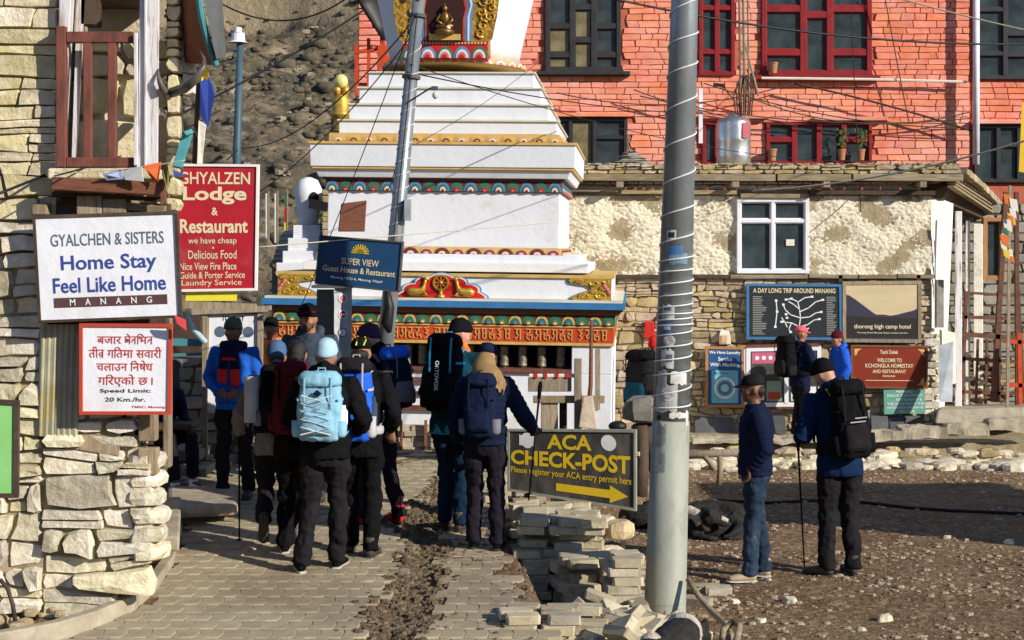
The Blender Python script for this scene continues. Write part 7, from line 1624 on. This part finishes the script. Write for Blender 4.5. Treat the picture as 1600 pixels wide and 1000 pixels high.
K['jeans'] = mat('denim', (.007, .019, .042), (.012, .030, .062), 4, .85, .004, 50, dirt=((.03, .05, .085), 3, .56, .7))
pz, yz = path_z, yard_z
# --- woman with the pale blue pack, nearest of the group
P1 = person('walker in black with an ice blue beanie, nearest of the group on the lane', 508, 893, pz, 1.72, -4, 'black', 'charcoal', 'black', hat=('beanie', 'iceblue'), hood=1.5, sole='white', legw=1.02, bulk=.038, lean=(3, 0), hem=.86,
    J=dict(kneeL=(-.115, .03, .50), ankL=(-.17, -.05, .09), ftL=(-.35, 1, -.0), kneeR=(.08, .10, .51), ankR=(.07, .12, .09), elR=(.30, -.03, 1.15), wrR=(.21, .20, 1.05), elL=(-.28, .02, 1.14), wrL=(-.18, .24, 1.10), hdR=(-.3, .8, .1), hdL=(.3, .8, .1)))
_, add1, cy1 = backpack(P1, 'ice blue rucksack laced with pale cord, a dark diamond on its lid', 'ice', h=.44, w=.33, dp=.17, z0=1.0, strap='ice', bottle=('white', 1), cords='white', logo='navy', belt=False)
# --- maroon pack
P2 = person('bare-headed dark-haired walker in black wearing the maroon rucksack', 462, 868, pz, 1.68, 0, 'black', 'black', 'black', hair=('short', 'black'), hood=1.1, lean=(6, 0),
    J=dict(kneeL=(-.09, .12, .52), ankL=(-.10, .10, .09), kneeR=(.09, .02, .50), ankR=(.09, -.26, .30), ftR=(0, .35, -.94), elL=(-.24, .02, 1.14), wrL=(-.16, .20, 1.05), elR=(.24, .02, 1.14), wrR=(.16, .2, 1.05)), sole='white')
backpack(P2, 'maroon rucksack on the dark-haired walker', 'maroon', h=.50, w=.30, dp=.17, z0=.98)
# --- blue cap with mat roll
P3 = person('walker in a soft blue cap and grey hooded jacket at the left of the group', 432, 858, pz, 1.64, 8, 'grey', 'charcoal', 'leather', hat=('beanie', 'capblue'), hood=1.5, lean=(8, 0), hair=('nape', 'brown'),
    J=dict(kneeR=(.09, .15, .52), ankR=(.10, .14, .09), kneeL=(-.09, .0, .50), ankL=(-.10, -.30, .33), ftL=(0, .3, -.95), elL=(-.30, -.02, 1.14), wrL=(-.32, .20, 1.0), hdL=(0, .8, -.3)))
backpack(P3, 'black rucksack with a silver rolled mat on its left side', 'black', h=.46, w=.28, dp=.17, z0=1.0, roll=('silver', -1), pocket='charcoal', side='grey')
stick('black trekking pole planted left of the group on the lane', joint_w(P3, 'wrL') + V3(.0, .02, 0), W(374, 853, 12.5))
# --- blue pack with pale straps
P4 = person('walker in a black cap with lime stripes carrying the tall blue rucksack', 562, 868, pz, 1.69, -6, 'black', 'black', 'leather', hat=('cap', 'black'), hair=('nape', 'black'), hood=1.0, lean=(4, 0), head=(5, 0, 0),
    J=dict(kneeL=(-.10, .12, .51), ankL=(-.10, .10, .09), kneeR=(.10, .05, .50), ankR=(.10, -.06, .09), elR=(.28, -.02, 1.14), wrR=(.22, .18, 1.0)))
backpack(P4, 'bright blue rucksack with long pale grey straps beside the ice blue one', 'royal', h=.58, w=.29, dp=.21, z0=.93, strap='lightgrey', pocket='royal', side='lightgrey', bottle=('slateblue', 1), lid='charcoal')
q = MB(); q.tube([P4.MH @ V3(-.05, .0, 1.752), P4.MH @ V3(-.02, -.07, 1.725), P4.MH @ V3(-.03, -.098, 1.68)], .006, 5); q.tube([P4.MH @ V3(.03, .0, 1.752), P4.MH @ V3(.045, -.06, 1.725), P4.MH @ V3(.03, -.095, 1.68)], .006, 5); q.build('cap_stripe', CL['lime'], P4.root, local=True)
stick('trekking pole held upright between the ice blue and the bright blue rucksacks', W(572, 640, 12.1), W(568, 862, 12.0))
# --- bearded man facing us
P5 = person('bearded man in a black beanie facing the camera behind the group', 484, 780, pz, 1.80, 176, 'slateblue', 'charcoal', 'leather', 'tan', hat=('beanie', 'black'), hair=None, head=(-14, 12, 0), face=True, bulk=.035, hood=.8)
b = MB(); b.ball((0, .072, 1.553), .050, .042, .040, 14, 10); b.ball((0, .096, 1.580), .034, .012, .009, 10, 6); b.ball((.045, .04, 1.575), .024, .03, .04); b.ball((-.045, .04, 1.575), .024, .03, .04); b.v = [tuple(P5.MH @ Vector(v)) for v in b.v]; solid(b, 'beard', HR['brown'], P5.root, vox=.007, smooth=1, fine=.006)
b = MB(); b.tube([P5.MH @ V3(-.09, .05, 1.695), P5.MH @ V3(-.04, .115, 1.70), P5.MH @ V3(0, .12, 1.695), P5.MH @ V3(.04, .115, 1.70), P5.MH @ V3(.09, .05, 1.695)], [(.006, .012), (.02, .012), (.008, .008), (.02, .012), (.006, .012)], 8); b.build('sunglasses', CL['maroon'], P5.root, local=True)
# --- purple beanie, facing left, pack on the right
P6 = person('man in a purple beanie looking left, black padded jacket and red boots', 590, 818, pz, 1.70, 48, 'black', 'plum', 'red', 'fair', hat=('beanie', 'purple'), head=(28, 6, 0), face=True, bulk=.042, hood=1.3, puff=.010, lean=(6, 0),
    J=dict(kneeL=(-.10, .08, .50), ankL=(-.10, .05, .09), kneeR=(.12, -.02, .50), ankR=(.14, -.12, .09), elL=(-.27, .05, 1.14), wrL=(-.20, .26, 1.05)))
backpack(P6, 'grey rucksack with a bright blue lid on the man in the purple beanie', 'navy', h=.46, w=.28, dp=.20, z0=1.0, lid='royal', pocket='grey', side='grey', strap='grey', gap=.17)
b = MB(); b.tube([P6.MH @ V3(-.074, .03, 1.58), P6.MH @ V3(-.05, .07, 1.545), P6.MH @ V3(0, .098, 1.53), P6.MH @ V3(.05, .07, 1.545), P6.MH @ V3(.074, .03, 1.58)], [.012, .018, .018, .018, .012], 8); b.build('beard', HR['brown'], P6.root, local=True, sm=True)
# --- local man in the blue hoodie
P7 = person('older man in a bright blue hoodie, grey beanie and a scarf with red ends', 366, 776, pz, 1.66, 172, 'blue', 'charcoal', 'leather', 'dark', hat=('beanie', 'olive'), head=(-6, 5, 0), face=True, bulk=.030, hem=.86, legw=1.0, shoulders=.97, fx=dict(jname='hoodie'),
    J=dict(elL=(-.255, -.02, 1.15), wrL=(-.11, .15, 1.03), elR=(.255, -.02, 1.15), wrR=(.11, .15, 1.03), hdL=(.8, .3, -.2), hdR=(-.8, .3, -.2), kneeL=(-.12, .03, .5), ankL=(-.15, .0, .09), kneeR=(.10, .03, .5), ankR=(.12, 0, .09)))
b = MB(); b.tube([P7.ML @ V3(.105 * math.sin(a), .02 + .105 * math.cos(a), 1.475 + .015 * math.cos(a)) for a in [2 * math.pi * k / 16 for k in range(17)]], [(.050, .034)] * 17, 10, ell=(Z,)); solid(b, 'scarf_wrap', CL['navy'], P7.root, vox=.010, smooth=2, fine=.012)
for sx, tz_ in ((-.055, 1.10), (.055, 1.13)):
    b = MB(); b.tube([P7.ML @ V3(sx * .7, .125, 1.46), P7.ML @ V3(sx, .158, 1.38), P7.ML @ V3(sx * 1.1, .165, 1.26)], [(.045, .012)] * 3, 10, ell=(X,)); b.build('scarf_tail', CL['navy'], P7.root, local=True, sm=True)
    b = MB(); b.tube([P7.ML @ V3(sx * 1.1, .165, 1.26), P7.ML @ V3(sx * 1.15, .168, 1.18), P7.ML @ V3(sx * 1.25, .168, tz_)], [(.048, .013)] * 3, 10, ell=(X,)); b.build('scarf_end', CL['red'], P7.root, local=True, sm=True)
b = MB(); b.box(-.07, .07, .165, .178, 1.345, 1.37); b.v = [tuple(P7.ML @ Vector(v)) for v in b.v]; b.build('scarf_stripe', CL['red'], P7.root, local=True)
b = MB(); b.tube([P7.ML @ V3(-.12, .152, .98), P7.ML @ V3(0, .165, .99), P7.ML @ V3(.12, .152, .98)], [(.05, .012)] * 3, 8, ell=(Z,)); b.build('front_pocket', CL['blue'], P7.root, local=True, sm=True)
# --- seated person mostly hidden by the corner
P8 = person('seated person half hidden by the stone corner, grey trousers and white trainers', 246, 768, pz, 1.66, 205, 'charcoal', 'plum', 'lightgrey', 'dark', hat=('beanie', 'black'), sole='white', d=14.5,
    J=dict(hipL=(-.09, .0, .50), hipR=(.09, 0, .50), kneeL=(-.13, .40, .52), kneeR=(.12, .42, .50), ankL=(-.14, .38, .09), ankR=(.10, .52, .09)), lean=(0, 0)) if False else None
def seated(label, px, pyf, zg, d, H, yaw, jacket, tro, skin, hat):
    loc = Vector((px2x(px, d), d, zg(d))); sc = H / 1.73; P = thing('person', loc, label, 'person', rot=Matrix.Rotation(R(yaw), 3, 'Z'), scale=sc)
    b = MB(); b.tube([V3(0, 0, .47), V3(0, -.01, .62), V3(0, .02, .8), V3(0, .06, .95), V3(0, .07, 1.02), V3(0, .08, 1.12)], [(.15, .11), (.15, .11), (.16, .11), (.15, .09), (.06, .06), (.05, .05)], 18, ell=(X,)); b.ball((0, .09, 1.2), .075, .09, .11, 16, 12)
    b.ball((0, .13, 1.14), .05, .05, .045); b.tube([V3(0, .175, 1.22), V3(0, .195, 1.18)], [.01, .015], 8)
    for sx in (-1, 1):
        b.tube([V3(sx * .1, .06, .93), V3(sx * .18, .06, .94), V3(sx * .23, .12, .70), V3(sx * .16, .34, .62)], [.05, .052, .042, .03], 12)
        w_ = V3(sx * .16, .34, .62); b.tube([w_, w_ + V3(-sx * .03, .05, -.01), w_ + V3(-sx * .05, .09, -.03)], [(.03, .02), (.04, .018), (.034, .014)], 10)
        for f in range(4): p0 = w_ + V3(-sx * .05, .09, -.03) + V3(sx * (.02 - .016 * f), .004, 0); b.tube([p0, p0 + V3(-sx * .01, .03, -.015), p0 + V3(-sx * .01, .04, -.045)], [.009, .008, .007], 6)
        b.tube([w_ + V3(-sx * .02, .03, .02), w_ + V3(-sx * .06, .05, .03)], [.012, .009], 6)
        b.tube([V3(sx * .09, .02, .5), V3(sx * .12, .45, .52), V3(sx * .13, .47 + .1 * (sx > 0), .09), V3(sx * .14, .62 + .1 * (sx > 0), .045)], [.08, .055, .035, .03], 12)
    solid(b, 'body', SK[skin], P, vox=.010, smooth=2)
    b = MB(); b.tube([V3(0, 0, .44), V3(0, -.01, .62), V3(0, .02, .8), V3(0, .06, .95), V3(0, .07, 1.03)], [(.18, .14), (.18, .14), (.19, .14), (.17, .12), (.08, .08)], 18, ell=(X,))
    for sx in (-1, 1): b.tube([V3(sx * .1, .06, .93), V3(sx * .18, .06, .94), V3(sx * .23, .12, .70), V3(sx * .165, .31, .62)], [.07, .075, .06, .05], 12)
    solid(b, 'jacket', CL[jacket], P, vox=.0125, folds=.03)
    b = MB(); b.tube([V3(0, -.02, .42), V3(0, .0, .56)], [(.17, .13), (.16, .12)], 16, ell=(X,))
    for sx in (-1, 1): b.tube([V3(sx * .09, .0, .49), V3(sx * .12, .45, .53), V3(sx * .13, .47 + .1 * (sx > 0), .14)], [.10, .075, .062], 14)
    solid(b, 'trousers', CL[tro], P, vox=.0125, folds=.03)
    for sx in (-1, 1):
        y_ = .47 + .1 * (sx > 0); b = MB(); b.tube([V3(sx * .13, y_ - .05, .05), V3(sx * .13, y_, .05), V3(sx * .14, y_ + .1, .045), V3(sx * .15, y_ + .19, .035), V3(sx * .15, y_ + .21, .03)], [(.025, .025), (.04, .045), (.045, .035), (.04, .025), (.02, .012)], 12, ell=(X,)); b.tube([V3(sx * .13, y_, .05), V3(sx * .13, y_ - .005, .12)], [.042, .045], 12); solid(b, 'shoe', CL['white'], P, vox=.008, smooth=2)
    b = MB(); b.sections([(1.21, .086, .104, 0, .09), (1.25, .087, .103, 0, .085), (1.30, .07, .085, 0, .08), (1.33, .02, .03, 0, .08)], 20); b.build(hat, CL['black'], P, local=True, sm=True)
    return P
seated('seated person half hidden by the stone corner, grey trousers and white shoes', 247, 770, pz, 14.9, 1.66, 222, 'navy', 'plum', 'dark', 'beanie')
# person in orange glimpsed behind the blue hoodie
P9 = person('person in an orange jacket glimpsed between the blue hoodie and the group', 424, 745, pz, 1.55, 175, 'orange', 'charcoal', 'leather', 'dark', hat=('beanie', 'black'), d=15.9, face=False)
# --- couple walking up the lane
P10 = person('man with an orange hood and a tall black pack walking up the lane', 706, 828, pz, 1.77, -16, 'teal', 'petrol', 'leather', 'fair', hat=('beanie', 'black'), head=(-42, 12, 0), lean=(9, 0), bulk=.034, legw=.98,
    J=dict(kneeL=(-.08, .10, .51), ankL=(-.08, .06, .09), kneeR=(.08, .04, .50), ankR=(.08, -.04, .09), elR=(.26, .05, 1.15), wrR=(.20, .26, 1.12), elL=(-.24, .02, 1.14), wrL=(-.16, .22, 1.08)))
backpack(P10, 'tall black rucksack with white lettering on the man with the orange hood', 'black', h=.56, w=.29, dp=.22, z0=.96, strap='cyan', pocket='black', side='black', gap=.15)
b = MB(); b.tube([P10.ML @ V3(-.10, .03, 1.47), P10.ML @ V3(-.09, -.06, 1.52), P10.ML @ V3(0, -.11, 1.535), P10.ML @ V3(.09, -.06, 1.52), P10.ML @ V3(.10, .03, 1.47)], [.030, .042, .048, .042, .030], 10); solid(b, 'hood', CL['orange'], P10.root, vox=.01, fine=.012)
b = MB(); b.box(-.16, .16, -.135, .13, .845, .875); b.v = [tuple(Vector(v)) for v in b.v]; b2 = MB(); b2.tube([V3(0, 0, .80), V3(0, 0, .88)], [(.19, .145), (.19, .145)], 20, ell=(X,)); b2.build('jacket_hem', CL['cyan'], P10.root, local=True, sm=True)
me_ = text_mesh('ORTOVOX', .04); Mtx = P10.W @ P10.ML @ Matrix.Translation((-.02, -.15 - .22 - .058, 1.36)) @ Matrix.Rotation(R(90), 4, 'Y') @ Matrix.Rotation(R(90), 4, 'X') @ Matrix.Diagonal((.048, .045, .05, 1))
me_.materials.clear(); T_ = [o for o in bpy.data.objects if o.get('label', '').startswith('tall black rucksack')][0]; link_mesh('lettering', me_, CL['white'], T_, M=Mtx)
P11 = person('woman in a navy padded jacket and cap with long fair hair', 757, 858, pz, 1.63, -8, 'navy', 'plum', 'black', 'fair', hat=('cap', 'navy'), hair=('long', 'blond'), glove='black', puff=.010, bulk=.034, head=(-25, 12, 0), lean=(5, 0), hem=.88, fx=dict(waist=.92, curlR=1.1, raw=('wrR', 'elR')), shoulders=.95,
    J=dict(kneeL=(-.09, .05, .50), ankL=(-.10, .03, .09), kneeR=(.10, .02, .50), ankR=(.11, -.02, .09), elR=(.33, .03, 1.13), wrR=(.385, .22, 1.0), hdR=(.3, .5, -.3)))
backpack(P11, 'navy rucksack with a grey mesh pocket on the woman with fair hair', 'navy', h=.46, w=.27, dp=.22, z0=.95, lid='navy', pocket='navy', side='grey', strap='navy')
stick('trekking pole in the gloved hand of the woman with fair hair', joint_w(P11, 'wrR') + V3(.06, .0, .36), W(826, 782, 12.35))
# --- yard: man in the cap, hands in pockets, looking left
P12 = person('man in a dark cap and navy padded jacket standing with hands in his pockets', 1180, 905, yz, 1.72, 84, 'navy', 'jeans', 'tan', 'dark', hat=('cap', 'charcoal'), hair=('nape', 'black'), head=(2, 4, 0), face=True, puff=.011, bulk=.036, tro_mat=K['jeans'], hem=.90, legw=1.0, sole='white', fx=dict(curlL=.9, curlR=.9),
    J=dict(elL=(-.22, -.07, 1.13), wrL=(-.165, .06, .97), elR=(.22, -.07, 1.13), wrR=(.165, .06, .97), hdL=(.15, .0, -1), hdR=(-.15, .0, -1), kneeL=(-.09, .03, .50), ankL=(-.12, .05, .09), kneeR=(.08, -.02, .50), ankR=(.10, -.08, .09), ftL=(-.2, 1, 0), ftR=(.25, 1, 0)))
# --- yard: trekker with the black pack seen from behind
P13 = person('trekker in a dark blue jacket and black beanie seen from behind on the yard', 1312, 898, yz, 1.86, 14, 'darkblue', 'charcoal', 'leather', 'fair', hat=('beanie', 'black'), lean=(6, -4), head=(30, 26, 0), bulk=.036, hood=1.2, hem=.80, legw=1.02,
    J=dict(elL=(-.32, -.04, 1.13), wrL=(-.22, .20, 1.16), hdL=(.4, .6, .4), elR=(.24, .06, 1.14), wrR=(.14, .24, 1.14), hdR=(-.3, .7, .3), kneeL=(-.10, .02, .50), ankL=(-.13, -.03, .09), ftL=(-.75, .8, 0), kneeR=(.09, .02, .50), ankR=(.10, -.03, .09), ftR=(.05, 1, 0)))
backpack(P13, 'black daypack with yellow-green shoulder webbing on the trekker in the yard', 'black', h=.54, w=.29, dp=.20, z0=.94, pocket='charcoal', strap='charcoal', side='black', gap=.15, patch=[(-.25, .2, .52, .535, 'lightgrey'), (-.1, .25, .575, .59, 'lightgrey')])
for sx in (-1, 1):
    b = MB(); b.tube([P13.ML @ V3(sx * .075, -.13, 1.44), P13.ML @ V3(sx * .088, -.09, 1.495), P13.ML @ V3(sx * .10, -.01, 1.515)], [(.018, .008)] * 3, 8, ell=(X,)); b.build('webbing', CL['lime'], P13.root, local=True)
b = MB(); b.tube([P13.ML @ V3(-.10, .0, 1.485), P13.ML @ V3(-.07, -.08, 1.515), P13.ML @ V3(0, -.105, 1.52), P13.ML @ V3(.07, -.08, 1.515), P13.ML @ V3(.10, .0, 1.485)], [.018, .022, .024, .022, .018], 8); b.build('pale_collar', CL['iceblue'], P13.root, local=True, sm=True)
stick('thin trekking pole standing left of the trekker on the yard', joint_w(P13, 'wrL') + V3(-.02, .05, -.05), W(1257, 888, 13.3))
# --- far people by the boards
tz_ = lambda d: .09
P14 = person('distant trekker in a navy top and red cap reading the boards', 1250, 680, tz_, 1.57, -62, 'navy', 'charcoal', 'tan', 'tan', hat=('cap', 'pink'), d=21.75, head=(-10, 4, 0), J=dict(elR=(.26, .06, 1.14), wrR=(.16, .26, 1.06), elL=(-.26, .06, 1.14), wrL=(-.14, .28, 1.04), kneeL=(-.08, .03, .5), kneeR=(.08, .0, .5)))
backpack(P14, 'black rucksack on the distant trekker in the red cap', 'black', h=.56, w=.32, dp=.26, z0=.96, pocket='charcoal')
P15 = person('distant person in a bright blue jacket beside the maroon sign', 1311, 676, tz_, 1.50, 100, 'royal', 'charcoal', 'leather', 'fair', hair=('short', 'brown'), d=21.7, face=True, hat=('beanie', 'maroon'), hood=1.0, bulk=.04, head=(5, 8, 0))
P16 = person('person with a dark green pack standing half behind the big pole', 1024, 742, yz, 1.80, -40, 'grey', 'charcoal', 'leather', 'tan', hat=('beanie', 'red'), d=19.3)
backpack(P16, 'bulky dark green and black rucksack showing left of the big pole', 'charcoal', h=.60, w=.36, dp=.30, z0=.92, pocket='teal', side='black', lid='black')

# ================================================================ dogs
furb = mat('black_fur', (.012, .011, .010), (.025, .022, .02), 20, .8, .012, 60, stretch=(1, 1, 1)); furw = mat('white_fur', (.55, .50, .42), (.38, .33, .26), 12, .85, .012, 60)
def curled_dog(label, loc, yaw, s, sx=1):
    T = thing('dog', loc, label, 'dog', 'dogs asleep on the yard', rot=Matrix.Rotation(R(yaw), 3, 'Z'), scale=s)
    b = MB(); pts = []; n = 14
    for i in range(n):
        a = -.5 + 3.9 * i / (n - 1); pts.append(V3(.24 * math.cos(a) * sx, .19 * math.sin(a), .155))
    b.tube(pts, [.12, .155, .175, .18, .18, .185, .19, .19, .18, .165, .145, .12, .10, .08], 16)           # haunches to neck
    b.ball(V3(0, 0, .12), .22, .17, .15, 16, 10)
    b.tube([pts[-1], V3(-.20 * sx, -.10, .12), V3(-.12 * sx, -.20, .17)], [.08, .075, .08], 12); b.ball(V3(-.10 * sx, -.22, .25), .10, .09, .085)
    b.tube([V3(-.06 * sx, -.23, .23), V3(.03 * sx, -.26, .19), V3(.08 * sx, -.27, .17)], [.06, .044, .030], 10); b.ball(V3(.095 * sx, -.272, .175), .02, .02, .018)
    for e in (-1, 1): b.tube([V3(-.12 * sx, -.22 + e * .06, .31), V3(-.14 * sx, -.22 + e * .095, .32), V3(-.13 * sx, -.22 + e * .12, .25)], [.026, .020, .006], 8)
    b.tube([V3(.20 * sx, -.05, .16), V3(.24 * sx, -.18, .10), V3(.10 * sx, -.26, .05)], [.11, .07, .035], 12); b.tube([V3(.10 * sx, -.26, .05), V3(.02 * sx, -.29, .04)], [.034, .028], 10)   # folded hind leg and paw
    b.tube([V3(-.20 * sx, -.02, .12), V3(-.24 * sx, -.18, .06), V3(-.12 * sx, -.29, .04), V3(-.04 * sx, -.31, .035)], [.06, .045, .034, .03], 10)
    b.tube([V3(.24 * sx, -.02, .10), V3(.27 * sx, -.16, .06), V3(.18 * sx, -.30, .045), V3(.05 * sx, -.335, .04)], [.045, .04, .038, .02], 10)
    solid(b, 'body', furb, T, vox=.012, smooth=3, fine=.016)
    b = MB(); b.tube([V3(-.30 * sx, .02, .20), V3(-.25 * sx, -.06, .27), V3(-.20 * sx, -.13, .25), V3(-.17 * sx, -.19, .16)], [.07, .07, .065, .06], 10); b.tube([V3(-.0 * sx, -.26, .235), V3(.07 * sx, -.275, .20)], [.036, .028], 8)
    solid(b, 'white_ruff', furw, T, vox=.01, fine=.014); return T
d = ground_d(846, yz); curled_dog('black dog with a white ruff curled asleep behind the man in the cap', (px2x(1118, d), d + .28, yz(d) - .01), 12, .98)
d = ground_d(828, yz); curled_dog('second black dog lying half hidden by the big pole under the sign', (px2x(1012, d), d + .2, yz(d)), 190, .72)
# standing dog at the lower edge
T = thing('dog', (px2x(1040, 8.95), 8.95, 0), 'black and white dog whose back shows at the bottom edge by the pole', 'dog', rot=Matrix.Rotation(R(58), 3, 'Z'))
b = MB(); b.tube([V3(-.34, 0, .46), V3(-.25, 0, .46), V3(-.05, 0, .45), V3(.15, 0, .47), V3(.28, 0, .48), V3(.38, 0, .47)], [(.07, .09), (.10, .12), (.115, .13), (.125, .15), (.10, .12), (.07, .08)], 16)
b.ball((.44, 0, .46), .09, .07, .07); b.tube([V3(.48, 0, .44), V3(.58, 0, .40)], [.05, .03], 10)
for e in (-1, 1):
    b.tube([V3(.42, e * .05, .51), V3(.40, e * .07, .56)], [.03, .008], 8)
    b.tube([V3(.20, e * .07, .42), V3(.20, e * .08, .25), V3(.20, e * .08, .06), V3(.24, e * .08, .02)], [.06, .035, .025, .028], 10)
    b.tube([V3(-.26, e * .07, .42), V3(-.20, e * .085, .27), V3(-.30, e * .085, .16), V3(-.28, e * .085, .03), V3(-.24, e * .085, .02)], [.08, .05, .026, .024, .028], 10)
b.tube([V3(-.34, 0, .50), V3(-.42, 0, .44), V3(-.47, .02, .34), V3(-.50, .03, .25)], [.04, .035, .035, .015], 10)
solid(b, 'body', furb, T, vox=.012, smooth=3, fine=.02)
b = MB(); b.ball((.24, -.0, .50), .07, .13, .12); b.ball((-.18, 0, .50), .09, .08, .09); solid(b, 'white_ruff', furw, T, vox=.01, fine=.02)
flush()
